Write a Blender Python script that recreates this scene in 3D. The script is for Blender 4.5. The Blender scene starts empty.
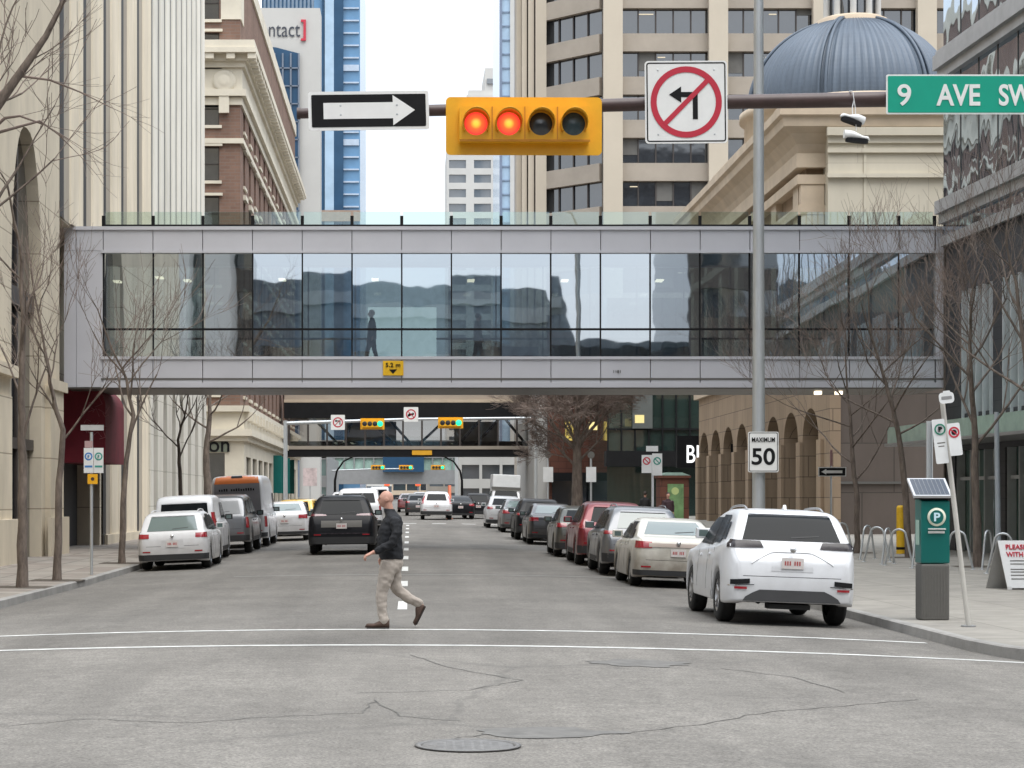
import bpy, bmesh, math, random
from mathutils import Vector, Matrix
from mathutils.bvhtree import BVHTree
R=math.radians
scene=bpy.context.scene
COL=scene.collection
F=2050.0      # focal length in pixels
# ---------------------------------------------------------------- camera
cd=bpy.data.cameras.new('camera'); cam=bpy.data.objects.new('camera',cd); COL.objects.link(cam)
cam.location=(0,0,1.7); cam.rotation_euler=(R(90),0,0)
cd.sensor_width=36; cd.lens=36*F/1024; cd.shift_x=102/1024; cd.shift_y=116/1024
cd.clip_start=0.1; cd.clip_end=6000
scene.camera=cam
# ---------------------------------------------------------------- world: overcast sky
w=bpy.data.worlds.new('World'); scene.world=w; w.use_nodes=True
nt=w.node_tree; bg=nt.nodes['Background']
sky=nt.nodes.new('ShaderNodeTexSky'); sky.sky_type='NISHITA'; sky.sun_disc=False
sky.sun_elevation=R(64); sky.sun_rotation=R(148)
sky.air_density=1.0; sky.dust_density=3.0
tc=nt.nodes.new('ShaderNodeTexCoord'); mp=nt.nodes.new('ShaderNodeMapping'); mp.inputs['Scale'].default_value=(1.2,1.2,3.5)
nz=nt.nodes.new('ShaderNodeTexNoise'); nz.inputs['Scale'].default_value=1.6; nz.inputs['Detail'].default_value=6; nz.inputs['Roughness'].default_value=.55
cr=nt.nodes.new('ShaderNodeValToRGB'); cr.color_ramp.elements[0].position=.3; cr.color_ramp.elements[0].color=(6.6,7.3,8.2,1)
cr.color_ramp.elements[1].position=.7; cr.color_ramp.elements[1].color=(9.6,9.9,10.2,1)
mx=nt.nodes.new('ShaderNodeMix'); mx.data_type='RGBA'; mx.inputs[0].default_value=.88
nt.links.new(tc.outputs['Generated'],mp.inputs[0]); nt.links.new(mp.outputs[0],nz.inputs['Vector']); nt.links.new(nz.outputs[0],cr.inputs[0])
spz=nt.nodes.new('ShaderNodeSeparateXYZ'); nt.links.new(tc.outputs['Generated'],spz.inputs[0])
mrz=nt.nodes.new('ShaderNodeMapRange'); mrz.inputs[1].default_value=0; mrz.inputs[2].default_value=1; mrz.inputs[3].default_value=.56; mrz.inputs[4].default_value=2.15
nt.links.new(spz.outputs[2],mrz.inputs[0]); vsc=nt.nodes.new('ShaderNodeVectorMath'); vsc.operation='SCALE'
nt.links.new(cr.outputs[0],vsc.inputs[0]); nt.links.new(mrz.outputs[0],vsc.inputs['Scale'])
nt.links.new(sky.outputs[0],mx.inputs[6]); nt.links.new(vsc.outputs[0],mx.inputs[7]); nt.links.new(mx.outputs[2],bg.inputs[0])
bg.inputs[1].default_value=.10
sd=bpy.data.lights.new('sun','SUN'); sd.energy=1.35; sd.angle=R(45); sd.color=(1,.96,.9)
sun=bpy.data.objects.new('sun',sd); COL.objects.link(sun); sun.location=(0,0,80)
# sun behind the camera and to the right, veiled by cloud
az=R(148); el=R(64)
sdir=Vector((math.sin(az)*math.cos(el),math.cos(az)*math.cos(el),math.sin(el)))
sun.rotation_euler=sdir.to_track_quat('Z','Y').to_euler()
scene.view_settings.view_transform='Standard'; scene.view_settings.look='None'
scene.view_settings.gamma=1; scene.view_settings.use_curve_mapping=False
scene.view_settings.exposure=0.84
scene.render.engine='CYCLES'
try:
    scene.cycles.max_bounces=6; scene.cycles.transparent_max_bounces=12; scene.cycles.caustics_reflective=False; scene.cycles.caustics_refractive=False
except Exception: pass

# ================================================================ helpers
def px(p,D): return (p-410)*D/F            # lateral position of picture column p at distance D
def pz(p,D): return 1.7-(p-500)*D/F        # height of picture row p at distance D
OFF={}
def tag(o,label=None,cat=None,group=None,kind=None):
    if label: o['label']=label
    if cat: o['category']=cat
    if group: o['group']=group
    if kind: o['kind']=kind
    return o
def thing(name,label,cat,loc=(0,0,0),group=None,rz=0,local=False):
    o=bpy.data.objects.new(name,None); COL.objects.link(o); o.location=loc; o.rotation_euler=(0,0,rz)
    o.empty_display_size=.2
    OFF[o.name]=Vector((0,0,0)) if local else Vector(loc)
    return tag(o,label,cat,group)
def mesh_obj(name,me,parent=None,loc=None):
    o=bpy.data.objects.new(name,me); COL.objects.link(o)
    if parent is not None:
        o.parent=parent; off=OFF.get(parent.name,Vector((0,0,0)))
    else:
        off=Vector(loc) if loc else Vector((0,0,0)); o.location=off
    if off.length>0: me.transform(Matrix.Translation(-off))
    OFF[o.name]=off
    return o
class MB:
    def __init__(s): s.v=[]; s.f=[]; s.mi=[]; s.sm=[]
    def add(s,vs,fs,m=0,smooth=False):
        b=len(s.v); s.v+= [tuple(v) for v in vs]
        for f in fs: s.f.append([b+i for i in f]); s.mi.append(m); s.sm.append(smooth)
        return s
    def box(s,x0,x1,y0,y1,z0,z1,m=0):
        if x0>x1:x0,x1=x1,x0
        if y0>y1:y0,y1=y1,y0
        if z0>z1:z0,z1=z1,z0
        return s.add([(x0,y0,z0),(x1,y0,z0),(x1,y1,z0),(x0,y1,z0),(x0,y0,z1),(x1,y0,z1),(x1,y1,z1),(x0,y1,z1)],
          [(0,3,2,1),(4,5,6,7),(0,1,5,4),(1,2,6,5),(2,3,7,6),(3,0,4,7)],m)
    def obox(s,c,ax,ay,az_,m=0):   # oriented box: centre, three half-axis vectors
        c=Vector(c);ax=Vector(ax);ay=Vector(ay);az_=Vector(az_)
        vs=[c+i*ax+j*ay+k*az_ for k in(-1,1) for j,i in((-1,-1),(-1,1),(1,1),(1,-1))]
        return s.add(vs,[(0,3,2,1),(4,5,6,7),(0,1,5,4),(1,2,6,5),(2,3,7,6),(3,0,4,7)],m)
    def quad(s,a,b,c,d,m=0): return s.add([a,b,c,d],[(0,1,2,3)],m)
    def tube(s,pts,rad,n=8,m=0,cap=True,smooth=True):
        pts=[Vector(p) for p in pts]
        if not hasattr(rad,'__len__'): rad=[rad]*len(pts)
        vs=[];k=len(pts)
        t0=(pts[1]-pts[0]).normalized()
        u=t0.orthogonal().normalized()
        for i,p in enumerate(pts):
            if i==0:t=t0
            elif i==k-1:t=(pts[-1]-pts[-2]).normalized()
            else:
                t=(pts[i+1]-pts[i-1]); t=t.normalized() if t.length>1e-9 else t0
            u=(u-t*u.dot(t)); u=u.normalized() if u.length>1e-6 else t.orthogonal().normalized()
            v=t.cross(u)
            for j in range(n):
                a=2*math.pi*j/n
                vs.append(p+(u*math.cos(a)+v*math.sin(a))*rad[i])
        fs=[]
        for i in range(k-1):
            for j in range(n): fs.append((i*n+j,i*n+(j+1)%n,(i+1)*n+(j+1)%n,(i+1)*n+j))
        s.add(vs,fs,m,smooth)
        if cap and n>3: s.add(vs[:n],[tuple(reversed(range(n)))],m); s.add(vs[-n:],[tuple(range(n))],m)
        return s
    def cyl(s,c,r,h,n=24,m=0,axis='Z',r2=None,smooth=True):
        c=Vector(c); d={'X':Vector((h,0,0)),'Y':Vector((0,h,0)),'Z':Vector((0,0,h))}[axis]
        return s.tube([c,c+d],[r,r if r2 is None else r2],n,m,True,smooth)
    def prism(s,poly,y0,y1,m=0,plane='XZ'):  # poly in 2D, extruded along the third axis
        n=len(poly)
        def P(a,b,t): return {'XZ':(a,t,b),'YZ':(t,a,b),'XY':(a,b,t)}[plane]
        vs=[P(a,b,y0) for a,b in poly]+[P(a,b,y1) for a,b in poly]
        fs=[tuple(range(n)),tuple(reversed(range(n,2*n)))]+[(i,i+n,(i+1)%n+n,(i+1)%n) for i in range(n)]
        return s.add(vs,fs,m)
    def lathe(s,c,prof,n=24,m=0,axis='Z',smooth=True,ang=2*math.pi):
        vs=[];c=Vector(c);k=len(prof)
        for r,h in prof:
            for j in range(n):
                a=ang*j/n
                x,y=r*math.cos(a),r*math.sin(a)
                vs.append(c+{'Z':Vector((x,y,h)),'Y':Vector((x,h,y)),'X':Vector((h,x,y))}[axis])
        fs=[(i*n+j,i*n+(j+1)%n,(i+1)*n+(j+1)%n,(i+1)*n+j) for i in range(k-1) for j in range(n)]
        return s.add(vs,fs,m,smooth)
    def mesh(s,name,mats):
        me=bpy.data.meshes.new(name); me.from_pydata(s.v,[],s.f)
        if not isinstance(mats,(list,tuple)): mats=[mats]
        for m in mats: me.materials.append(m)
        me.polygons.foreach_set('material_index',s.mi); me.polygons.foreach_set('use_smooth',s.sm)
        me.update(); return me
    def build(s,name,mats,parent=None,loc=None,fix=False):
        me=s.mesh(name,mats)
        if fix:
            b=bmesh.new(); b.from_mesh(me); bmesh.ops.recalc_face_normals(b,faces=b.faces); b.to_mesh(me); b.free()
        return mesh_obj(name,me,parent,loc)
def bevel(o,wd=.01,seg=2):
    b=bmesh.new(); b.from_mesh(o.data)
    bmesh.ops.remove_doubles(b,verts=b.verts,dist=1e-5)
    ed=[e for e in b.edges if len(e.link_faces)==2 and e.calc_face_angle(0)>.5]
    bmesh.ops.bevel(b,geom=ed,offset=wd,segments=seg,profile=.6,affect='EDGES',clamp_overlap=True)
    b.to_mesh(o.data); b.free(); return o
def rrect(cx,cz,wd,h,r,n=5):
    pts=[]
    for (sx,sz,a0) in ((1,1,0),(-1,1,90),(-1,-1,180),(1,-1,270)):
        for i in range(n+1):
            a=R(a0+90*i/n); pts.append((cx+sx*(wd/2-r)+r*math.cos(a),cz+sz*(h/2-r)+r*math.sin(a)))
    return pts
def dup(root,loc=None,label=None,group=None,rz=None):
    def cp(o,par):
        c=o.copy(); COL.objects.link(c); OFF[c.name]=OFF.get(o.name,Vector((0,0,0)))
        if par is not None: c.parent=par
        for ch in list(o.children): cp(ch,c)
        return c
    r=cp(root,None)
    if loc: r.location=loc
    if rz is not None: r.rotation_euler=(0,0,rz)
    if label: r['label']=label
    if group: r['group']=group
    return r
TMP=bpy.data.scenes.new('scratch')
def evaluated(o):
    TMP.collection.objects.link(o); vl=TMP.view_layers[0]; vl.update(); return bpy.data.meshes.new_from_object(o.evaluated_get(vl.depsgraph))
def text_mesh(txt,size,font_bold=0.0,ext=0.002,sx=1.0,space=1.0):
    cu=bpy.data.curves.new('lettering','FONT'); cu.body=txt; cu.size=size; cu.extrude=ext; cu.align_x='CENTER'; cu.align_y='CENTER'
    cu.offset=font_bold; cu.space_character=space
    o=bpy.data.objects.new('tmp',cu); me=evaluated(o)
    bpy.data.objects.remove(o); bpy.data.curves.remove(cu)
    xs=[v.co.x for v in me.vertices]; ys=[v.co.y for v in me.vertices]
    if xs: me.transform(Matrix.Translation((-(min(xs)+max(xs))/2,-(min(ys)+max(ys))/2,0)))
    me.transform(Matrix.Diagonal((sx,1,1,1)))
    me.transform(Matrix.Rotation(R(90),4,'X'))     # upright, facing -Y
    return me
def text(name,txt,loc,width=None,height=None,mat=None,parent=None,bold=0.0,rz=0,ext=.002,rx=0,space=1.0):
    me=text_mesh(txt,1.0,bold,ext/ (height or 1),space=space)
    xs=[v.co.x for v in me.vertices]; zs=[v.co.z for v in me.vertices]
    W=max(xs)-min(xs);H=max(zs)-min(zs)
    kz=(height/H) if height else width/W; kx=(width/W) if width else kz
    me.transform(Matrix.Diagonal((kx,1,kz,1)))
    me.transform(Matrix.Translation(loc)@Matrix.Rotation(rz,4,'Z')@Matrix.Rotation(rx,4,'X'))
    me.materials.append(mat)
    return mesh_obj(name,me,parent)

# ================================================================ materials
def mat(name,col,rough=.7,metal=0,var=.12,vs=1.5,bump=0.0,bs=12.0,spec=.5,emit=None,es=0,coat=0,stretch=None,dirt=0):
    m=bpy.data.materials.new(name); m.use_nodes=True; n=m.node_tree; p=n.nodes['Principled BSDF']
    p.inputs['Roughness'].default_value=rough; p.inputs['Metallic'].default_value=metal
    p.inputs['Specular IOR Level'].default_value=spec; p.inputs['Coat Weight'].default_value=coat
    p.inputs['Coat Roughness'].default_value=.06
    t=n.nodes.new('ShaderNodeTexCoord'); mp=n.nodes.new('ShaderNodeMapping'); n.links.new(t.outputs['Object'],mp.inputs[0])
    if stretch: mp.inputs['Scale'].default_value=stretch
    nz=n.nodes.new('ShaderNodeTexNoise'); nz.inputs['Scale'].default_value=vs; nz.inputs['Detail'].default_value=8; nz.inputs['Roughness'].default_value=.62
    n.links.new(mp.outputs[0],nz.inputs['Vector'])
    r=n.nodes.new('ShaderNodeValToRGB'); c=Vector(col[:3])
    r.color_ramp.elements[0].position=.3; r.color_ramp.elements[0].color=(*(c*(1-var)),1)
    r.color_ramp.elements[1].position=.7; r.color_ramp.elements[1].color=(*[min(1,q) for q in c*(1+var)],1)
    n.links.new(nz.outputs[0],r.inputs[0]); n.links.new(r.outputs[0],p.inputs['Base Color'])
    if bump:
        b=n.nodes.new('ShaderNodeBump'); b.inputs['Strength'].default_value=bump; b.inputs['Distance'].default_value=.02
        z2=n.nodes.new('ShaderNodeTexNoise'); z2.inputs['Scale'].default_value=bs; z2.inputs['Detail'].default_value=5
        n.links.new(mp.outputs[0],z2.inputs['Vector']); n.links.new(z2.outputs[0],b.inputs['Height']); n.links.new(b.outputs[0],p.inputs['Normal'])
    if emit:
        p.inputs['Emission Color'].default_value=(*emit,1); p.inputs['Emission Strength'].default_value=es
    return m
def block(name,c1,c2,mortar,bw,bh,ms=.015,rough=.85,bump=.4,stain=.25,offset=.5,ssc=.5):
    m=bpy.data.materials.new(name); m.use_nodes=True; n=m.node_tree; p=n.nodes['Principled BSDF']; L=n.links.new
    p.inputs['Roughness'].default_value=rough; p.inputs['Specular IOR Level'].default_value=.25
    t=n.nodes.new('ShaderNodeTexCoord'); sp=n.nodes.new('ShaderNodeSeparateXYZ'); L(t.outputs['Object'],sp.inputs[0])
    ad=n.nodes.new('ShaderNodeMath'); L(sp.outputs[0],ad.inputs[0]); L(sp.outputs[1],ad.inputs[1])
    cb=n.nodes.new('ShaderNodeCombineXYZ'); L(ad.outputs[0],cb.inputs[0]); L(sp.outputs[2],cb.inputs[1])
    br=n.nodes.new('ShaderNodeTexBrick'); L(cb.outputs[0],br.inputs['Vector']); br.offset=offset
    br.inputs['Scale'].default_value=1; br.inputs['Brick Width'].default_value=bw; br.inputs['Row Height'].default_value=bh
    br.inputs['Mortar Size'].default_value=ms; br.inputs['Color1'].default_value=(*c1,1); br.inputs['Color2'].default_value=(*c2,1); br.inputs['Mortar'].default_value=(*mortar,1)
    nz=n.nodes.new('ShaderNodeTexNoise'); nz.inputs['Scale'].default_value=ssc; nz.inputs['Detail'].default_value=9; nz.inputs['Roughness'].default_value=.65
    mp=n.nodes.new('ShaderNodeMapping'); mp.inputs['Scale'].default_value=(1,1,.35); L(t.outputs['Object'],mp.inputs[0]); L(mp.outputs[0],nz.inputs['Vector'])
    rr=n.nodes.new('ShaderNodeMapRange'); rr.inputs[1].default_value=.3; rr.inputs[2].default_value=.7; rr.inputs[3].default_value=1-stain; rr.inputs[4].default_value=1+stain*.35
    L(nz.outputs[0],rr.inputs[0])
    mu=n.nodes.new('ShaderNodeVectorMath'); mu.operation='SCALE'; L(br.outputs[0],mu.inputs[0]); L(rr.outputs[0],mu.inputs['Scale']); L(mu.outputs[0],p.inputs['Base Color'])
    b=n.nodes.new('ShaderNodeBump'); b.inputs['Strength'].default_value=bump; b.inputs['Distance'].default_value=.02; b.invert=True
    L(br.outputs['Fac'],b.inputs['Height']); L(b.outputs[0],p.inputs['Normal'])
    return m
def glassy(name,tint=(.02,.025,.03),rough=.03,wave=0.0,ws=.4,metal=.0,spec=.9,stretch=(1,1,1),ior=1.9):
    m=bpy.data.materials.new(name); m.use_nodes=True; n=m.node_tree; p=n.nodes['Principled BSDF']; L=n.links.new
    p.inputs['Base Color'].default_value=(*tint,1); p.inputs['Roughness'].default_value=rough; p.inputs['Metallic'].default_value=metal
    p.inputs['Specular IOR Level'].default_value=spec; p.inputs['IOR'].default_value=ior
    t=n.nodes.new('ShaderNodeTexCoord'); mp=n.nodes.new('ShaderNodeMapping'); mp.inputs['Scale'].default_value=stretch; L(t.outputs['Object'],mp.inputs[0])
    nz=n.nodes.new('ShaderNodeTexNoise'); nz.inputs['Scale'].default_value=ws; nz.inputs['Detail'].default_value=2; L(mp.outputs[0],nz.inputs['Vector'])
    b=n.nodes.new('ShaderNodeBump'); b.inputs['Strength'].default_value=wave; b.inputs['Distance'].default_value=.1
    L(nz.outputs[0],b.inputs['Height'])
    if wave>0: L(b.outputs[0],p.inputs['Normal'])
    cr=n.nodes.new('ShaderNodeValToRGB'); c=Vector(tint); cr.color_ramp.elements[0].color=(*(c*.8),1); cr.color_ramp.elements[1].color=(*(c*1.2),1)
    z2=n.nodes.new('ShaderNodeTexNoise'); z2.inputs['Scale'].default_value=.7; L(t.outputs['Object'],z2.inputs['Vector']); L(z2.outputs[0],cr.inputs[0]); L(cr.outputs[0],p.inputs['Base Color'])
    return m
def seethru(name,refl=.5,tint=(.6,.7,.7),wave=.05,ws=.5,rcol=(.8,.88,.95)):
    m=bpy.data.materials.new(name); m.use_nodes=True; n=m.node_tree; L=n.links.new
    for q in list(n.nodes):
        if q.type=='BSDF_PRINCIPLED': n.nodes.remove(q)
    out=[q for q in n.nodes if q.type=='OUTPUT_MATERIAL'][0]
    g=n.nodes.new('ShaderNodeBsdfGlossy'); g.inputs['Roughness'].default_value=.015; g.inputs['Color'].default_value=(*rcol,1)
    tr=n.nodes.new('ShaderNodeBsdfTransparent'); tr.inputs[0].default_value=(*tint,1)
    mx=n.nodes.new('ShaderNodeMixShader'); lw=n.nodes.new('ShaderNodeLayerWeight'); lw.inputs[0].default_value=.25
    mr=n.nodes.new('ShaderNodeMapRange'); mr.inputs[3].default_value=refl; mr.inputs[4].default_value=1
    L(lw.outputs['Fresnel'],mr.inputs[0]); L(mr.outputs[0],mx.inputs[0]); L(tr.outputs[0],mx.inputs[1]); L(g.outputs[0],mx.inputs[2]); L(mx.outputs[0],out.inputs[0])
    t=n.nodes.new('ShaderNodeTexCoord'); nz=n.nodes.new('ShaderNodeTexNoise'); nz.inputs['Scale'].default_value=ws; nz.inputs['Detail'].default_value=2; L(t.outputs['Object'],nz.inputs['Vector'])
    b=n.nodes.new('ShaderNodeBump'); b.inputs['Strength'].default_value=wave; b.inputs['Distance'].default_value=.1; L(nz.outputs[0],b.inputs['Height']); L(b.outputs[0],g.inputs['Normal'])
    return m

M={}
M['conc']=mat('sidewalk concrete',(.34,.325,.30),.9,var=.16,vs=.8,bump=.25,bs=30)
M['kerb']=mat('kerb concrete',(.27,.26,.245),.9,var=.25,vs=1.2,bump=.3,bs=25)
M['white_line']=mat('worn white road paint',(.56,.56,.54),.8,var=.28,vs=5,bump=.1)
M['gold']=mat('cream limestone',(.56,.50,.40),.85)
M['stone']=block('cream limestone blocks',(.68,.60,.47),(.68,.60,.47),(.38,.32,.24),400,1.45,.018,stain=.28)
M['stone_r']=block('limestone with recess shade',(.40,.355,.285),(.40,.355,.285),(.26,.23,.18),400,1.45,.018,stain=.3)  # darker copy of the cream limestone, recess shade put into its colour
M['stone_w']=block('pale limestone',(.66,.63,.56),(.66,.63,.56),(.42,.4,.34),400,1.45,.015,stain=.2)
M['stone_wr']=block('grey limestone with recess shade',(.42,.41,.37),(.42,.41,.37),(.3,.29,.26),400,1.45,.015,stain=.25)  # darker copy of the pale limestone, shade of recesses in the colour
M['brick']=block('red brown brick',(.23,.14,.105),(.19,.115,.088),(.2,.155,.13),.6,.2,.02,stain=.25)
M['terra']=mat('cream terracotta',(.62,.57,.47),.8,var=.1,vs=.6,bump=.3,bs=3)
M['sandst']=block('tan sandstone',(.35,.262,.18),(.31,.23,.16),(.17,.125,.09),1.5,.9,.02,stain=.22)
M['sand_trim']=mat('pale sandstone trim',(.53,.43,.32),.85,var=.14,vs=.7)
M['cream_panel']=block('cream stone panel',(.60,.55,.45),(.57,.52,.42),(.42,.37,.3),6,3.2,.01,stain=.12)
M['darkstone']=block('dark brown stone panels',(.135,.11,.095),(.12,.098,.085),(.07,.06,.05),2.6,2.0,.02,rough=.5,stain=.2)
M['bronze']=mat('dark brown metal',(.06,.05,.045),.5,metal=.3)
M['dark']=mat('dark recess',(.02,.02,.022),.6,var=.2)
M['win']=glassy('dark window glass',(.02,.024,.03),.04,wave=.06,ws=.5)
M['winlight']=glassy('grey window glass',(.10,.11,.12),.08,wave=.05,ws=.5)
M['bluewin']=glassy('blue curtain glass',(.03,.075,.14),.12,wave=.05,ws=.2,ior=1.4,spec=.3)
M['sky_glass']=glassy('pale blue glass',(.13,.26,.42),.15,wave=.04,ws=.2,ior=1.45,spec=.4)
M['sky_glass2']=glassy('light blue glass',(.34,.47,.60),.15,wave=.03,ws=.2,ior=1.5)
M['wavy']=glassy('dark mirror glass with ripples',(.40,.49,.58),.02,wave=.40,ws=.45,metal=.9,stretch=(1,1,.8))
M['beige']=mat('beige tower stone',(.49,.43,.345),.85,var=.06,vs=.2)
M['beige_d']=mat('taupe spandrel stone',(.33,.285,.235),.85,var=.12,vs=.3)
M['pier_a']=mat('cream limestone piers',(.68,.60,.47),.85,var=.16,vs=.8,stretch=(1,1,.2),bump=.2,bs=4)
M['pier_b']=mat('tan limestone with flute shade',(.36,.315,.25),.9,var=.22,vs=.8,stretch=(1,1,.2))  # shade between the flutes put into a darker stone colour
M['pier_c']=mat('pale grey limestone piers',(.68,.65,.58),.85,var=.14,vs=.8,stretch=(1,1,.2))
M['pier_d']=mat('grey limestone with flute shade',(.37,.36,.33),.9,var=.2,vs=.8,stretch=(1,1,.2))  # same stone as the grey piers, with flute shade coloured in
M['offwhite']=mat('off white concrete',(.50,.49,.465),.85,var=.06,vs=.2)
M['metal_w']=mat('silver white metal cladding',(.60,.60,.64),.38,metal=.25,var=.05,vs=.5,bump=.03,bs=1.5)
M['metal_g']=mat('grey metal',(.30,.30,.30),.45,metal=.4,var=.08)
M['galv']=mat('galvanised steel pole',(.50,.52,.53),.42,metal=.55,var=.12,vs=8,stretch=(1,1,.15))
M['maroon']=mat('dark maroon painted steel',(.065,.038,.035),.45,var=.25,vs=5)
M['black']=mat('black paint',(.010,.010,.011),.7,var=.2,spec=.2)
M['blackrub']=mat('black rubber',(.014,.014,.014),.85,var=.25,vs=9)
M['white']=mat('white reflective sheeting',(.80,.80,.78),.5,var=.05,vs=4)
M['white_s']=mat('white sign face',(.72,.73,.73),.45,var=.06,vs=3)
M['yellow']=mat('traffic yellow paint',(.82,.41,.012),.42,var=.07,vs=6)
M['yellow_b']=mat('yellow bollard paint',(.75,.45,.02),.5,var=.12,vs=6)
M['red_sign']=mat('sign red',(.50,.025,.05),.45,var=.06)
M['green_sign']=mat('street sign green',(.0,.33,.22),.45,var=.06,vs=2)
M['teal']=mat('teal enamel',(.0,.115,.10),.35,var=.08)
M['meter_grey']=mat('dark grey enamel with fine ribs',(.12,.115,.105),.6,var=.2,vs=30,stretch=(8,8,.4))
M['green_gl']=seethru('clear green glass',.10,(.88,.95,.91),.01)
M['green_can']=mat('pale green frosted glass',(.32,.46,.40),.25,var=.15,vs=2)
M['teal_gl']=glassy('teal storefront glass',(.13,.22,.20),.08,wave=.05)
M['bark']=mat('grey brown bark',(.15,.12,.10),.95,var=.5,vs=9,bump=.8,bs=30,stretch=(1,1,.3))
M['twig']=mat('reddish brown twigs',(.22,.17,.145),.9,var=.25,vs=2)
M['twig_g']=mat('grey twigs',(.16,.13,.11),.9,var=.25,vs=2)
M['lead']=mat('blue grey metal roofing',(.075,.098,.13),.5,metal=.1,var=.14,vs=1.2,stretch=(1,1,.3))
M['rim']=mat('alloy wheel silver',(.42,.42,.43),.3,metal=.85)
M['rim_d']=mat('dark wheel rim',(.07,.07,.075),.35,metal=.6)
M['carglass']=glassy('tinted car glass',(.008,.010,.012),.03,ior=1.4,spec=.16)
M['carglass_side']=glassy('dark side window glass',(.012,.014,.017),.18,ior=1.2,spec=.06)
M['carglass_l']=glassy('pale reflecting car glass',(.12,.16,.155),.05,ior=1.5)
M['plastic']=mat('black car plastic',(.02,.02,.021),.6,var=.15)
M['tail']=mat('red tail lamp lens',(.30,.012,.02),.18,var=.1,coat=.8)
M['tail_d']=mat('smoked tail lamp lens',(.03,.026,.03),.2,var=.5,vs=14,coat=.15,spec=.25)
M['chrome']=mat('chrome',(.6,.6,.6),.15,metal=1)
M['plate']=mat('pale licence plate',(.62,.58,.56),.5,var=.1,vs=20)
M['plate_r']=mat('faded red plate characters',(.42,.08,.08),.6)
M['skin']=mat('skin',(.50,.27,.20),.55,var=.1,vs=8)
M['red_awn']=mat('dark red awning fabric',(.17,.012,.022),.8,var=.25,vs=1.2)
M['redbrick2']=block('orange red brick panels',(.17,.07,.05),(.14,.06,.042),(.09,.045,.035),1.2,.5,.02,stain=.2)
M['inside']=mat('dim interior plaster',(.16,.17,.17),.9)
M['inside_l']=mat('pale interior panel',(.5,.55,.52),.8)
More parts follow.
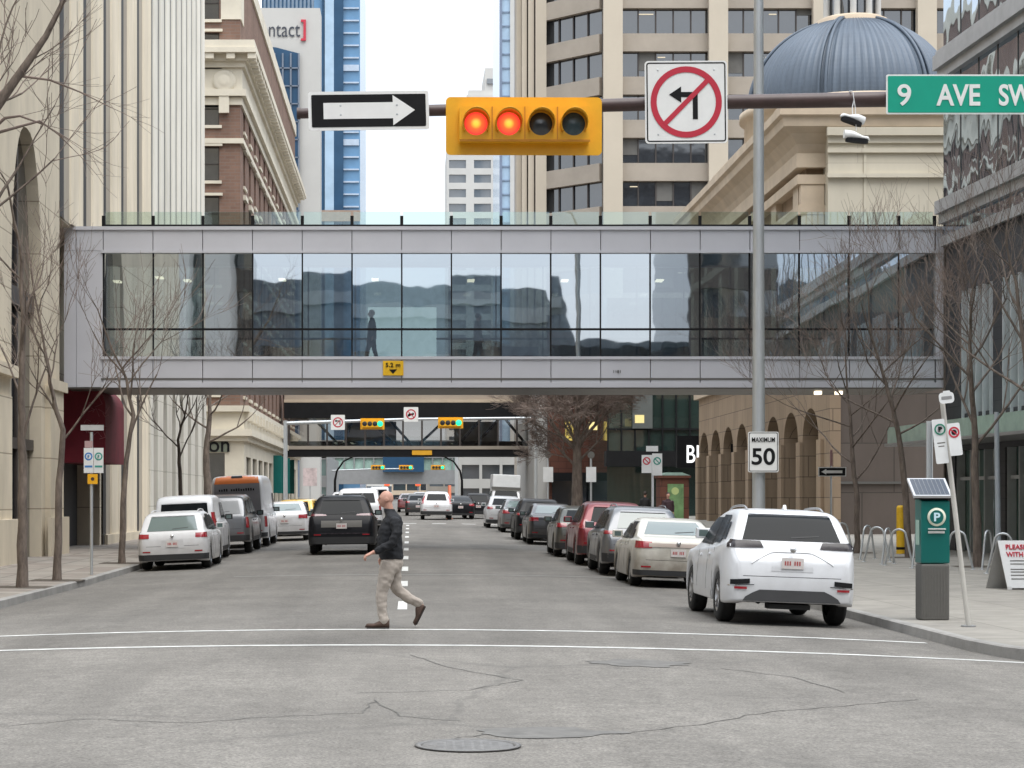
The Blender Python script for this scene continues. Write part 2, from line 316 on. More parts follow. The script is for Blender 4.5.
# ================================================================ ground, road, sidewalks
def slope(y): return .0065*max(0,min(y,320)-45)
def G(x,y):                       # road surface with its crown
    return slope(y)-.0035*min(abs(x),7.2)**2
def SW(x,y): return slope(y)-.175+.145+.008*max(0,abs(x)-7)
def asphalt():
    m=bpy.data.materials.new('weathered asphalt'); m.use_nodes=True; n=m.node_tree; p=n.nodes['Principled BSDF']; L=n.links.new
    p.inputs['Roughness'].default_value=.88; p.inputs['Specular IOR Level'].default_value=.35
    t=n.nodes.new('ShaderNodeTexCoord')
    def noise(sc,det=6,scale=None,ro=.6):
        z=n.nodes.new('ShaderNodeTexNoise'); z.inputs['Scale'].default_value=sc; z.inputs['Detail'].default_value=det; z.inputs['Roughness'].default_value=ro
        if scale:
            mp=n.nodes.new('ShaderNodeMapping'); mp.inputs['Scale'].default_value=scale; L(t.outputs['Object'],mp.inputs[0]); L(mp.outputs[0],z.inputs['Vector'])
        else: L(t.outputs['Object'],z.inputs['Vector'])
        return z
    big=noise(.35,5); lane=noise(1.0,4,(.9,.06,1)); fine=noise(38,4,None,.8); mid=noise(5,6,None,.7)
    base=n.nodes.new('ShaderNodeValToRGB'); e=base.color_ramp.elements; e[0].position=.32; e[0].color=(.139,.130,.118,1); e[1].position=.68; e[1].color=(.192,.180,.163,1); L(big.outputs[0],base.inputs[0])
    def mul(c,z,lo,hi,a=.35,b=.65):
        r=n.nodes.new('ShaderNodeMapRange'); r.inputs[1].default_value=a; r.inputs[2].default_value=b; r.inputs[3].default_value=lo; r.inputs[4].default_value=hi; L(z,r.inputs[0])
        s=n.nodes.new('ShaderNodeVectorMath'); s.operation='SCALE'; L(c,s.inputs[0]); L(r.outputs[0],s.inputs['Scale']); return s.outputs[0]
    c=mul(base.outputs[0],lane.outputs[0],.86,1.1); c=mul(c,mid.outputs[0],.86,1.12); c=mul(c,fine.outputs[0],.45,1.55,.32,.68)
    # cracks: warped cell edges, kept only in some areas
    wz=noise(.9,4); 
    mxv=n.nodes.new('ShaderNodeMix'); mxv.data_type='VECTOR'; mxv.inputs[0].default_value=.35; L(t.outputs['Object'],mxv.inputs[4]); L(wz.outputs['Color'],mxv.inputs[5])
    def crack(sc,wd,thr0,thr1,seed):
        v=n.nodes.new('ShaderNodeTexVoronoi'); v.feature='DISTANCE_TO_EDGE'; v.inputs['Scale'].default_value=sc
        mp=n.nodes.new('ShaderNodeMapping'); mp.inputs['Location'].default_value=(seed,seed*2,0); L(mxv.outputs[1],mp.inputs[0]); L(mp.outputs[0],v.inputs['Vector'])
        r=n.nodes.new('ShaderNodeMapRange'); r.inputs[1].default_value=wd*.3; r.inputs[2].default_value=wd; r.inputs[3].default_value=1; r.inputs[4].default_value=0; L(v.outputs['Distance'],r.inputs[0])
        k=noise(.16,3,(1,1,1)); q=n.nodes.new('ShaderNodeMapRange'); q.inputs[1].default_value=thr0; q.inputs[2].default_value=thr1; L(k.outputs[0],q.inputs[0])
        m_=n.nodes.new('ShaderNodeMath'); m_.operation='MULTIPLY'; L(r.outputs[0],m_.inputs[0]); L(q.outputs[0],m_.inputs[1]); return m_.outputs[0]
    ck=crack(.22,.008,.42,.5,3.3)
    mixc=n.nodes.new('ShaderNodeMix'); mixc.data_type='RGBA'; ymk=n.nodes.new('ShaderNodeSeparateXYZ'); L(t.outputs['Object'],ymk.inputs[0]); ylt=n.nodes.new('ShaderNodeMapRange'); ylt.inputs[1].default_value=21; ylt.inputs[2].default_value=25; ylt.inputs[3].default_value=.4; ylt.inputs[4].default_value=.05; L(ymk.outputs[1],ylt.inputs[0]); ckm=n.nodes.new('ShaderNodeMath'); ckm.operation='MULTIPLY'; L(ck,ckm.inputs[0]); L(ylt.outputs[0],ckm.inputs[1]); L(ckm.outputs[0],mixc.inputs[0]); L(c,mixc.inputs[6]); mixc.inputs[7].default_value=(.09,.086,.08,1)
    # the older, lighter surface of the crossing street and darker one of the block ahead
    sp=n.nodes.new('ShaderNodeSeparateXYZ'); L(t.outputs['Object'],sp.inputs[0])
    r=n.nodes.new('ShaderNodeMapRange'); r.inputs[1].default_value=23.6; r.inputs[2].default_value=24.6; r.inputs[3].default_value=1.1; r.inputs[4].default_value=.93; L(sp.outputs[1],r.inputs[0])
    s=n.nodes.new('ShaderNodeVectorMath'); s.operation='SCALE'; L(mixc.outputs[2],s.inputs[0]); L(r.outputs[0],s.inputs['Scale'])
    L(s.outputs[0],p.inputs['Base Color'])
    b=n.nodes.new('ShaderNodeBump'); b.inputs['Strength'].default_value=.35; b.inputs['Distance'].default_value=.01; L(fine.outputs[0],b.inputs['Height']); L(b.outputs[0],p.inputs['Normal'])
    return m
M['asphalt']=asphalt()
M['ground']=mat('grey paved ground',(.2,.19,.18),.9,var=.15,vs=.2)
M['patch']=mat('dark asphalt patch',(.145,.14,.132),.9,var=.25,vs=6)
def sheet(name,xs,ys,zf,m,loc=None):
    b=MB(); nx=len(xs)
    vs=[(x,y,zf(x,y)) for y in ys for x in xs]
    b.add(vs,[(j*nx+i,j*nx+i+1,(j+1)*nx+i+1,(j+1)*nx+i) for j in range(len(ys)-1) for i in range(nx-1)],0,True)
    return b.build(name,m)
rows=[-60,-30,0,8,12,16,19.5,22,25.5,30,35,40,45,50,60,75,90,110,130,160,200,260,320,500]
cols=[-7.3,-6.5,-5.5,-4.5,-3.5,-2.5,-1.5,-.5,.5,1.5,2.5,3.5,4.5,5.5,6.5,7.3]
tag(sheet('road',cols,rows,G,M['asphalt']),kind='structure')
tag(sheet('crossing_road_left',[-160,-40,-13,-7.3],[-60,-30,0,8,12,16,19.5,22.0,26],lambda x,y:-.187,M['asphalt']),kind='structure')
tag(sheet('crossing_road_right',[7.3,13,40,160],[-60,-30,0,8,12,16,19.5,22.0,26],lambda x,y:-.187,M['asphalt']),kind='structure')
g=MB(); g.quad((-2500,-2500,-.45),(2500,-2500,-.45),(2500,5000,-.45),(-2500,5000,-.45)); tag(g.build('ground',M['ground']),kind='structure')
g=MB(); g.quad((-400,320,1.6),(400,320,1.6),(400,1600,1.6),(-400,1600,1.6)); tag(g.build('far_ground',M['ground']),kind='structure')
def kx(y,side):
    b=6.9 if side>0 else 7.05
    if y>=25.5: return b
    d=25.5-y; return b+6-math.sqrt(max(0,36-d*d))
ks=[19.5,19.9,20.5,21.3,22.2,23.2,24.3,25.5]+[27,30,35,40,45,50,55,60,70,80,90,100,120,140,170,200,240,280,320]
def sidewalk_mat(name,c,tile,dark):
    return block(name,c,tuple(q*.93 for q in c),dark,tile,tile,.012,rough=.9,bump=.2,stain=.22,offset=0)
def floor_mat(name,c1,c2,dark,tile,ms=.012):
    m=block(name,c1,c2,dark,tile,tile,ms,rough=.9,bump=.2,stain=.25,offset=0,ssc=1.5)
    n=m.node_tree; br=[q for q in n.nodes if q.type=='TEX_BRICK'][0]; t=[q for q in n.nodes if q.type=='TEX_COORD'][0]
    n.links.new(t.outputs['Object'],br.inputs['Vector']); return m
M['walk_r']=floor_mat('sidewalk slabs',(.31,.292,.26),(.29,.273,.245),(.19,.178,.157),1.6)
M['walk_l']=floor_mat('sidewalk slabs with pink tone',(.31,.285,.25),(.24,.205,.18),(.15,.135,.12),.9,.02)
for side,nm in ((-1,'left'),(1,'right')):
    b=MB(); k=MB()
    outs=[.16,.8,1.6,2.6,4,6,9,13,20,60]
    for i,y in enumerate(ks[:-1]):
        y2=ks[i+1]
        for j in range(len(outs)-1):
            p=[]
            for yy,o in ((y,outs[j]),(y,outs[j+1]),(y2,outs[j+1]),(y2,outs[j])):
                x=side*(kx(yy,side)+o); p.append((x,yy,SW(x,yy)))
            if side<0: p.reverse()
            b.quad(*p)
        def K(yy,o,dz): x=side*(kx(yy,side)+o); return (x,yy,SW(x,yy)+dz)
        for (o1,z1,o2,z2) in ((0,-.30,.012,-.012),(.012,-.012,.04,.003),(.04,.003,.155,.003),(.155,.003,.16,-.05)):
            p=[K(y,o1,z1),K(y,o2,z2),K(y2,o2,z2),K(y2,o1,z1)]
            if side>0:p.reverse()
            k.quad(*p)
    y=ks[0]; x0=side*(kx(y,side)); 
    b.box(x0,side*70,y-.02,y,-.3,-.02)
    tag(b.build('sidewalk_'+nm,M['walk_l'] if side<0 else M['walk_r']),kind='structure')
    tag(k.build('kerb_'+nm,M['kerb']),kind='structure')
# painted markings, 4 mm over the road
def strip(mb,pts,wd,dz=.004,z=G):
    pts=[Vector((a,b_,0)) for a,b_ in pts]
    vs=[]
    for i,p in enumerate(pts):
        t=(pts[min(i+1,len(pts)-1)]-pts[max(i-1,0)]).normalized(); nn=Vector((-t.y,t.x,0))*wd/2
        for q in (p+nn,p-nn): vs.append((q.x,q.y,z(q.x,q.y)+dz))
    mb.add(vs,[(2*i,2*i+1,2*i+3,2*i+2) for i in range(len(pts)-1)])
def wl(name,x0,x1,y0,y1,wd):
    mb=MB(); n=60; rnd=random.Random(hash(name)%97 if False else len(name))
    strip(mb,[(x0+(x1-x0)*i/n,y0+(y1-y0)*i/n+rnd.uniform(-.015,.015)) for i in range(n+1)],wd)
    o=mb.build(name,M['white_line']); tag(o,kind='structure'); return o
wl('crosswalk_line_far',-7.0,6.7,27.15,26.6,.17)
wl('crosswalk_line_near',-7.0,7.1,24.35,23.6,.17)
mb=MB(); strip(mb,[(-4+i*.3,46.5) for i in range(31)],.18); tag(mb.build('faint_stop_line',mat('almost worn off paint',(.25,.245,.235),.85,var=.2,vs=4)),kind='structure')
mb=MB()
for D in [31.8,40.4,48.4,56.2,64,72,80,88,96,104]:
    strip(mb,[(-.12,D),(-.12,D+2.6)],.15)
tag(mb.build('lane_dashes',M['white_line']),kind='structure')
mb=MB()
for i in range(7):
    x=-3.6+i*1.6; strip(mb,[(x,111),(x+.75,111)],.9)
strip(mb,[(-6.2,118),(6.4,118)],.6)
tag(mb.build('far_crosswalk_bars',M['white_line']),kind='structure')
# tar sealed cracks and patches seen in the foreground
def crk(name,pp,wd=.03):
    rnd=random.Random(len(name)); pts=[]
    for i in range(len(pp)-1):
        (a,b_),(c,d)=pp[i],pp[i+1]
        D1=F*1.7/(b_-500);D2=F*1.7/(d-500); x1,x2=px(a,D1),px(c,D2)
        for k in range(6):
            t=k/6; pts.append((x1+(x2-x1)*t+rnd.uniform(-.03,.03),D1+(D2-D1)*t+rnd.uniform(-.04,.04)))
    mb=MB(); strip(mb,pts,wd,.003); tag(mb.build(name,mat('dark crack tar',(.112,.107,.098),.95,var=.4,vs=3)),kind='structure')
crk('road_crack',[(415,747),(470,736),(530,728),(620,733),(700,722),(770,708),(850,700),(930,690)],.015)
crk('road_crack',[(0,722),(90,716),(180,722),(280,716),(360,713),(375,700),(400,716),(470,722)],.016)
crk('road_crack',[(410,655),(450,668),(520,680),(470,690),(330,694)],.016)
crk('road_crack',[(720,665),(790,672),(860,690)],.02)
mb=MB(); c=(px(655,20.0),21.3)
for (cx,cy,rx,ry,s_) in ((px(640,21.6),21.6,.55,.5,1),(px(545,15.2),15.0,.55,.35,2)):
    rnd=random.Random(s_); vs=[(cx,cy,G(cx,cy)+.0045)]; n=22
    for i in range(n):
        a=2*math.pi*i/n; q=rnd.uniform(.75,1.15); x=cx+rx*q*math.cos(a); y=cy+ry*q*math.sin(a); vs.append((x,y,G(x,y)+.0045))
    mb.add(vs,[(0,i+1,(i+1)%n+1) for i in range(n)])
tag(mb.build('asphalt_patch',M['patch']),kind='structure')
# manhole
cx,cy=px(468,14.15),14.15
t=thing('manhole_cover','round cast iron manhole cover set in the asphalt in the foreground','manhole cover',(cx,cy,G(cx,cy)))
iron=mat('worn cast iron',(.17,.165,.16),.6,metal=.2,var=.25,vs=14,bump=.4,bs=40); z0=G(cx,cy)
mb=MB(); mb.lathe((cx,cy,z0),[(.36,.003),(.37,.012),(.33,.012),(.325,.0)],48); mb.build('ring',iron,t)
mb=MB(); mb.lathe((cx,cy,z0),[(.0,.010),(.31,.010),(.318,.002)],48)
for i in range(-4,5):
    for j in range(-4,5):
        if i*i+j*j<17: mb.box(cx+i*.064-.022,cx+i*.064+.022,cy+j*.064-.022,cy+j*.064+.022,z0+.0101,z0+.0112)
mb.build('cover',iron,t)
# ================================================================ buildings
def punched(mb,O,u,nrm,Wd,H,rects,depth=.25,m=0):
    O=Vector(O);u=Vector(u).normalized();nrm=Vector(nrm).normalized()
    us=sorted({0,Wd,*[q for r in rects for q in r[:2]]}); vs=sorted({0,H,*[q for r in rects for q in r[2:]]})
    us=[q for q in us if 0<=q<=Wd]; vs=[q for q in vs if 0<=q<=H]
    def P(a,b,d=0): return O+u*a+Vector((0,0,b))-nrm*d
    flip=u.cross(Vector((0,0,1))).dot(nrm)<0
    def Q(a,b,c,d):
        p=[a,b,c,d]
        if flip:p.reverse()
        mb.quad(*p,m)
    for i in range(len(us)-1):
        for j in range(len(vs)-1):
            cu=(us[i]+us[i+1])/2;cv=(vs[j]+vs[j+1])/2
            if any(r[0]<cu<r[1] and r[2]<cv<r[3] for r in rects): continue
            Q(P(us[i],vs[j]),P(us[i+1],vs[j]),P(us[i+1],vs[j+1]),P(us[i],vs[j+1]))
    for (a0,a1,b0,b1) in rects:
        Q(P(a0,b0,depth),P(a0,b0),P(a0,b1),P(a0,b1,depth)) ; Q(P(a1,b0),P(a1,b0,depth),P(a1,b1,depth),P(a1,b1))
        Q(P(a0,b0,depth),P(a1,b0,depth),P(a1,b0),P(a0,b0)); Q(P(a0,b1),P(a1,b1),P(a1,b1,depth),P(a0,b1,depth))
def winpart(parent,O,u,nrm,r,depth,mframe,mglass,name='window',cross=True,fw=.07,hood=None,sill=None,pane=None):
    O=Vector(O);u=Vector(u).normalized();n=Vector(nrm).normalized(); a0,a1,b0,b1=r; z=Vector((0,0,1))
    fr=MB()
    def bar(ua,ub,va,vb,d0,d1): 
        c=O+u*((ua+ub)/2)+z*((va+vb)/2)-n*((d0+d1)/2)
        fr.obox(c,u*((ub-ua)/2),n*((d1-d0)/2),z*((vb-va)/2))
    d0,d1=depth-.1,depth+.02
    bar(a0,a0+fw,b0,b1,d0,d1);bar(a1-fw,a1,b0,b1,d0,d1);bar(a0+fw,a1-fw,b0,b0+fw,d0,d1);bar(a0+fw,a1-fw,b1-fw,b1,d0,d1)
    if cross: bar(a0+fw,a1-fw,(b0+b1)/2-fw*.4,(b0+b1)/2+fw*.4,d0+.01,d1-.01)
    w_=fr.build(name,mframe,parent)
    if sill: fr=MB(); bar(a0-.15,a1+.15,b0-.18,b0-.003,-.12,.05); fr.build('sill',M['terra'],w_)
    if hood: fr=MB(); bar(a0-.2,a1+.2,b1+.003,b1+hood,-.18,.05); fr.build('hood',M['terra'],w_)
    g=MB(); c=lambda a,b: O+u*a+z*b-n*(depth-.03)
    g.add([c(a0+fw*.5,b0+fw*.5),c(a1-fw*.5,b0+fw*.5),c(a1-fw*.5,b1-fw*.5),c(a0+fw*.5,b1-fw*.5)],[(0,1,2,3)])
    g.build('pane',mglass,w_); return w_

# ---- left: cream limestone building with fluted piers
LB=thing('limestone_building','cream limestone building with fluted piers and a pointed arch window on the left','building',(-10.5,30,0))
X0=-10.5
mb=MB()
# plain pylon with the pointed arch opening (D 30..61.4)
def arch_wall(mb,x,y0,y1,z0,z1,ay0,ay1,azs,azt,depth,m=0,n=10):
    # wall facing +X with a pointed-arch opening; returns outline
    c=(ay0+ay1)/2; hw=(ay1-ay0)/2
    L=[];Rr=[]
    for i in range(n+1):
        t=i/n; yy=hw*math.cos(t*math.pi/2)**.8; zz=azs+(azt-azs)*math.sin(t*math.pi/2)
        L.append((c-yy,zz)); Rr.append((c+yy,zz))
    L=[(ay0,z0)]+L; Rr=[(ay1,z0)]+Rr
    for A,edge in ((L,y0),(Rr,y1)):
        for i in range(len(A)-1):
            q=[(x,edge,A[i][1]),(x,A[i][0],A[i][1]),(x,A[i+1][0],A[i+1][1]),(x,edge,A[i+1][1])]
            if A is Rr:q.reverse()
            mb.quad(*q,m)
            r=[(x,A[i][0],A[i][1]),(x-depth,A[i][0],A[i][1]),(x-depth,A[i+1][0],A[i+1][1]),(x,A[i+1][0],A[i+1][1])]
            if A is Rr:r.reverse()
            mb.quad(*r,m)
    mb.quad((x,y0,azt),(x,y1,azt),(x,y1,z1),(x,y0,z1),m)
    return L,Rr
zb=-.2
arch_wall(mb,X0,50.5,61.4,zb,36,54.0,58.4,7.4,11.9,.35)
mb.quad((X0,30,zb),(X0,50.5,zb),(X0,50.5,36),(X0,30,36))
mb.quad((X0,61.4,zb),(X0-.95,61.4,zb),(X0-.95,61.4,36),(X0,61.4,36))
mb.quad((X0-25,30,zb),(X0,30,zb),(X0,30,36),(X0-25,30,36))
mb.quad((X0-25,30,36),(X0,30,36),(X0,61.4,36),(X0-25,61.4,36))
# shallow projecting pilaster by the arch and at the skywalk end
mb.box(X0,X0+.16,59.0,61.2,zb,5.0); mb.box(X0,X0+.10,46,53.6,zb,4.4)
mb.build('wall',M['stone'],LB)
mb=MB()
for (z0,z1,o) in ((zb,1.2,.28),(4.9,5.2,.24)):
    mb.box(X0+.003,X0+o,30,53.9,z0,z1); mb.box(X0+.17,X0+o,58.5,61.5,z0,z1)
mb.build('base_course',M['stone'],LB)
# arch window
fr=MB(); 
fr.box(X0-.33,X0-.26,56.1,56.3,zb,11.4); fr.box(X0-.33,X0-.2,54,58.4,7.0,7.5); fr.box(X0-.33,X0-.22,54,58.4,3.1,3.4)
aw=fr.build('arch_window',M['bronze'],LB)
MB().quad((X0-.34,53.9,zb),(X0-.34,58.5,zb),(X0-.34,58.5,12),(X0-.34,53.9,12)).build('pane',M['win'],aw)
# fluted piers, each bay 4.6 m
mbp=MB(); mbd=MB(); mbw=MB(); mbpr=MB(); mbwr=MB()
ys=61.6; k=0
LBEND=104.8
while ys<LBEND-.5:
    y0=ys; pw=4.32
    far= y0>82
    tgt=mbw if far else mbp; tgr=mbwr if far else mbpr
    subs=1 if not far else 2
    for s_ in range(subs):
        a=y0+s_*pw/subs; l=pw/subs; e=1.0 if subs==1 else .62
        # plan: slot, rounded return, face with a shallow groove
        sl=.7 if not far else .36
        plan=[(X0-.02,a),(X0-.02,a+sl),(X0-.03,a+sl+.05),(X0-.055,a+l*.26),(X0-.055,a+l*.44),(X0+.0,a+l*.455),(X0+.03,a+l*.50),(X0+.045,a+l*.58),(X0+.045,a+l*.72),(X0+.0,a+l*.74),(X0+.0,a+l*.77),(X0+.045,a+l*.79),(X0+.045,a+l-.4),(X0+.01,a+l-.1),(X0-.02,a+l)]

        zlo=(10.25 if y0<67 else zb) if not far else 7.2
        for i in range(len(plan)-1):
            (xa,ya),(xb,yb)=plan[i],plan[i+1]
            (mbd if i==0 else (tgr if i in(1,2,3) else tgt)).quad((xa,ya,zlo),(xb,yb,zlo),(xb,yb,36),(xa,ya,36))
    ys+=pw
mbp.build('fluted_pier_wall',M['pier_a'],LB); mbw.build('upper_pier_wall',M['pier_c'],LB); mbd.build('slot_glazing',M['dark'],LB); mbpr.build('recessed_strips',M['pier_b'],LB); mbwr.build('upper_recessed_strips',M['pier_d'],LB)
# lower far part: pale wall with pointed slots
mb=MB(); y=82.3
mbg=MB()
while y<LBEND-.5:
    y1=min(y+3.2,LBEND)
    arch_wall(mb,X0+.1,y,y1,zb,7.2,y+.9,y1-.9,4.6,6.6,.6,n=6)
    mbg.quad((X0-.35,y+.8,zb),(X0-.35,y1-.8,zb),(X0-.35,y1-.8,6.8),(X0-.35,y+.8,6.8))
    y=y1
mb.box(X0-.6,X0+.1,82.1,82.3,zb,7.2)
mb.box(X0-.6,X0+.16,81.9,LBEND,7.2,7.5)
mb.build('pointed_arcade_wall',M['stone_w'],LB); mbg.build('arcade_glazing',M['win'],LB)
# end wall and roof
MB().box(X0-25,X0-.95,61.5,LBEND,zb,35.9).build('inner_wall',M['gold'],LB)
# horizontal plinth under the piers
mb=MB(); mb.box(X0-.4,X0+.09,70.6,82.0,zb,.5); mb.build('plinth',M['stone'],LB)
# entrance recess and awning
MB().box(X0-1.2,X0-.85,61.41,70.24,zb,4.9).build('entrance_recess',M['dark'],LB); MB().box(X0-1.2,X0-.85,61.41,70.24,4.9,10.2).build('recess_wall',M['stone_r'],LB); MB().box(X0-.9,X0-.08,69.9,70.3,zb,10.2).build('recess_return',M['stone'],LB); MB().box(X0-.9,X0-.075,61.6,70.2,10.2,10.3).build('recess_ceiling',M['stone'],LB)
aw=MB(); n=10; prof=[]
for i in range(n+1):
    a=math.pi/2*i/n; prof.append((X0+.0+.75*math.sin(a),4.7+.75*math.cos(a)))
prof=[(X0-.8,2.9)]+[(X0-.8,5.45)]+prof[1:]+[(X0+.75,2.9)]
aw.prism(prof,65.6,69.9,0,'XZ'); aw.build('awning',M['red_awn'],LB,fix=True)
mb=MB()
rnd=random.Random(4)
for i in range(16):   # pale scribbled flourish printed on the awning front
    a=rnd.uniform(0,6.28); x=X0+rnd.uniform(.15,.8); z=rnd.uniform(3.2,4.8); l=rnd.uniform(.1,.3)
    mb.tube([(x,65.597,z),(x+l*math.cos(a),65.597,z+l*math.sin(a)),(x+l*1.4*math.cos(a+.8),65.597,z+l*1.4*math.sin(a+.8))],.012,4)
mb.build('awning_print',mat('pale printed flourish',(.33,.12,.13),.8),LB)

# ---- left: brick and terracotta corner building
BB=thing('brick_building','red brick building with cream terracotta cornice and bands, beyond the limestone building','building',(-10.1,122,0))
XB=-10.1; YB=122
frontr=[];siderects=[]
for i in range(1,9):
    z=6.8+ (i-1)*3.28
    if i==7: continue
    for xx in (1.3,4.6): frontr.append((xx+.0,xx+1.25,z+1.0,z+3.0))
def zz(r): return r
mb=MB(); Oz=0
# front wall starts at x=-18 going to corner
O=(XB-8,YB,0)
fr=[(8-3.3+.0,8-2.3,a,a+2.1) for a in (7.2+.7,10.5+.7,13.8+.7,17.1+.7,21.55-.5,24.7-.6)]+[(8-3.3,8-2.3,27.6,29.4) ,(8-3.3,8-2.3,32.0,34.3)]
fr=[(4.9,5.95,a,b) for a,b in ((8.1,10.2),(11.4,13.5),(14.7,16.8),(18.1,20.1),(22.4,24.3),(26.6,28.2),(30.6,32.6))]
fr=[(5.75,6.75,zc,zc+2.05) for zc in (8.0,11.25,14.5,17.75,20.7,24.0,28.0-.5,30.3)]
punched(mb,O,(1,0,0),(0,-1,0),8,33.6,fr,.35)
W_=58
sr=[]
for fl,z in enumerate((8.0,11.25,14.5,17.75,20.7,24.0)):
    for kk in range(13):
        u=2.2+kk*4.3; sr.append((u,u+1.5,z,z+2.1))
punched(mb,(XB,YB,0),(0,1,0),(1,0,0),W_,33.6,sr,.35)
mb.build('wall',M['brick'],BB)
MB().box(XB-8,XB-.36,YB+.4,YB+W_,0,33.5).build('core',M['dark'],BB)
for r in fr: winpart(BB,O,(1,0,0),(0,-1,0),r,.33,M['bronze'],M['win'],hood=.16,sill=True)
for i,r in enumerate(sr): winpart(BB,(XB,YB,0),(0,1,0),(1,0,0),r,.33,M['bronze'],M['win'],hood=.3 ,sill=True,cross=False)
def band(z0,z1,o,name='cornice_band',mt=None,parent=None):
    mb=MB(); mb.box(XB-8,XB+o,YB-o,YB-.004,z0,z1); mb.box(XB+.004,XB+o,YB-.004,YB+W_,z0,z1); return mb.build(name,mt or M['terra'],parent or BB)
band(25.7,26.1,.35); band(22.9,23.2,.2,'belt_course'); band(28.15,28.45,1.0,'cornice'); band(27.4,27.75,.3,'cornice_band'); band(27.75,28.15,.5); band(28.45,28.9,.9); band(25.2,25.65,.12)
# carved frieze panels over the top floor
mb=MB()
mb.box(XB-2.6,XB+.12,YB-.12,YB-.003,26.1,27.4); mb.box(XB+.003,XB+.12,YB-.003,YB+W_,26.1,27.4)
mb.lathe((XB-.95,YB-.12,26.6),[(0,-.22),(.3,-.24),(.45,-.14),(.6,-.2),(.7,0)],20,axis='Y')
mb.box(XB-1.25,XB-.65,YB-.3,YB-.1,24.7,25.7)
mb.build('carved_frieze',M['terra'],BB)
mb=MB()
for i in range(7): x=XB-7+i*1.25; MB().box(x,x+.5,YB-.9,YB-.504,27.8,28.147).build('dentil',M['terra'],BB)
for i in range(44): y=YB+i*1.3; MB().box(XB+.504,XB+.95,y,y+.55,27.8,28.147).build('dentil',M['terra'],BB)
mb=MB(); mb.box(XB-8,XB+.12,YB-.55,YB+W_,33.6,34.6); mb.build('parapet',M['terra'],BB)
mb=MB(); mb.box(XB-1.15,XB+.06,YB-.06,YB-.004,30.3,33.5); mb.box(XB+.004,XB+.06,YB-.004,YB+2,30.3,33.5); mb.build('corner_pier',M['terra'],BB)
# terracotta base storeys
mb=MB()
punched(mb,(XB-8,YB-.25,0),(1,0,0),(0,-1,0),8.25,6.9,[(3.6,7.1,.6,4.5)],.17)
punched(mb,(XB+.25,YB-.25,0),(0,1,0),(1,0,0),W_,6.9,[(1.6+i*5,5.2+i*5,.5,4.3) for i in range(11)],.17)
mb.box(XB-8,XB+.24,YB-.24,YB+W_,6.9,7.0)
mb.build('base_wall',M['terra'],BB)
band(5.5,5.9,.75,'belt_cornice'); band(5.2,5.5,.5,'belt_cornice'); band(6.95,7.3,.55,'belt_cornice')
mb=MB()
for i in range(20): y=YB+i*2.6; MB().box(XB+.25,XB+.75,y,y+.5,6.4,6.93).build('bracket',M['terra'],BB)
mb=MB(); mb.quad((XB-8,YB-.06,0),(XB-.0,YB-.06,0),(XB-.0,YB-.06,5),(XB-8,YB-.06,5)); mb.quad((XB+.06,YB,0),(XB+.06,YB+W_,0),(XB+.06,YB+W_,5),(XB+.06,YB,5)); mb.build('shop_glazing',M['win'],BB)
mb=MB(); mb.box(XB-7,XB-.7,YB-.33,YB-.26,4.55,5.15); sb=mb.build('sign_board',mat('grey green sign board',(.20,.22,.17),.7),BB)
text('sign_lettering','on',(px(219,121.6),YB-.36,4.85),None,.62,M['black'],sb,.01)
for i,y in enumerate((147,152,157,163)):
    o=MB().box(XB+.3,XB+.9,y,y+.08,2.2,4.9).build('green_banner',M['teal'],BB)

# ---- contact tower (cream slab with blue glazing)
CT=thing('office_tower','cream concrete office tower with dark lettering, a red bracket and a dark blue window wall','office tower',(-13,230,0))
D=230; x0,x1=px(255,D),px(320,D); zt=pz(8,D)
MB().box(x0,x1,D,D+4,0,zt).build('wall',M['offwhite'],CT)
g=MB(); ztop=pz(50,D); g.add([(px(262,D),D-.35,2),(px(299,D),D-.35,2),(px(299,D),D-.35,pz(54,D)),(px(276,D),D-.35,pz(48,D)),(px(262,D),D-.35,pz(47,D))],[(0,1,2,3,4)])
g.build('window_wall',M['bluewin'],CT)
mb=MB()
for i in range(5): x=px(267+i*8,D); mb.box(x-.09,x+.09,D-.5,D-.36,2,pz(54,D))
for i in range(26):
    z=6+i*2.0
    if z<pz(54,D): mb.box(px(262,D),px(299,D),D-.5,D-.36,z,z+.14)
mb.build('mullions',mat('blue grey mullion',(.16,.19,.24),.5),CT)
text('lettering','contact',(px(276.6,D),D-.1,pz(31,D)),5.3,1.35,mat('dark grey sign letters',(.04,.045,.06),.5),CT,.0)
mb=MB(); xa,xb=px(301,D),px(306,D); z0,z1=pz(41,D),pz(20,D)
mb.box(xb-.28,xb,D-.25,D-.05,z0,z1); mb.box(xa,xb-.28,D-.25,D-.05,z0,z0+.25); mb.box(xa,xb-.28,D-.25,D-.05,z1-.25,z1); mb.build('red_bracket',M['red_sign'],CT)

def slab(name,label,pa,pb,D,ptop,dep,mt,bands=None,cat='office tower',z0=0):
    o=thing(name,label,cat,(px((pa+pb)/2,D),D,0))
    MB().box(px(pa,D),px(pb,D),D,D+dep,z0,pz(ptop,D)).build('wall',mt,o); return o
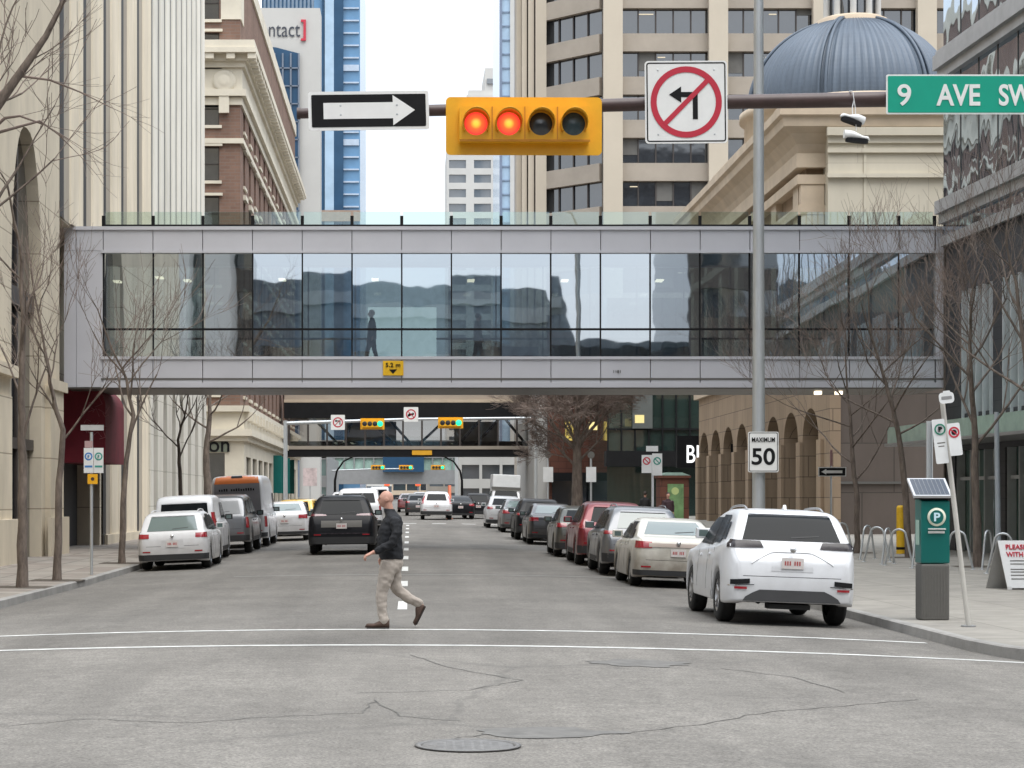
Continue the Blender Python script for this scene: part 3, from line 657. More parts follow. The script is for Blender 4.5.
# ---- blue glass tower
BT=slab('glass_tower','tall blue and white striped glass tower right of the lettered cream tower','318 360'and 314,360,300,-60,40,M['sky_glass'])
D=300
for (a,b,mt,nm) in ((325,334,M['sky_glass2'],'pale_glass_strip'),(341,343.5,M['bluewin'],'dark_corner_strip'),(334,341,M['bluewin'],'blue_glass_strip'),(322,324,M['bluewin'],'dark_fin')):
    MB().box(px(a,D),px(b,D),D-.6,D-.01,0,pz(-60,D)).build(nm,mt,BT)
slm=mat('pale blue grey metal',(.42,.50,.60),.4)
for i in range(24):
    z=pz(220-i*12.4,D); MB().box(px(343.5,D),px(359,D),D-.25,D-.02,z,z+ (.9 if i%6==0 else .22)).build('spandrel_line',slm,BT)
MB().box(px(318,D),px(360.4,D),D-.9,D-.61,pz(222,D),pz(211,D)).build('base_band',mat('tan stone band',(.30,.22,.17),.8),BT)
slab('glass_tower','pale blue glass tower rising behind the lettered cream tower','',258,322,D+60,-60,30,M['sky_glass2']) if False else None
T3=thing('glass_tower','pale blue glass tower peeping over the roof of the lettered cream tower','office tower',(px(290,380),380,0))
MB().box(px(262,380),px(326,380),380,400,0,pz(-60,380)).build('wall',M['sky_glass2'],T3)
mb=MB()
for i in range(16): x=px(262+i*4,380); mb.box(x,x+.3,379.5,379.99,40,pz(-60,380))
mb.build('mullions',M['bluewin'],T3)
# ---- white far building with punched windows
D=500
WH=thing('office_block','distant off white office block with rows of grey windows, left of the beige tower','office tower',(px(475,D),D,0))
rects=[]; x0=px(447,D); 
for i in range(34):
    z=pz(160,D)-3.55*i
    if z<3: break
    for (a,b) in ((449,466),(474,491),(496,508)): rects.append((px(a,D)-x0,px(b,D)-x0,z-2.0,z))
H=pz(146,D)
mb=MB(); punched(mb,(x0,D,0),(1,0,0),(0,-1,0),px(516,D)-x0,H,[r for r in rects if r[3]<H-.5],.6); mb.box(x0,px(516,D),D+.7,D+30,0,H)
mb.build('wall',M['offwhite'],WH)
MB().quad((x0,D+.55,0),(px(516,D),D+.55,0),(px(516,D),D+.55,H),(x0,D+.55,H)).build('glazing',M['winlight'],WH)
mb=MB()
for i in range(12):
    mb.box(px(448+i*2,D),px(508,D),D+2+i,D+20,H+i*1.35,H+(i+1)*1.35)
mb.box(px(470,D),px(510,D),D+14,D+30,H,pz(84,D)); mb.build('stepped_roof',M['offwhite'],WH)
D=540
W2=thing('office_block','upper part of a distant white block with a square top, beside the thin blue tower','office tower',(px(492,D),D,0))
MB().box(px(485,D),px(508,D),D,D+25,0,pz(68,D)).build('wall',M['offwhite'],W2)
MB().box(px(487,D),px(507,D),D-.5,D-.02,pz(84,D),pz(79,D)).build('window_band',M['winlight'],W2)
# ---- thin blue tower
D=380
TB=thing('glass_tower','narrow pale blue glass tower squeezed left of the beige tower','office tower',(px(510,D),D,0))
MB().box(px(499.5,D),px(522,D),D,D+30,0,pz(-70,D)).build('wall',M['sky_glass2'],TB)
MB().box(px(510,D),px(514,D),D-.5,D-.01,0,pz(-70,D)).build('pale_fin',M['offwhite'],TB)
MB().box(px(499.5,D),px(502,D),D-.5,D-.01,0,pz(-70,D)).build('dark_fin',mat('slate blue metal',(.16,.20,.28),.5),TB)
flm=mat('slate blue floor line',(.20,.26,.35),.5)
for i in range(38): z=40+i*2.6; MB().box(px(502,D),px(510,D),D-.2,D-.02,z,z+.25).build('floor_line',flm,TB)

# ---- big beige tower
D=190; s=F/D
BG=thing('beige_tower','large beige stone office tower with dark ribbon windows behind the dome','office tower',(px(740,D),D,0))
xL=px(603,D); xR=px(1060,D); H=60
MB().box(xL,xR,D+.6,D+40,0,H).build('glazing',M['win'],BG)
# receding facet on the left: from (xL,D) to (px(545)*.., D+22)
D2=D+5.5; xF=px(545,D2)
fa=Vector((xF,D2+.3,0)); fb=Vector((xL,D+.6,0))
mb=MB(); mb.quad(fa,fb,fb+Vector((0,0,H)),fa+Vector((0,0,H))); mb.build('facet_glazing',M['win'],BG)
per=43.2/s
zbase=pz(16,D)   # spandrel between windows rows
zs=[pz(8,D)-per*i for i in range(-3,22)]
for z in zs:     # z = window head; window height 2.3, spandrel below
    z1=z-2.35; z0=z-per
    if z1<2 or z0>H: continue
    mb=MB(); mb.box(xL,xR,D,D+.6,z0,z1); 
    n=(fb-fa).normalized(); nn=Vector((n.y,-n.x,0))
    c=(fa+fb)/2; L_=(fb-fa).length/2
    mb.obox(c+Vector((0,0,(z0+z1)/2))+nn*.25,n*(L_+.1),nn*.3,Vector((0,0,(z1-z0)/2)))
    mb.build('spandrel',M['beige_d'],BG)
mb=MB()
x=xL
while x<xR: mb.box(x,x+.12,D+.45,D+.62,0,H); x+=1.63
for i in range(5): 
    p=fa.lerp(fb,i/4.0); mb.box(p.x-.05,p.x+.05,p.y-.2,p.y+.1,0,H)
mb.build('mullions',M['bronze'],BG)
for a in (603,708,812,916,1020):
    xa,xb=px(a,D),px(a+19,D); o=MB().box(xa,xb,D-.7,D+.2,0,H).build('pier',M['beige'],BG)
mb=MB()
for (a,b,yo,c) in ((517,522,7.3,0),(522,527,6.4,0),(528,534,6.0,0),(535,546,5.5,0)):
    mb.box(px(a,D2)+.03,px(b,D2),D+yo-.6,D2+1.9,0,H)
mb.build('corner_piers',M['beige'],BG)
MB().box(px(517,D2),px(546,D2),D2+1.95,D2+5,0,H).build('corner_wall',M['beige_d'],BG)
# a few lit ceiling fittings and blinds behind glass
rnd=random.Random(7); clm=(mat('lit ceiling strip',(.5,.45,.35),.5,emit=(1,.85,.6),es=.35))
for z in zs:
    for k in range(3):
        x=rnd.uniform(xL+1,xR-8)
        if 18<z<56: MB().box(x,x+.7,D+.5,D+.58,z-.5,z-.42).build('ceiling_lamp',clm,BG)
bl=mat('grey window blind',(.13,.125,.115),.8)
for z in zs:
    for k in range(28):
        if rnd.random()<.22 and 20<z<54:
            x=xL+.12+k*1.63; MB().box(x,x+1.5,D+.52,D+.59,z-rnd.uniform(.5,2.3),z-.02).build('window_blind',bl,BG)

# ---- domed sandstone building
DB=thing('domed_building','tan sandstone bank building with a blue metal dome and lantern, right of the street','building',(17,83,0))
XD=17.0
# ground floor arcade on the street side, y 83..121
mb=MB(); mbg=MB()
def arcade(mb,x,ya,yb,z0,z1,oy0,oy1,zs_,zt,dp):   # wall facing -X
    c=(oy0+oy1)/2;hw=(oy1-oy0)/2;n=8
    pts=[(hw,z0)]+[(hw*math.cos(math.pi/2*i/n),zs_+(zt-zs_)*math.sin(math.pi/2*i/n)) for i in range(n+1)]
    for sg,e in ((-1,ya),(1,yb)):
        for i in range(len(pts)-1):
            (h0,za),(h1,zb_)=pts[i],pts[i+1]
            q=[(x,e,za),(x,c+sg*h0,za),(x,c+sg*h1,zb_),(x,e,zb_)]
            if sg<0:q.reverse()
            mb.quad(*q)
            r=[(x,c+sg*h0,za),(x+dp,c+sg*h0,za),(x+dp,c+sg*h1,zb_),(x,c+sg*h1,zb_)]
            if sg<0:r.reverse()
            mb.quad(*r)
    mb.quad((x,yb,zt),(x,ya,zt),(x,ya,z1),(x,yb,z1))
y=84.6; per=7.2
mb.box(XD-.0,XD+.38,83.5,84.6,0,9.3)
yy=84.6
while yy<120.5:
    arcade(mb,XD,yy,yy+4.5,0,9.6,yy+.75,yy+4.15,4.3,5.6,.8)
    mbg.quad((XD+.7,yy+4.2,0),(XD+.7,yy+.8,0),(XD+.7,yy+.8,6.2),(XD+.7,yy+4.2,6.2))
    yy+=4.5
mb.build('arcade_wall',M['sandst'],DB); mbg.build('arcade_glazing',M['win'],DB)
for i in range(9):
    y=84.75+i*4.5
    MB().box(XD-.14,XD-.003,y-.55,y+.35,0,4.2).build('pilaster',M['sandst'],DB)
MB().box(XD-.2,XD+.1,83.6,121.4,7.6,8.0).build('string_course',M['sand_trim'],DB)
mb=MB()
for i in range(8):
    y=84.75+i*4.5+2.2
    mb.box(XD+.2,XD+.4,y-.9,y+.9,8.2,9.4)
mb.build('upper_windows',M['win'],DB)
# wall behind the skywalk to the right: dark stone front at y 83
MB().box(XD+.4,XD+22,83,83.6,0,9.3).build('dark_front_wall',M['darkstone'],DB)
MB().box(XD-.02,XD+.42,82.9,83.4,0,9.6).build('corner_pier',M['sandst'],DB)
MB().box(XD+.42,XD+22,82.9,82.98,2.35,2.45).build('rail_line',M['meter_grey'],DB)
# pale upper block at y 83
YP=87.0; zt=pz(128,YP); XP=px(828,YP)
mb=MB(); mb.box(XP,XP+22,YP,YP+.95,9.3,zt); mb.build('pale_upper_wall',M['cream_panel'],DB)
mb=MB()
for (z0,z1,o) in ((zt-.35,zt,.28),(zt-.65,zt-.35,.12),(pz(153,YP),pz(149,YP),.14),(pz(178,YP),pz(174,YP),.2)):
    mb.box(XP-o*.3,XP+22,YP-o,YP-.004,z0,z1)
mb.box(px(865,YP)-.06,px(865,YP)+.06,YP-.05,YP-.006,9.3,zt-.7)
mb.build('moulding',M['cream_panel'],DB)
# main body behind, y 88..121 with big sloping-looking cornice
zc=18.2
mb=MB(); srects=[(2+i*5.4,5.6+i*5.4,10.0,13.2) for i in range(6)]
punched(mb,(XD,121,9.62),(0,-1,0),(-1,0,0),33,zc-1.2-9.62,[(33-b,33-a,c-9.62,d-9.62) for a,b,c,d in srects],.8)
mb.box(XD+.9,XD+20,88.2,121,9,zc-1.2)
mb.quad((XD,88,9),(XD+22,88,9),(XD+22,88,zc-1.2),(XD,88,zc-1.2))
mb.build('upper_wall',M['sandst'],DB)
MB().quad((XD+.75,88,9),(XD+.75,121,9),(XD+.75,121,14),(XD+.75,88,14)).build('upper_glazing',M['win'],DB)
for i in range(7): y=88+i*5.4; MB().box(XD-.3,XD-.003,y+.2,y+1.4,9,15.2).build('upper_pilaster',M['sand_trim'],DB)
MB().box(XD-.3,XP-.03,87.6,87.99,9,15.2).build('upper_pilaster',M['sand_trim'],DB)
mb=MB()
for (z0,z1,o) in ((13.9,14.3,.42),(15.2,15.6,.45),(15.9,16.5,.5)):
    mb.box(XD-o,XD-.003,88-o,121.6,z0,z1); mb.box(XD-.003,XD+22,88-o,87.99,z0,z1)
# deep coved cornice as a swept profile
prof=[(.35,16.5),(.5,16.9),(.8,17.3),(1.15,17.55),(1.2,17.9),(1.35,18.0),(1.35,18.35),(.2,18.5)]
ring=[]
for (o,z) in prof: ring.append([(XD-o,122,z),(XD-o,88-o,z),(XD+22,88-o,z)])
for i in range(len(ring)-1):
    for j in (0,1): mb.quad(ring[i][j],ring[i][j+1],ring[i+1][j+1],ring[i+1][j])
mb.build('cornice',M['sand_trim'],DB)
MB().box(XD-.2,XD+22,88.2,121,zc,zc+.35).build('roof',M['metal_g'],DB)
# attic block & small pediment wall behind the cornice
mb=MB(); mb.box(XD+1.2,XD+14,100,121,18.4,20.3); mb.box(XD+.9,XD+14.3,99.7,121.3,20.3,20.8); mb.build('attic',M['sand_trim'],DB)
mb=MB(); 
for i in range(4): mb.box(XD+.4,XD+1.2,106+i*4,106.5+i*4,18.4,20.2)
mb.build('attic_brackets',M['sand_trim'],DB)
# dome
dy=104; dx=px(852,dy); Rd=5.15; zd=pz(112,dy); hd=pz(24,dy)-zd
def dome_pt(a,t,rr=1.0):   # t 0 base..1 top opening
    ang=t*R(72); r=Rd*math.cos(ang)/1.0*rr; z=zd+ (hd/math.sin(R(72)))*math.sin(ang)*1.0
    return r,z
mb=MB(); nseg=24; na=270
vs=[]
for i in range(nseg+1):
    ang=R(74)*i/nseg; r0=Rd*math.cos(ang); z=zd+(hd/math.sin(R(74)))*math.sin(ang)
    for j in range(na):
        a=2*math.pi*j/na; q=.045 if j%3==0 else 0
        vs.append((dx+(r0+q)*math.cos(a),dy+(r0+q)*math.sin(a),z+q*.4))
mb.add(vs,[(i*na+j,i*na+(j+1)%na,(i+1)*na+(j+1)%na,(i+1)*na+j) for i in range(nseg) for j in range(na)],0,False)
dome=mb.build('dome',M['lead'],DB)
mb=MB()
for kk in range(6):
    a=R(30+60*kk+ -28)
    for w_ in (-.055,.055):
        pts=[]
        for i in range(nseg+1):
            ang=R(74)*i/nseg; r0=Rd*math.cos(ang)+.1; z=zd+(hd/math.sin(R(74)))*math.sin(ang)+.03
            pts.append((dx+r0*math.cos(a+w_*.6),dy+r0*math.sin(a+w_*.6),z))
        mb.tube(pts,.09,6)
mb.build('dome_rib',M['lead'],dome)
MB().lathe((dx,dy,0),[(Rd+.25,18.3),(Rd+.25,zd-.5),(Rd+.5,zd-.45),(Rd+.5,zd-.1),(Rd+.05,zd+.05)],64).build('drum',M['sand_trim'],DB)
zl=zd+hd
MB().lathe((dx,dy,0),[(1.75,zl-.55),(1.8,zl+.1),(1.6,zl+.2),(0,zl+.25)],40).build('lantern_base',M['sand_trim'],DB)
lan=MB().lathe((dx,dy,0),[(1.2,zl+.1),(1.2,zl+4)],24).build('lantern',M['win'],DB)
mb=MB()
for j in range(10):
    a=2*math.pi*j/10+.15; c=(dx+1.32*math.cos(a),dy+1.32*math.sin(a)); mb.cyl((c[0],c[1],zl+.1),.16,3.9,8)
mb.build('lantern_posts',M['offwhite'],lan)
MB().lathe((dx,dy,0),[(1.7,zl+4),(1.7,zl+4.3),(0,zl+6)],24).build('lantern_roof',M['lead'],lan)
# bank signs on the arcade
sg=MB().box(px(731,111),px(748,111),110.9,111.1,pz(465,111),pz(444,111)).build('wall_sign',M['black'],DB)
MB().box(px(734,111),px(747,111),110.86,110.89,pz(457,111),pz(446,111)).build('red_panel',mat('lit red sign panel',(.35,.01,.02),.4,emit=(1,.02,.06),es=.25),sg)
mb=MB()
for (p,q,D_) in ((732,437,112),(814,392,85)): 
    pass
mb=MB(); mb.box(XD-.7,XD-.33,97,97.3,6.9,7.2); mb.build('wall_lamp',M['black'],DB)

# ---- right: dark brick and mirror glass building, frontage slightly turned
GBo=thing('mirror_glass_building','dark building with rippled mirror glass and green glass canopy at the right edge','building',(16.7,64,0))
th=math.atan2(.044,1.0)
ud=Vector((math.sin(th),-math.cos(th),0)); nn=Vector((-math.cos(th),-math.sin(th),0)) # along facade to viewer, outward
O=Vector((16.55,63.6,0))
def fb_(u0,u1,d0,d1,z0,z1,mb,m=0):  # box in facade coords; d outward
    c=O+ud*((u0+u1)/2)+nn*((d0+d1)/2)+Vector((0,0,(z0+z1)/2))
    mb.obox(c,ud*((u1-u0)/2),nn*((d1-d0)/2),Vector((0,0,(z1-z0)/2)),m)
mb=MB(); 
fb_(0,34,-14,0,9.9,40,mb); mb.build('mirror_glass',M['wavy'],GBo)
mb=MB()
for (z0,z1,d) in ((10.25,10.55,.15),(10.55,10.95,.28),(9.55,9.85,.12),(14.7,15.0,.2),(15.0,15.45,.34),(15.45,15.6,.25)): fb_(-.02,34,.002,d,z0,z1,mb)
mb.build('metal_cornice',mat('weathered grey aluminium',(.38,.38,.385),.45,metal=.2,var=.15),GBo)
mb=MB()
for i in range(1,20): fb_(i*1.7,i*1.7+.03,.002,.02,10.95,40,mb)
for i in range(12): fb_(0,34,.002,.018,15.7+i*2.2,15.73+i*2.2,mb)
mb.build('glass_joints',M['meter_grey'],GBo)
# red brown reflecting strip under lower cornice
mb=MB(); fb_(0,34,-.4,-.1,9.85,10.25,mb); mb.build('clerestory',M['win'],GBo)
# lower dark wall with tall windows
mb=MB()
rect=[(1.9,4.5,4.3,8.0),(5.6,8.2,4.3,8.0),(9.6,12.2,4.3,8.4),(13.4,16,4.3,8.4),(18,21,4.3,8.4)]
low=block('dark slate brick',(.062,.062,.068),(.052,.052,.058),(.035,.035,.04),.9,.35,.012,stain=.2,rough=.6)
punched(mb,O-nn*.05+Vector((0,0,0)),ud,nn,34,9.9,rect+[(1.0,4.9,.0,3.2),(5.6,8.6,0,3.2),(9.4,13,0,3.2),(14,18,0,3.2)],.3)
mb.build('lower_wall',low,GBo)
mb=MB(); fb_(.2,33,-.4,-.38,0,9.8,mb); mb.build('storefront_glazing',M['teal_gl'],GBo)
mb=MB()
for r in rect:
    n_=4
    for k in range(n_+1):
        u=r[0]+(r[1]-r[0])*k/n_; fb_(u-.03,u+.03,-.36,.03,r[2]-.2,r[3]+(0),mb)
    for z in (r[2],r[2]+1.5,r[2]+2.9): fb_(r[0],r[1],-.36,-.3,z-.03,z+.05,mb)
for r in ((1.0,4.9),(5.6,8.6),(9.4,13)):
    for k in range(4):
        u=r[0]+(r[1]-r[0])*k/3; fb_(u-.03,u+.03,-.36,-.1,0,3.2,mb)
    fb_(r[0],r[1],-.36,-.2,2.3,2.4,mb)
mb.build('white_mullions',mat('pale grey mullion',(.50,.52,.53),.5),GBo)
mb=MB(); fb_(-.2,30,.0,1.7,3.45,3.95,mb); cn=mb.build('glass_canopy',M['green_can'],GBo)
mb=MB(); fb_(-.2,30,.0,1.8,3.36,3.445,mb); mb.build('canopy_frame',M['metal_g'],cn)
mb=MB(); fb_(0,.1,-14,0,0,9.8,mb); mb.build('end_wall',M['darkstone'],GBo)

# ---- street end on the right: glass fronted building, red brick block
D=135
MG=thing('dark_glass_building','dark glass fronted building with black canopy beyond the sandstone arcade','building',(px(650,D),D,0))
x0,x1=px(607,D),19.5
MB().box(x0,x1+10,D,D+14,0,15).build('glazing',glassy('dark green glass',(.028,.05,.045),.05,wave=.15,ws=.25),MG)
mb=MB()
for i in range(11): x=x0+i*.9; mb.box(x,x+.09,D-.2,D-.01,4,15)
for z in (4,6.3,8.8,11.3,13.8): mb.box(x0,x1,D-.15,D-.005,z,z+.12)
mb.build('mullions',M['black'],MG)
MB().box(x0-.2,x1,D-1.6,D-.25,3.9,4.9).build('canopy',M['black'],MG)
mb=MB(); mb.box(px(632,D),px(652,D),D-.3,D-.205,7.9-1.5,9.3); mb.build('grey_bay_window',mat('grey stone surround',(.10,.11,.105),.7),MG)
sb=MB().box(px(676,124),px(712,124),123.5,124,pz(468,124),pz(436,124)).build('sign_box',M['black'],MG)
text('sign_lettering','BE',(px(695.5,123.4),123.45,pz(454,123.4)),1.05,1.05,mat('lit white letters',(.8,.8,.8),.5,emit=(1,1,1),es=.6),sb,.008)
for (a,b_) in ((593,426),(639,419)):
    y_=D-3; MB().box(px(a-4,y_),px(a+5,y_),y_-.1,y_+.1,pz(b_+4,y_),pz(b_-4,y_)).build('hanging_lamp',mat('lamp in pale yellow shade',(.7,.6,.25),.5,emit=(1,.8,.35),es=.25),MG)
    MB().box(px(a,y_),px(a+.8,y_),y_+.11,y_+3,pz(b_-2,y_),pz(b_-3,y_)).build('lamp_arm',M['black'],MG)
D=150
RB=thing('red_brick_block','orange red brick block with a grey corner strip behind the big bare tree','building',(px(575,D),D,0))
MB().box(px(548,D),px(612,D),D,D+25,0,14).build('wall',M['redbrick2'],RB)
MB().box(px(534.5,D),px(547.7,D),D+.5,D+25,0,14).build('corner_strip',M['offwhite'],RB)
MB().box(px(547,D),px(612,D),D-.9,D-.01,3.1,3.7).build('dark_fascia',M['black'],RB)
MB().box(px(552,D),px(610,D),D-.1,D-.003,0,3.1).build('shopfront',M['win'],RB)
for p_ in (590,): MB().box(px(p_,D),px(p_+7,D),D-.2,D-.01,3.7,11).build('window_strip',M['win'],RB)
text('yellow_sign_mark','O',(px(568,D),D-1.3,pz(431,D)),.4,.5,M['black'],MB().box(px(564,D),px(572,D),D-1.25,D-1.1,pz(441,D),pz(422,D)).build('blade_sign',mat('lit yellow blade sign',(.6,.45,.1),.5,emit=(1,.75,.2),es=.2),RB))
# far blocks closing the street
def farblock(label,pa,pb,D,ptop,dep,mt,mw,rowh=3.6,cw=3.0,name='office_block',wf=.6):
    o=thing(name,label,'building',(px((pa+pb)/2,D),D,0))
    x0,x1=px(pa,D),px(pb,D);H=pz(ptop,D)
    MB().box(x0,x1,D+.4,D+dep,0,H).build('glazing',mw,o)
    mb=MB(); z=3.2
    while z<H: mb.box(x0,x1,D,D+.41,z,min(H,z+rowh*(1-wf))); z+=rowh
    mb.box(x0,x1,D,D+dep+.1,H-.5,H)
    x=x0
    while x<x1-.2: mb.box(x,x+.35,D-.05,D+.42,0,H); x+=cw
    mb.box(x0-.1,x0,D-.03,D+dep,0,H); mb.box(x1,x1+.1,D-.03,D+dep,0,H)
    mb.build('wall',mt,o); return o
farblock('pale grid fronted block under the far footbridge, right of the street',459,540,262,452,20,M['offwhite'],M['winlight'],3,2.6)
farblock('beige low rise with brown windows closing the far end of the street',392,428,600,478,30,M['sand_trim'],M['win'],3.2,4)
farblock('grey glazed block left of the street beyond the dark footbridge',289,326,240,455,40,M['metal_g'],M['teal_gl'],3.4,2.2)
farblock('brown brick block at the far left of the street end',322,362,420,470,40,M['beige_d'],M['win'],3.4,3.2)
farblock('tan block at the far right of the street end',428,470,430,470,40,M['beige_d'],M['winlight'],3.4,3.2)
farblock('far pale street wall between the towers, below the sky gap',350,452,760,470,40,M['offwhite'],M['winlight'],3.6,4)

# ================================================================ skywalks
SK=thing('glass_skywalk','silver and glass pedestrian skywalk crossing over the street','skywalk',(2.8,64,5.3))
D=64; ya,yb=64,68
xa,xb=px(64,D),px(943.5,D); P0=103.2; st=49.75
def Z(p): return pz(p,D)
cols_=[px(P0+st*i,D) for i in range(17)]+[px(935,D)]
for (fy0,fy1,nm) in ((ya,ya+.22,''),(yb-.22,yb,'')):
    for (p0,p1) in ((230,250.5),(359.5,382.5)):
        xs=[px(64,D),px(76,D)]+cols_ if p0==230 else [px(103,D)]+cols_[1:]
        for i in range(len(xs)-1):
            o=MB().box(xs[i]+.012,xs[i+1]-.012,fy0,fy1,Z(p1),Z(p0)).build('cladding_panel',M['metal_w'],SK)
    for (p0,p1,q) in ((226.5,230,.06),(250.5,253,.05),(356.5,359.4,.05),(378,380,.012),(382.5,387.5,.02)):
        MB().box(xa if p0<240 else px(101,D),xb,fy0-q if fy0==ya else fy0,fy1 if fy0==ya else fy1+q,Z(p1),Z(p0)).build('trim_rail',M['metal_w'] if p0 not in(378,) else M['meter_grey'],SK)
# left end panels and backing
for a,b_ in ((64,76),(76.4,102.5)): MB().box(px(a,D),px(b_,D),ya+.01,ya+.2,Z(387),Z(250.6)).build('end_panel',M['metal_w'],SK)
MB().box(px(936,D),xb,ya,yb,Z(383),Z(230)).build('end_panel',M['metal_w'],SK)
mb=MB(); mb.box(xa+.02,xb-.02,ya+.23,yb-.23,Z(382),Z(359)); mb.build('floor_slab',M['meter_grey'],SK)
mb=MB(); mb.box(xa+.02,xb-.02,ya+.23,yb-.23,Z(252),Z(230)); mb.build('roof_slab',M['metal_g'],SK)
MB().box(xa+.02,xb-.02,ya+.03,yb-.03,Z(388.5),Z(387.6)+.01).build('soffit',mat('warm grey soffit metal',(.16,.145,.125),.5,metal=.2),SK)
M['skyglass']=seethru('reflective skywalk glass',.62,(.34,.42,.45),.018,.7,(.88,.94,1.0))
M['skyglass_b']=seethru('rear skywalk glass',.10,(.70,.80,.80),.02)
for i in range(17):
    x0,x1=cols_[i]+.02,cols_[i+1]-.02
    wd=MB(); wd.box(cols_[i]-.022,cols_[i]+.022,ya+.05,ya+.16,Z(356.5),Z(253)); wd.box(x0,x1,ya+.06,ya+.15,Z(330),Z(328))
    f=wd.build('window',M['black'],SK)
    rnd=random.Random(i); tl=rnd.uniform(-.008,.008); tv_=rnd.uniform(-.012,.012)
    MB().quad((x0,ya+.10+tl,Z(356.5)),(x1,ya+.10-tl,Z(356.5)),(x1,ya+.10-tl+tv_,Z(253)),(x0,ya+.10+tl+tv_,Z(253))).build('pane',M['skyglass'],f)
    fb2=MB().box(cols_[i]-.022,cols_[i]+.022,yb-.16,yb-.05,Z(356.5),Z(253)).box(x0,x1,yb-.15,yb-.06,Z(330),Z(328)).build('rear_window',M['black'],SK)
    MB().quad((x0,yb-.1,Z(356.5)),(x1,yb-.1,Z(356.5)),(x1,yb-.1,Z(253)),(x0,yb-.1,Z(253))).build('pane',M['skyglass_b'],fb2)
    # guard rail over
    MB().box(x0+.02,x1-.02,ya+.09,ya+.105,Z(227),Z(211.5)).build('guard_glass',M['green_gl'],SK)
for i in range(18):
    MB().box(cols_[i]-.05,cols_[i]+.05,ya+.04,ya+.085,Z(226.8),Z(215.5)).build('guard_post',M['black'],SK)
MB().box(cols_[0],cols_[-1],ya+.03,ya+.12,Z(227),Z(225)+.02).build('guard_shoe',M['black'],SK)
warm=mat('lit ceiling lamp',(.8,.7,.5),.5,emit=(1,.85,.6),es=2.2)
for p_,q_ in ((117,282),(159,278),(187,281),(282,280),(375,280),(471,281),(565,281),(660,281)):
    MB().box(px(p_-3.5,65.5),px(p_+3.5,65.5),65.4,65.9,pz(q_,65.5),pz(q_-1.6,65.5)).build('ceiling_lamp',warm,SK)
for p_ in (822,843):
    MB().box(px(p_-3,65),px(p_+3,65),65.5,65.8,Z(388.5)-.10,Z(388.5)-.003).build('soffit_lamp',warm,SK)
MB().box(px(367,66),px(437,66),67.4,67.5,Z(357),Z(297)).build('daylight_panel',mat('glowing panel for daylight seen through',(.5,.6,.56),.8,emit=(.72,.85,.84),es=1.15),SK)  # added glowing panel standing for daylight seen through, behind the dark figure
# low counter seen through the glass
MB().box(px(495,66),px(540,66),66.8,67.2,Z(357),Z(340)).build('inner_counter',M['inside'],SK)
cs=MB().box(px(383,D),px(403.5,D),ya-.05,ya-.02,Z(375.5),Z(361)).build('clearance_sign',mat('amber clearance sign',(.85,.50,.01),.5),SK)
text('clearance_text','5.2 m',(px(393,D),ya-.055,Z(365)),.46,.13,M['black'],cs,.01)
MB().prism([(px(389,D),Z(369.5)),(px(397,D),Z(369.5)),(px(393,D),Z(374))],ya-.058,ya-.052).build('arrow_mark',M['black'],cs)
text('number_plate','1181',(px(617,D),ya-.006,Z(371.5)),.22,.09,M['meter_grey'],SK,.01)

# second, dark footbridge
D=158; FB=thing('dark_footbridge','dark brown covered footbridge with diagonal trusses, further up the street','skywalk',(0,D,5))
xa,xb=px(284,D),px(534,D)
def Z2(p): return pz(p,D)
MB().box(xa,xb,D,D+4,Z2(418),Z2(402.5)).build('upper_band',M['black'],FB)
MB().box(xa,xb,D+.1,D+4,Z2(402.4),Z2(399.5)).build('gutter',M['sand_trim'],FB)
MB().box(xa,xb,D+.6,D+3.6,Z2(399.4),Z2(392)).build('roof',M['beige_d'],FB)
MB().box(xa,xb,D-.05,D+4,Z2(449.4),Z2(446)).build('sill_band',M['beige_d'],FB)
MB().box(xa,xb,D,D+4,Z2(456),Z2(449.5)).build('lower_band',M['black'],FB)
for i in range(13):
    x=px(289+i*19,D); MB().box(x-.07,x+.07,D+.02,D+.2,Z2(446),Z2(418)).build('post',M['bronze'],FB)
for i,(a,b_) in enumerate(((313,332),(352,334+18),(368,388),(388,405),(447,425),(465,482)[::-1],(500,482),(505,520))):
    MB().tube([(px(a,D),D+.6,Z2(418)),(px(b_+ (8 if a<b_ else -8),D),D+.6,Z2(446))],.11,6).build('truss_diagonal',M['black'],FB)
gl=seethru('dim footbridge glass',.12,(.55,.52,.48),.03)
MB().quad((xa,D+.25,Z2(446)),(xb,D+.25,Z2(446)),(xb,D+.25,Z2(418)),(xa,D+.25,Z2(418))).build('glazing',gl,FB)
MB().box(px(343,D),px(396,D),D+3.5,D+3.6,Z2(446),Z2(420)).build('back_panel',M['sand_trim'],FB)
MB().box(px(455,D),px(500,D),D+3.5,D+3.6,Z2(446),Z2(420)).build('back_panel',M['inside_l'],FB)
MB().box(xa,xb,D+3.3,D+3.45,Z2(446),Z2(440)).build('inner_rail',M['dark'],FB)
MB().box(px(412,D),px(432,D),D-.12,D-.02,Z2(455),Z2(450.5)).build('clearance_sign',mat('amber sign plate',(.75,.38,.02),.5),FB)
MB().box(px(534,D),px(541,D),D-.3,D+6,0,Z2(392)).build('support_tower',M['black'],FB)
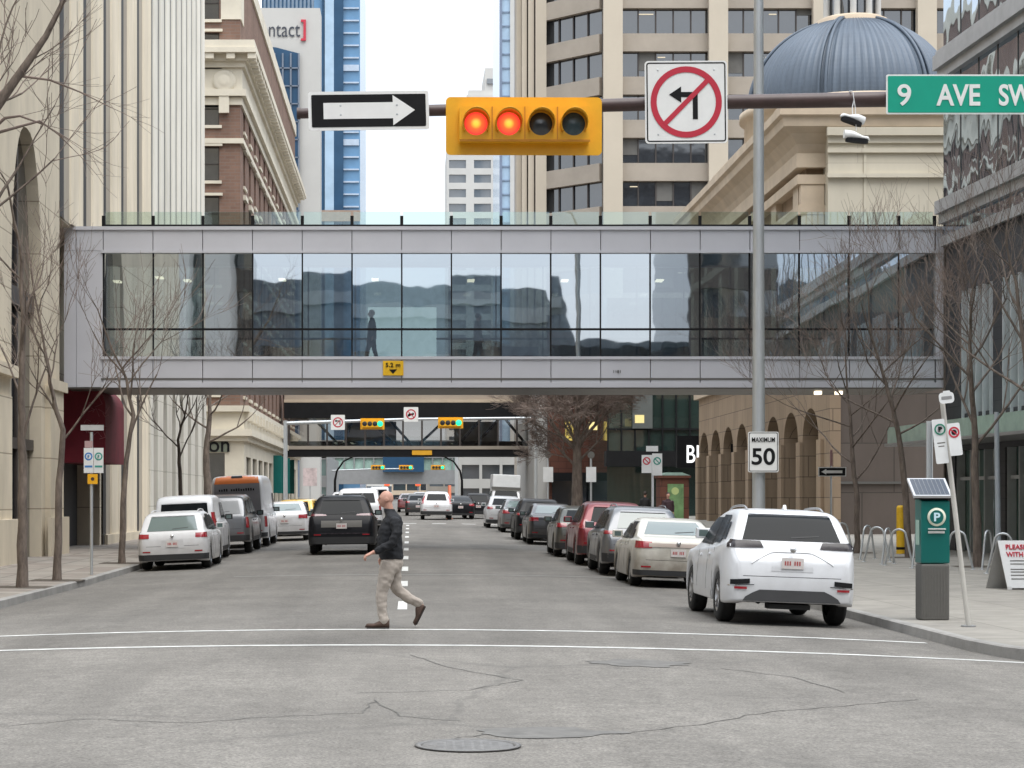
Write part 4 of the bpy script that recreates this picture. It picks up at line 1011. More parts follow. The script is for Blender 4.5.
# third, greenish footbridge
D=290; TB3=thing('green_footbridge','pale green glazed footbridge beyond the dark one','skywalk',(0,D,5))
def Z3(p): return pz(p,D)
xa,xb=px(305,D),px(472,D)
MB().box(xa,xb,D,D+4,Z3(484),Z3(470)).build('lower_band',M['metal_g'],TB3)
MB().box(xa,xb,D+.3,D+4,Z3(470),Z3(458)).build('glazing',M['green_can'],TB3)
MB().box(xa,xb,D,D+4,Z3(458),Z3(440)).build('roof_band',M['metal_g'],TB3)
for i in range(18):
    x=xa+(xb-xa)*i/17; MB().box(x-.08,x+.08,D,D+.28,Z3(470),Z3(458)).build('post',M['metal_g'],TB3)
MB().box(px(383,D),px(424,D),D-1,D-.1,Z3(472),Z3(447)).build('dark_stair_tower',M['bluewin'],TB3)

# ================================================================ what stands behind the camera (seen mirrored in the glass)
RBk=thing('concrete_viaduct_building','low concrete building with wavy roof, mirrored in the skywalk glass','building',(0,-45,0))
mb=MB(); n=60
wallm=mat('stained grey concrete',(.17,.20,.23),.85,var=.25)
vs=[];
for i in range(n+1):
    x=-34+i*1.2; h=20.0+.4*abs(math.sin((x+1)*.66))-(5.2 if x>13 else 0)
    vs+= [(x,-45,0),(x,-45,h),(x,-60,h)]
mb.add(vs,[(3*i,3*i+3,3*i+4,3*i+1) for i in range(n)]+[(3*i+1,3*i+4,3*i+5,3*i+2) for i in range(n)])
mb.build('wall',wallm,RBk)
MB().box(-34,13,-44.99,-44.7,17.6,18.6).build('fascia',mat('pale fascia',(.30,.33,.35),.8),RBk)
mb=MB(); mb.box(-34,40,-45.3,-44.9,12,14.6)
for i in range(9): mb.box(-30+i*5,-27+i*5,-44.95,-44.85,3,9)
mb.build('dark_openings',M['win'],RBk)
for (x0,x1,y0,h,lab) in ((-60,-12,-24,75,'dark brick tower behind the camera on the left, mirrored in the skywalk glass'),(21.5,62,-26,70,'dark tower behind the camera on the right, mirrored in the skywalk glass')):
    o=thing('office_tower',lab,'office tower',((x0+x1)/2,y0,0))
    MB().box(x0,x1,y0-25,y0,0,h).build('glazing',M['win'],o)
    mb=MB()
    for i in range(20): mb.box(x0,x1,y0,y0+.4,3+i*3.7,4.6+i*3.7)
    for i in range(9): x=x0+(x1-x0)*i/8; mb.box(x-.4,x+.4,y0,y0+.8,0,h)
    mb.build('wall',M['bronze'],o)
pt=thing('office_tower','pale narrow tower behind the camera on the left, mirrored in the skywalk glass','office tower',(-16,-20,0)); MB().box(-18.2,-14.6,-23,-19,0,75).build('wall',M['offwhite'],pt)
MB().box(-18.25,-18.2+1.2,-18.99,-18.9,0,75).build('window_strip',M['win'],pt)
# ================================================================ vehicles
def lerp(a,b,t): return a+(b-a)*t
def interp(pts,x):
    if x<=pts[0][0]: return pts[0][1]
    for i in range(len(pts)-1):
        if x<=pts[i+1][0]:
            t=(x-pts[i][0])/max(1e-9,pts[i+1][0]-pts[i][0]); 
            return lerp(pts[i][1],pts[i+1][1],t)
    return pts[-1][1]
def smooth_profile(pts,it=2):
    for _ in range(it):
        q=[pts[0]]
        for a,b in zip(pts[:-1],pts[1:]):
            q+= [(lerp(a[0],b[0],.25),lerp(a[1],b[1],.25)),(lerp(a[0],b[0],.75),lerp(a[1],b[1],.75))]
        q.append(pts[-1]); pts=q
    return pts
KIND={
 'cuv':dict(L=4.65,W=1.88,H=1.67,r=.375,ro=.93,wb=2.78,prof=[(0,.55),(0.0,.84),(.03,.93),(.09,1.02),(.13,1.12),(.17,1.20),(.42,1.55),(.50,1.615),(.64,1.65),(1.3,1.675),(2.2,1.65),(2.75,1.55),(3.35,1.18),(3.5,1.08),(4.2,.98),(4.5,.85),(4.62,.65),(4.65,.5)],
   belt=[(0,1.17),(.6,1.15),(1.4,1.08),(3.4,1.0),(4.65,.95)],rr=.68,clr=.30,
   rg=[(.70,1.22),(.585,1.57)],side=[(.62,1.21,1.0,1.46),(1.04,1.15,1.78,1.56),(1.82,1.11,2.72,1.52)],
   lamp=[(-44,62,1.10,1.20)],plate=.90,skirt=(.36,.50)),
 # L W H, profile (distance from rear bumper, height), belt line, roof ratio, glass, lamps
 'suv':dict(L=4.65,W=1.9,H=1.66,r=.37,ro=.93,wb=2.78,prof=[(0,.52),(0.0,.80),(.05,.92),(.10,1.02),(.16,1.12),(.42,1.50),(.50,1.585),(.62,1.635),(1.3,1.665),(2.2,1.65),(2.75,1.56),(3.35,1.20),(3.5,1.10),(4.2,.98),(4.5,.85),(4.62,.65),(4.65,.5)],
   belt=[(0,1.06),(1.0,1.05),(3.4,1.0),(4.65,.95)],rr=.70,clr=.27,
   rg=[(.62,1.13),(.53,1.50)],side=[(.55,1.12,.95,1.44),(1.0,1.10,1.75,1.55),(1.82,1.08,2.75,1.52)],
   lamp=[(-15,60,.98,1.07)],plate=.80,skirt=(.30,.52)),
 'wagon':dict(L=4.55,W=1.8,H=1.48,r=.33,ro=.88,wb=2.63,prof=[(0,.48),(0.0,.72),(.04,.84),(.08,.93),(.14,1.0),(.45,1.36),(.55,1.42),(.8,1.46),(1.6,1.48),(2.3,1.45),(2.75,1.34),(3.35,1.02),(3.5,.95),(4.2,.84),(4.45,.72),(4.55,.5)],
   belt=[(0,.96),(1.0,.94),(3.4,.90),(4.55,.85)],rr=.76,clr=.2,
   rg=[(.64,.99),(.55,1.34)],side=[(.5,1.0,.98,1.29),(1.05,.98,1.75,1.38),(1.82,.96,2.7,1.35)],
   lamp=[(-2,55,.80,.93)],plate=.66,skirt=(.22,.40)),
 'sedan':dict(L=4.6,W=1.78,H=1.43,r=.32,ro=.98,wb=2.68,prof=[(0,.48),(0.0,.78),(.03,.90),(.08,.99),(.16,1.02),(.55,1.05),(.62,1.08),(1.15,1.32),(1.45,1.40),(1.9,1.43),(2.4,1.41),(2.8,1.32),(3.45,.99),(3.6,.93),(4.25,.82),(4.5,.68),(4.6,.5)],
   belt=[(0,.97),(1.0,.95),(3.4,.90),(4.6,.82)],rr=.72,clr=.2,
   rg=[(.64,1.08),(.50,1.34)],side=[(.95,.99,1.25,1.17),(1.3,.98,2.0,1.33),(2.07,.97,2.9,1.28)],
   lamp=[(-8,55,.80,.95)],plate=.72,skirt=(.22,.36)),
 'van':dict(L=4.4,W=1.83,H=1.86,r=.34,ro=.85,wb=2.7,prof=[(0,.5),(0.0,.62),(.03,.75),(.05,1.05),(.10,1.3),(.20,1.70),(.30,1.80),(.5,1.85),(1.6,1.86),(2.4,1.83),(2.75,1.72),(3.4,1.22),(3.55,1.12),(4.1,.98),(4.35,.8),(4.4,.55)],
   belt=[(0,1.12),(3.4,1.05),(4.4,.9)],rr=.84,clr=.24,
   rg=[(.68,1.18),(.64,1.62)],side=[(1.9,1.18,2.85,1.62)],
   lamp=[(24,62,.82,1.36)],plate=.74,skirt=(.26,.42)),
 'pickup':dict(L=5.6,W=2.0,H=1.9,r=.40,ro=1.15,wb=3.5,prof=[(0,.55),(0,.72),(.03,1.15),(.08,1.22),(.30,1.66),(.38,1.80),(.5,1.86),(1.6,1.88),(2.6,1.9),(3.2,1.84),(3.9,1.3),(4.1,1.2),(5.2,1.12),(5.5,.95),(5.6,.6)],
   belt=[(0,1.16),(3.9,1.12),(5.6,1.05)],rr=.80,clr=.36,
   rg=[(.74,1.28),(.66,1.68)],side=[(.45,1.28,1.55,1.68),(1.75,1.25,2.5,1.74),(2.6,1.22,3.4,1.70)],
   lamp=[(30,58,.82,1.16)],plate=.66,skirt=(.40,.58)),
 'tallvan':dict(L=5.9,W=2.0,H=2.72,r=.36,ro=1.05,wb=3.6,prof=[(0,.5),(0,.7),(.02,1.2),(.06,2.3),(.12,2.55),(.25,2.68),(.5,2.72),(4.2,2.72),(4.7,2.5),(5.2,1.4),(5.4,1.25),(5.8,.95),(5.9,.6)],
   belt=[(0,1.3),(5.2,1.2),(5.9,1.0)],rr=.86,clr=.3,
   rg=None,side=[(4.0,1.4,4.8,2.0)],lamp=[(30,58,.75,1.15)],plate=.62,skirt=(.34,.5)),
 'hatch':dict(L=4.3,W=1.78,H=1.46,r=.32,ro=.85,wb=2.65,prof=[(0,.48),(0.0,.74),(.04,.86),(.08,.95),(.16,1.03),(.55,1.30),(.68,1.39),(.9,1.43),(1.6,1.46),(2.1,1.44),(2.5,1.34),(3.1,1.02),(3.3,.94),(3.9,.84),(4.2,.7),(4.3,.5)],
   belt=[(0,.98),(1.0,.96),(3.2,.90),(4.3,.82)],rr=.74,clr=.2,
   rg=[(.62,1.04),(.52,1.33)],side=[(.65,1.03,1.0,1.28),(1.05,1.0,1.65,1.36),(1.72,.98,2.5,1.33)],
   lamp=[(-2,58,.84,.97)],plate=.62,skirt=(.22,.42)),
}
WHEELC={}
def wheel_meshes(r,wd,rimm):
    key=(round(r,3),round(wd,3),rimm.name)
    if key in WHEELC: return WHEELC[key]
    t=MB(); h=wd/2
    t.lathe((0,0,0),[(r*.62,-h),(r*.9,-h),(r*.985,-h*.72),(r,-h*.35),(r,h*.35),(r*.985,h*.72),(r*.9,h),(r*.62,h)],36,axis='X')
    for k in (-.5,0,.5): t.lathe((0,0,0),[(r*1.001,k*h-.006),(r*.985,k*h),(r*1.001,k*h+.006)],36,axis='X')
    tm=t.mesh('tyre',M['blackrub'])
    g=MB()
    g.lathe((0,0,0),[(0,h*.75),(r*.18,h*.8),(r*.2,h*.5),(r*.2,h*.35),(r*.60,h*.1),(r*.62,h*.9),(r*.66,h*.92),(r*.66,-h*.8)],32,0,axis='X')
    for k in range(5):
        a=2*math.pi*k/5
        for da in (-.16,.16):
            p0=Vector((h*.66,r*.12*math.cos(a),r*.12*math.sin(a))); p1=Vector((h*.78,r*.62*math.cos(a+da),r*.62*math.sin(a+da)))
            g.tube([p0,p1],[r*.06,r*.045],4,0)
    g.lathe((0,0,0),[(0,h*.05),(r*.6,h*.05)],24,1,axis='X')
    gm=g.mesh('rim',[rimm,M['dark']])
    WHEELC[key]=(tm,gm); return tm,gm
def bvh_patch(bvh,grid,off=.008):   # grid: rows of (origin,direction)
    vs=[];idx={}
    for j,row in enumerate(grid):
        for i,(o,d) in enumerate(row):
            h,nrm,ix,ds=bvh.ray_cast(Vector(o),Vector(d))
            if h is None: idx[(i,j)]=None
            else:
                idx[(i,j)]=len(vs); vs.append(h-Vector(d).normalized()*off)
    fs=[]
    for j in range(len(grid)-1):
        for i in range(len(grid[0])-1):
            q=[idx[(i,j)],idx[(i+1,j)],idx[(i+1,j+1)],idx[(i,j+1)]]
            if None not in q: fs.append(q)
    if fs:
        q=fs[len(fs)//2]; a,b,c=[Vector(vs[k]) for k in q[:3]]; nn_=(b-a).cross(c-a); dmid=Vector(grid[len(grid)//2][len(grid[0])//2][1])
        if nn_.dot(dmid)>0: fs=[tuple(reversed(f)) for f in fs]
    return vs,fs
def car(kind,name,label,cat,x,D,paint,group=None,rz=0,H=None,W=None,glass=None,rims=None,lampm=None,rails=False,reverse=None,extra=None,skirtm=None,lampdef=None,platey=True,glass_side=None,L=None,z=None,spoiler=False,noskirt=False):
    K=dict(KIND[kind]); 
    kH=(H or K['H'])/K['H']; kW=(W or K['W'])/K['W']; Wd=K['W']*kW; L0=K['L']; 
    prof=smooth_profile([(a,b*kH) for a,b in K['prof']],2); beltp=[(a,b*kH) for a,b in K['belt']]
    r=K['r']; yr=K['ro']; yf=yr+K['wb']; ra=r+.055; clr=K['clr']; rr=K['rr']; Hh=K['H']*kH
    root=thing(name,label,cat,(x,D,(G(x,D+2) if z is None else z)-.0),group,rz,local=True)
    # settle the car on the cambered, rising road
    roll=math.atan2(G(x+.8,D+2)-G(x-.8,D+2),1.6); root.rotation_euler=(math.atan2(slope(D+4)-slope(D),4),-roll,rz)
    st=[0,.015,.03,.05,.075,.10,.13,.16,.20,.25,.3,.36,.42,.5]
    y=.58
    while y<L0-.3: st.append(y); y+=.075
    st+= [L0-.25,L0-.18,L0-.12,L0-.07,L0-.03,L0]
    for yw in (yr,yf): st+=[yw-ra,yw+ra,yw-ra+.02,yw+ra-.02,yw-ra*.95,yw+ra*.95]
    st=sorted(set(round(q,4) for q in st))
    def w_at(y):
        t=min(1,y/.42); u=min(1,(L0-y)/.75)
        return Wd/2*(.80+.20*math.sqrt(max(0,1-(1-t)**2)))*(.74+.26*math.sqrt(max(0,1-(1-u)**2.2)))
    secs=[]
    for y in st:
        zt=max(interp(prof,y),.5); bl=min(interp(beltp,y),zt-.025); w=w_at(y)
        zb=clr
        if y<.25: zb=clr+.04*(1-y/.25)
        if y>L0-.3: zb=clr+.05
        for yw in (yr,yf):
            if abs(y-yw)<ra: zb=max(zb,r+math.sqrt(max(0,ra*ra-(y-yw)**2)))
        zb=min(zb,bl-.12)
        cab=max(0,min(1,(zt-bl)/(Hh-interp(beltp,L0/2)) )); wr=lerp(w*.93,Wd/2*rr*(w/(Wd/2))**.5,cab**.8)
        p=[(w-.20,zb),(w*.985,zb),(w*.997,zb+.04)]
        for t in (.2,.4,.6,.78,.9): 
            bulge=1.0+.010*math.sin(t*math.pi*1.6)-(.012 if t>.85 else 0)
            p.append((w*bulge,lerp(zb+.04,bl,t)))
        p.append((w*.972,bl-.005)); p.append((w*.945,bl+.012*(1 if cab>.05 else 0)))
        xb_=w*.945
        hh=zt-bl
        for t,q in ((.22,.2),(.45,.42),(.68,.65),(.84,.82)):
            p.append((lerp(xb_,wr,q+.02),bl+hh*t))
        p.append((wr*.975,bl+hh*.92)); p.append((wr*.91,bl+hh*.965)); p.append((wr*.75,bl+hh*.987)); p.append((wr*.45,bl+hh*.998)); p.append((0,zt))
        secs.append((y,p))
    nP=len(secs[0][1]); full=[]
    vs=[];
    for y,p in secs:
        row=[(a,y,b) for a,b in p]+[(-a,y,b) for a,b in reversed(p[:-1])]
        vs+=row
    n2=2*nP-1; fs=[]
    for i in range(len(secs)-1):
        for j in range(n2-1):
            fs.append((i*n2+j,i*n2+j+1,(i+1)*n2+j+1,(i+1)*n2+j))
    for base,fl in ((0,False),((len(secs)-1)*n2,True)):
        for j in range(nP-1):
            a,b_,c,d=base+j,base+j+1,base+n2-2-j,base+n2-1-j
            q=[a,b_,c,d] if c!=b_ else [a,b_,d]
            if fl:q.reverse()
            fs.append(tuple(q))
    mb=MB(); mb.add(vs,fs,0,True)
    me=mb.mesh('body',paint)
    b=bmesh.new(); b.from_mesh(me); bmesh.ops.remove_doubles(b,verts=b.verts,dist=.0005); bmesh.ops.recalc_face_normals(b,faces=b.faces); b.to_mesh(me); 
    bvh=BVHTree.FromBMesh(b); b.free()
    for pgn in me.polygons: pgn.use_smooth=True
    body=bpy.data.objects.new('body',me); COL.objects.link(body); body.parent=root; OFF[body.name]=Vector((0,0,0))
    def part(nm,vsfs,m,par=None,smooth=True):
        q=MB(); q.add(vsfs[0],vsfs[1],0,smooth); o=q.build(nm,m,par or root); return o
    gm=glass or M['carglass']
    # dark inner floor and wheel wells
    q=MB(); q.box(-Wd/2*.80,Wd/2*.80,.22,L0-.25,clr+.02,interp(beltp,1)-.16)
    q.build('underbody',M['dark'],root)
    def rear_grid(x0b,x0t,zb_,zt_,nx=14,nz=7,xo=0,rnd_=.0):
        g=[]
        for j in range(nz+1):
            t=j/nz; z_=lerp(zb_,zt_,t); hw=lerp(x0b,x0t,t)
            g.append([((xo+hw*(2*i/nx-1),-2,z_),(0,1,0)) for i in range(nx+1)])
        return g
    if K['rg']:
        (a,z0),(b_,z1)=K['rg']; part('rear_window',bvh_patch(bvh,rear_grid(a*kW,b_*kW,z0*kH,z1*kH,22,14),.010),gm)
        if spoiler or kind in('suv','wagon','van'):
            q=MB(); yy=interp([(b2,a2) for a2,b2 in prof if a2<1.0],z1*kH+.03)
            vsf=bvh_patch(bvh,rear_grid(b_*kW*1.0,b_*kW*.97,z1*kH+.02,z1*kH+.055,12,2),.035); part('spoiler',vsf,paint)
        # wiper
        v=bvh_patch(bvh,[[((u*.4-.0,-2,z0*kH+.035+ .03*u),(0,1,0)) for u in (0,.25,.5,.75,1)],[((u*.4,-2,z0*kH+.05+.03*u),(0,1,0)) for u in (0,.25,.5,.75,1)]],.016)
        part('wiper',v,M['plastic'])
    for (ya,za,yb,zt_) in K['side']:
        for s in (-1,1):
            g=[]
            fr=(ya==K['side'][-1][0])
            for j in range(10):
                t=j/9; z_=lerp(za*kH,zt_*kH,t)
                y1=yb+(.42*(1-t) if fr else 0); y0_=ya+(0 if ya>1.0 or kind in('pickup','tallvan') else .12*t)
                g.append([((s*3,lerp(y0_,y1,i/14),z_),(-s,0,0)) for i in range(15)])
            part('side_window',bvh_patch(bvh,g,.012),glass_side or M['carglass_side'])
    for (A,B) in zip(K['side'][:-1],K['side'][1:]):
        if B[0]-A[2]>.2: continue
        for s in (-1,1):
            g=[]
            for j in range(5):
                t=j/4; z_=lerp((A[1]+B[1])/2*kH,min(A[3],B[3])*kH,t); g.append([((s*3,lerp(A[2]-.02,B[0]+.02,i/2),z_),(-s,0,0)) for i in range(3)])
            part('window_pillar',bvh_patch(bvh,g,.010),M['black'])
    # windshield
    zs0=interp(beltp,L0*.72)+.12; 
    g=[]
    for j in range(7):
        t=j/6; z_=lerp(zs0,Hh*.93,t); hw=lerp(.80,.66,t)*kW*(Wd/1.9)
        g.append([((hw*(2*i/10-1),L0+2,z_),(0,-1,0)) for i in range(11)])
    part('windshield',bvh_patch(bvh,g,.006),M['carglass'])
    # tail lamps wrapping round the corner
    for (t0,t1,z0,z1) in (lampdef or K['lamp']):
        for s in (-1,1):
            g=[]
            for j in range(5):
                t=j/4; z_=lerp(z0*kH,z1*kH,t); row=[]
                for i in range(11):
                    th_=R(lerp(t0,t1,i/10)); C=Vector((s*(Wd/2-.30),.40,z_)); d=Vector((s*math.sin(th_),-math.cos(th_),0))
                    if t0<0: z2=z_+ (i/10)*.02
                    row.append((C+d*3+Vector((0,0,(.0 if t0>=0 else (1-i/10)*(-.02*(t-.5)))) ),-d))
                g.append(row)
            part('taillight',bvh_patch(bvh,g,.012),lampm or M['tail'])
    # plate
    pzc=K['plate']*kH
    h,_,_,_=bvh.ray_cast(Vector((0,-2,pzc)),Vector((0,1,0)))
    if h is not None and platey:
        v=bvh_patch(bvh,rear_grid(.30,.27,pzc-.12,pzc+.10,6,4),.004); part('plate_recess',v,paint)
        q=MB(); q.box(-.155,.155,h.y-.028,h.y-.012,pzc-.077,pzc+.077); pl=q.build('licence_plate',M['plate'],root)
        q=MB()
        for i in range(7):
            if i==3: continue
            q.box(-.115+i*.034,-.115+i*.034+.020,h.y-.031,h.y-.0285,pzc-.03,pzc+.03)
        q.build('plate_characters',M['plate_r'],pl)
        q=MB(); q.lathe((0,h.y,pzc+.19*kH),[(0,-.03),(.038,-.028),(.045,-.01)],16,axis='Y'); 
        if kind!='tallvan': q.build('badge',M['chrome'],root)
    # lower skirt
    z0,z1=K['skirt']
    g=[]
    for j in range(4):
        z_=lerp(clr+.05,z1,j/3); row=[]
        for i in range(33):
            th_=R(lerp(-62,62,i/32)); C=Vector((0,.75,z_)); d=Vector((math.sin(th_),-math.cos(th_),0)); 
            if th_==0: d=Vector((0,-1,0))
            row.append((C+d*4,-d))
        g.append(row)
    # keep only the part behind the rear arch
    vs_,fs_=bvh_patch(bvh,g,.009); fs_=[f for f in fs_ if all(vs_[k].y<yr-ra-.03 for k in f)]
    if noskirt:
        vs_,fs_=bvh_patch(bvh,[[((lerp(hw_,hw_,0)*(2*i/16-1),-2,z_),(0,1,0)) for i in range(17)] for z_,hw_ in ((clr+.05,.70),(clr+.11,.66),(clr+.17,.56),(clr+.215,.46))],.012)
    part('bumper_skirt',(vs_,fs_),skirtm or mat('grey black bumper skirt',(.05,.05,.052),.6) if noskirt else skirtm or M['plastic'])
    for s in (-1,1):
        g=[[((s*3,lerp(yr+ra+.03,yf-ra-.03,i/8),z_),(-s,0,0)) for i in range(9)] for z_ in (clr+.012,clr+.07,clr+.14)]
        part('sill_trim',bvh_patch(bvh,g,.008),M['plastic'] if kind in('suv','pickup','van') else paint)
        # reflector
        v=bvh_patch(bvh,[[((s*(Wd/2*.62+.10*i),-2,z_),(0,1,0)) for i in range(3)] for z_ in (z1+.05,z1+.085)],.012)
        if not noskirt: part('reflector',v,M['tail'])
        # door handles
        for hy in (K['ro']+.75,K['ro']+1.65):
            hh_,nn_,_,_=bvh.ray_cast(Vector((s*3,hy,interp(beltp,hy)-.10)),Vector((-s,0,0)))
            if hh_: q=MB(); q.box(hh_.x-.012*s,hh_.x+.03*s,hy,hy+.17,hh_.z-.012,hh_.z+.016); q.build('door_handle',paint,root)
        # door seams
        q=MB()
        for sy in (K['ro']+.42,K['ro']+1.0+.0,K['ro']+1.95):
            pts=[]
            for k in range(8):
                zz_=lerp(clr+.12,interp(beltp,sy)-.01,k/7); yy=sy
                hh_,_,_,_=bvh.ray_cast(Vector((s*3,yy,zz_)),Vector((-s,0,0)))
                if hh_: pts.append(hh_+Vector((s*-.001,0,0)))
            if len(pts)>2: q.tube(pts,.0045,4,cap=False)
        if q.v: q.build('door_seam',M['black'],root)
        # mirror
        my=L0*.66 if kind not in('tallvan','pickup','van') else L0*.74
        mz=interp(beltp,my)+(.24 if kind=='cuv' else .13); w_=w_at(my)
        MX=-.09 if kind=='cuv' else .05
        q=MB(); q.obox((s*(w_+MX),my,mz),(.11,0,0),(0,.055,0),(0,0,.080)); q.box(min(s*w_*.9,s*(w_+.03)),max(s*w_*.9,s*(w_+.03)),my-.02,my+.04,mz-.06,mz-.02)
        mo=q.build('side_mirror',paint if kind not in('tallvan','van','pickup') else M['plastic'],root); bevel(mo,.045,3)
        q=MB(); q.quad((s*(w_+MX)-.07,my-.0565,mz-.05),(s*(w_+MX)+.07,my-.0565,mz-.05),(s*(w_+MX)+.07,my-.0565,mz+.05),(s*(w_+MX)-.07,my-.0565,mz+.05)); q.build('mirror_glass',M['carglass_l'],mo)
        if rails:
            ym0,ym1=.75,2.45; pts=[]
            for k in range(12):
                yy=lerp(ym0,ym1,k/11); xx=Wd/2*rr*.86
                hh_,_,_,_=bvh.ray_cast(Vector((s*xx,yy,3)),Vector((0,0,-1)))
                if hh_: pts.append(hh_+Vector((0,0,.045*math.sin(math.pi*min(1,min(k,11-k)/2.2)/2))))
            if len(pts)>3: MB().tube(pts,.016,6).build('roof_rail',rails if not isinstance(rails,bool) else M['chrome'],root)
        # wheels
        for yw in (yr,yf):
            tm,gmh=wheel_meshes(r,.235,rims or M['rim'])
            wo=bpy.data.objects.new('wheel',tm); COL.objects.link(wo); wo.parent=root; wo.location=(s*(Wd/2-.135),yw,r); wo.rotation_euler=(0,0,0 if s>0 else math.pi)
            ro_=bpy.data.objects.new('rim',gmh); COL.objects.link(ro_); ro_.parent=wo
    # exhaust & tow detail
    q=MB(); q.tube([(-.45*kW,.12,clr+.04),(-.45*kW,.4,clr+.05)],.035,10); q.build('exhaust_pipe',M['plastic'],root)
    # crease line across the tailgate
    v=bvh_patch(bvh,[[((Wd/2*.74*(2*i/20-1),-2,z_),(0,1,0)) for i in range(21)] for z_ in (K['skirt'][1]*1.0+.20*kH,K['skirt'][1]+.208*kH)],.001)
    part('tailgate_seam',v,M['black'])
    if extra: extra(root,bvh,dict(Wd=Wd,L=L0,kH=kH,paint=paint,part=part,rear_grid=rear_grid,prof=prof))
    return root
def paint(name,c,metal=.0,rough=.28,var=.03,dirt=.0,coat=1.0):
    m=mat(name,c,rough,metal,var=var,vs=2.2,coat=coat,spec=.5)
    if dirt:
        n=m.node_tree; p=n.nodes['Principled BSDF']; L=n.links.new
        src=p.inputs['Base Color'].links[0].from_socket
        t=n.nodes.new('ShaderNodeTexCoord'); sp=n.nodes.new('ShaderNodeSeparateXYZ'); L(t.outputs['Object'],sp.inputs[0])
        z=n.nodes.new('ShaderNodeTexNoise'); z.inputs['Scale'].default_value=3.5; z.inputs['Detail'].default_value=8; L(t.outputs['Object'],z.inputs['Vector'])
        a=n.nodes.new('ShaderNodeMath'); a.operation='MULTIPLY_ADD'; L(z.outputs[0],a.inputs[0]); a.inputs[1].default_value=.9; L(sp.outputs[2],a.inputs[2])
        r=n.nodes.new('ShaderNodeMapRange'); r.inputs[1].default_value=.75; r.inputs[2].default_value=1.35; r.inputs[3].default_value=dirt; r.inputs[4].default_value=0; L(a.outputs[0],r.inputs[0])
        mx=n.nodes.new('ShaderNodeMix'); mx.data_type='RGBA'; L(r.outputs[0],mx.inputs[0]); L(src,mx.inputs[6]); mx.inputs[7].default_value=(.17,.14,.11,1); L(mx.outputs[2],p.inputs['Base Color'])
        p.inputs['Coat Weight'].default_value=.3
    return m
Pw=paint('pearl white car paint',(.66,.67,.69),dirt=.25); Pw2=paint('dirty cream white car paint',(.58,.555,.49),dirt=.85)
Pw3=paint('white car paint',(.62,.62,.63),dirt=.35); Pg=paint('grey metallic paint',(.16,.165,.175),.5,dirt=.5); Pdg=paint('dark grey metallic paint',(.055,.057,.062),.5,dirt=.35)
Pk=paint('black car paint',(.008,.008,.010),dirt=.0,coat=.04,rough=.35); Pk.node_tree.nodes['Principled BSDF'].inputs['Specular IOR Level'].default_value=.2; Pr=paint('deep red car paint',(.17,.008,.016),.2,dirt=.25); Psil=paint('silver metallic paint',(.36,.355,.35),.5,dirt=.35)
Pol=paint('dark olive grey metallic paint',(.075,.078,.068),.4,dirt=.6); Py=paint('yellow taxi paint',(.68,.42,.04)); Pgl=paint('light grey metallic paint',(.30,.31,.32),.5,dirt=.5)
PR='cars parked along the right kerb'; PL='vehicles parked along the left kerb'; TR='cars driving up the street'
# ---- right row
def buick(root,bvh,c):
    # chrome-lined lower vents, bulged bumper line, fin
    for s in (-1,1):
        g=[[((s*lerp(.60,.87,i/6),-2,z_-.02*(i/6)),(0,1,0)) for i in range(7)] for z_ in (.595,.63,.665)]
        c['part']('bumper_vent',bvh_patch(bvh,g,.012),M['black'])
        g=[[((s*lerp(.54,.90,i/6),-2,z_-.02*(i/6)),(0,1,0)) for i in range(7)] for z_ in (.575,.588)]
        c['part']('chrome_strip',bvh_patch(bvh,g,.016),M['chrome'])
        g=[[((s*lerp(.64,.82,i/6),-2,z_),(0,1,0)) for i in range(7)] for z_ in (.515,.55)]
        c['part']('lower_reflector',bvh_patch(bvh,g,.018),M['tail'])
    # tailgate crease rising round the plate
    pts=[]
    for k in range(21):
        u=2*k/20-1; zz=1.055-.17*max(0,(abs(u)-.45)/.55)**1.2
        h,_,_,_=bvh.ray_cast(Vector((u*.58,-2,zz)),Vector((0,1,0))); 
        if h: pts.append(h-Vector((0,.0,0)))
    MB().tube(pts,.012,5).build('tailgate_crease',c['paint'],root)
    MB().prism([(-.0,1.66),(.20,1.66),(.06,1.73)],-.02,.02,0,'YZ').build('antenna_fin',c['paint'],root).location=(0,.75,0)
    MB().box(-.3,.3,.15,.45,.24,.31).build('rear_silencer',M['plastic'],root)
car('cuv','parked_suv','big clean white SUV parked nearest on the right, with narrow dark tail lamps','SUV',5.40,29.1,Pw,PR,rails=M['rim'],lampm=M['tail_d'],extra=buick,lampdef=[(-40,60,1.10,1.215)],H=1.67,spoiler=True,noskirt=True)
def civ(root,bvh,c):
    g=[[((.60*(2*i/12-1),-2,z_),(0,1,0)) for i in range(13)] for z_ in (.83,.87,.91)]
    c['part']('garnish',bvh_patch(bvh,g,.014),mat('dusty chrome garnish',(.36,.30,.26),.45,metal=.4))
car('sedan','parked_sedan','dirty cream white sedan parked behind the big white SUV','sedan',5.42,41.6,Pw2,PR,glass=M['carglass_l'],extra=civ)
car('suv','parked_suv','grey SUV with pale rear glass parked between the cream sedan and the red SUV','SUV',5.36,47.2,Pg,PR,H=1.62,glass=M['carglass_l'],rails=True)
car('suv','parked_suv','dark red SUV parked on the right','SUV',5.28,53.2,Pr,PR,H=1.68,lampdef=[(10,58,.95,1.18)])
car('hatch','parked_hatchback','dusty olive grey hatchback parked behind the red SUV','hatchback',5.1,59.6,Pol,PR,H=1.50)
car('sedan','parked_sedan','dark grey sedan, sixth car from the front of the right row','sedan',5.05,72.5,Pdg,PR,H=1.47,glass=M['carglass_l'])
car('suv','parked_suv','black crossover seventh in the right row','SUV',4.95,78.5,Pk,PR,H=1.60,W=1.84)
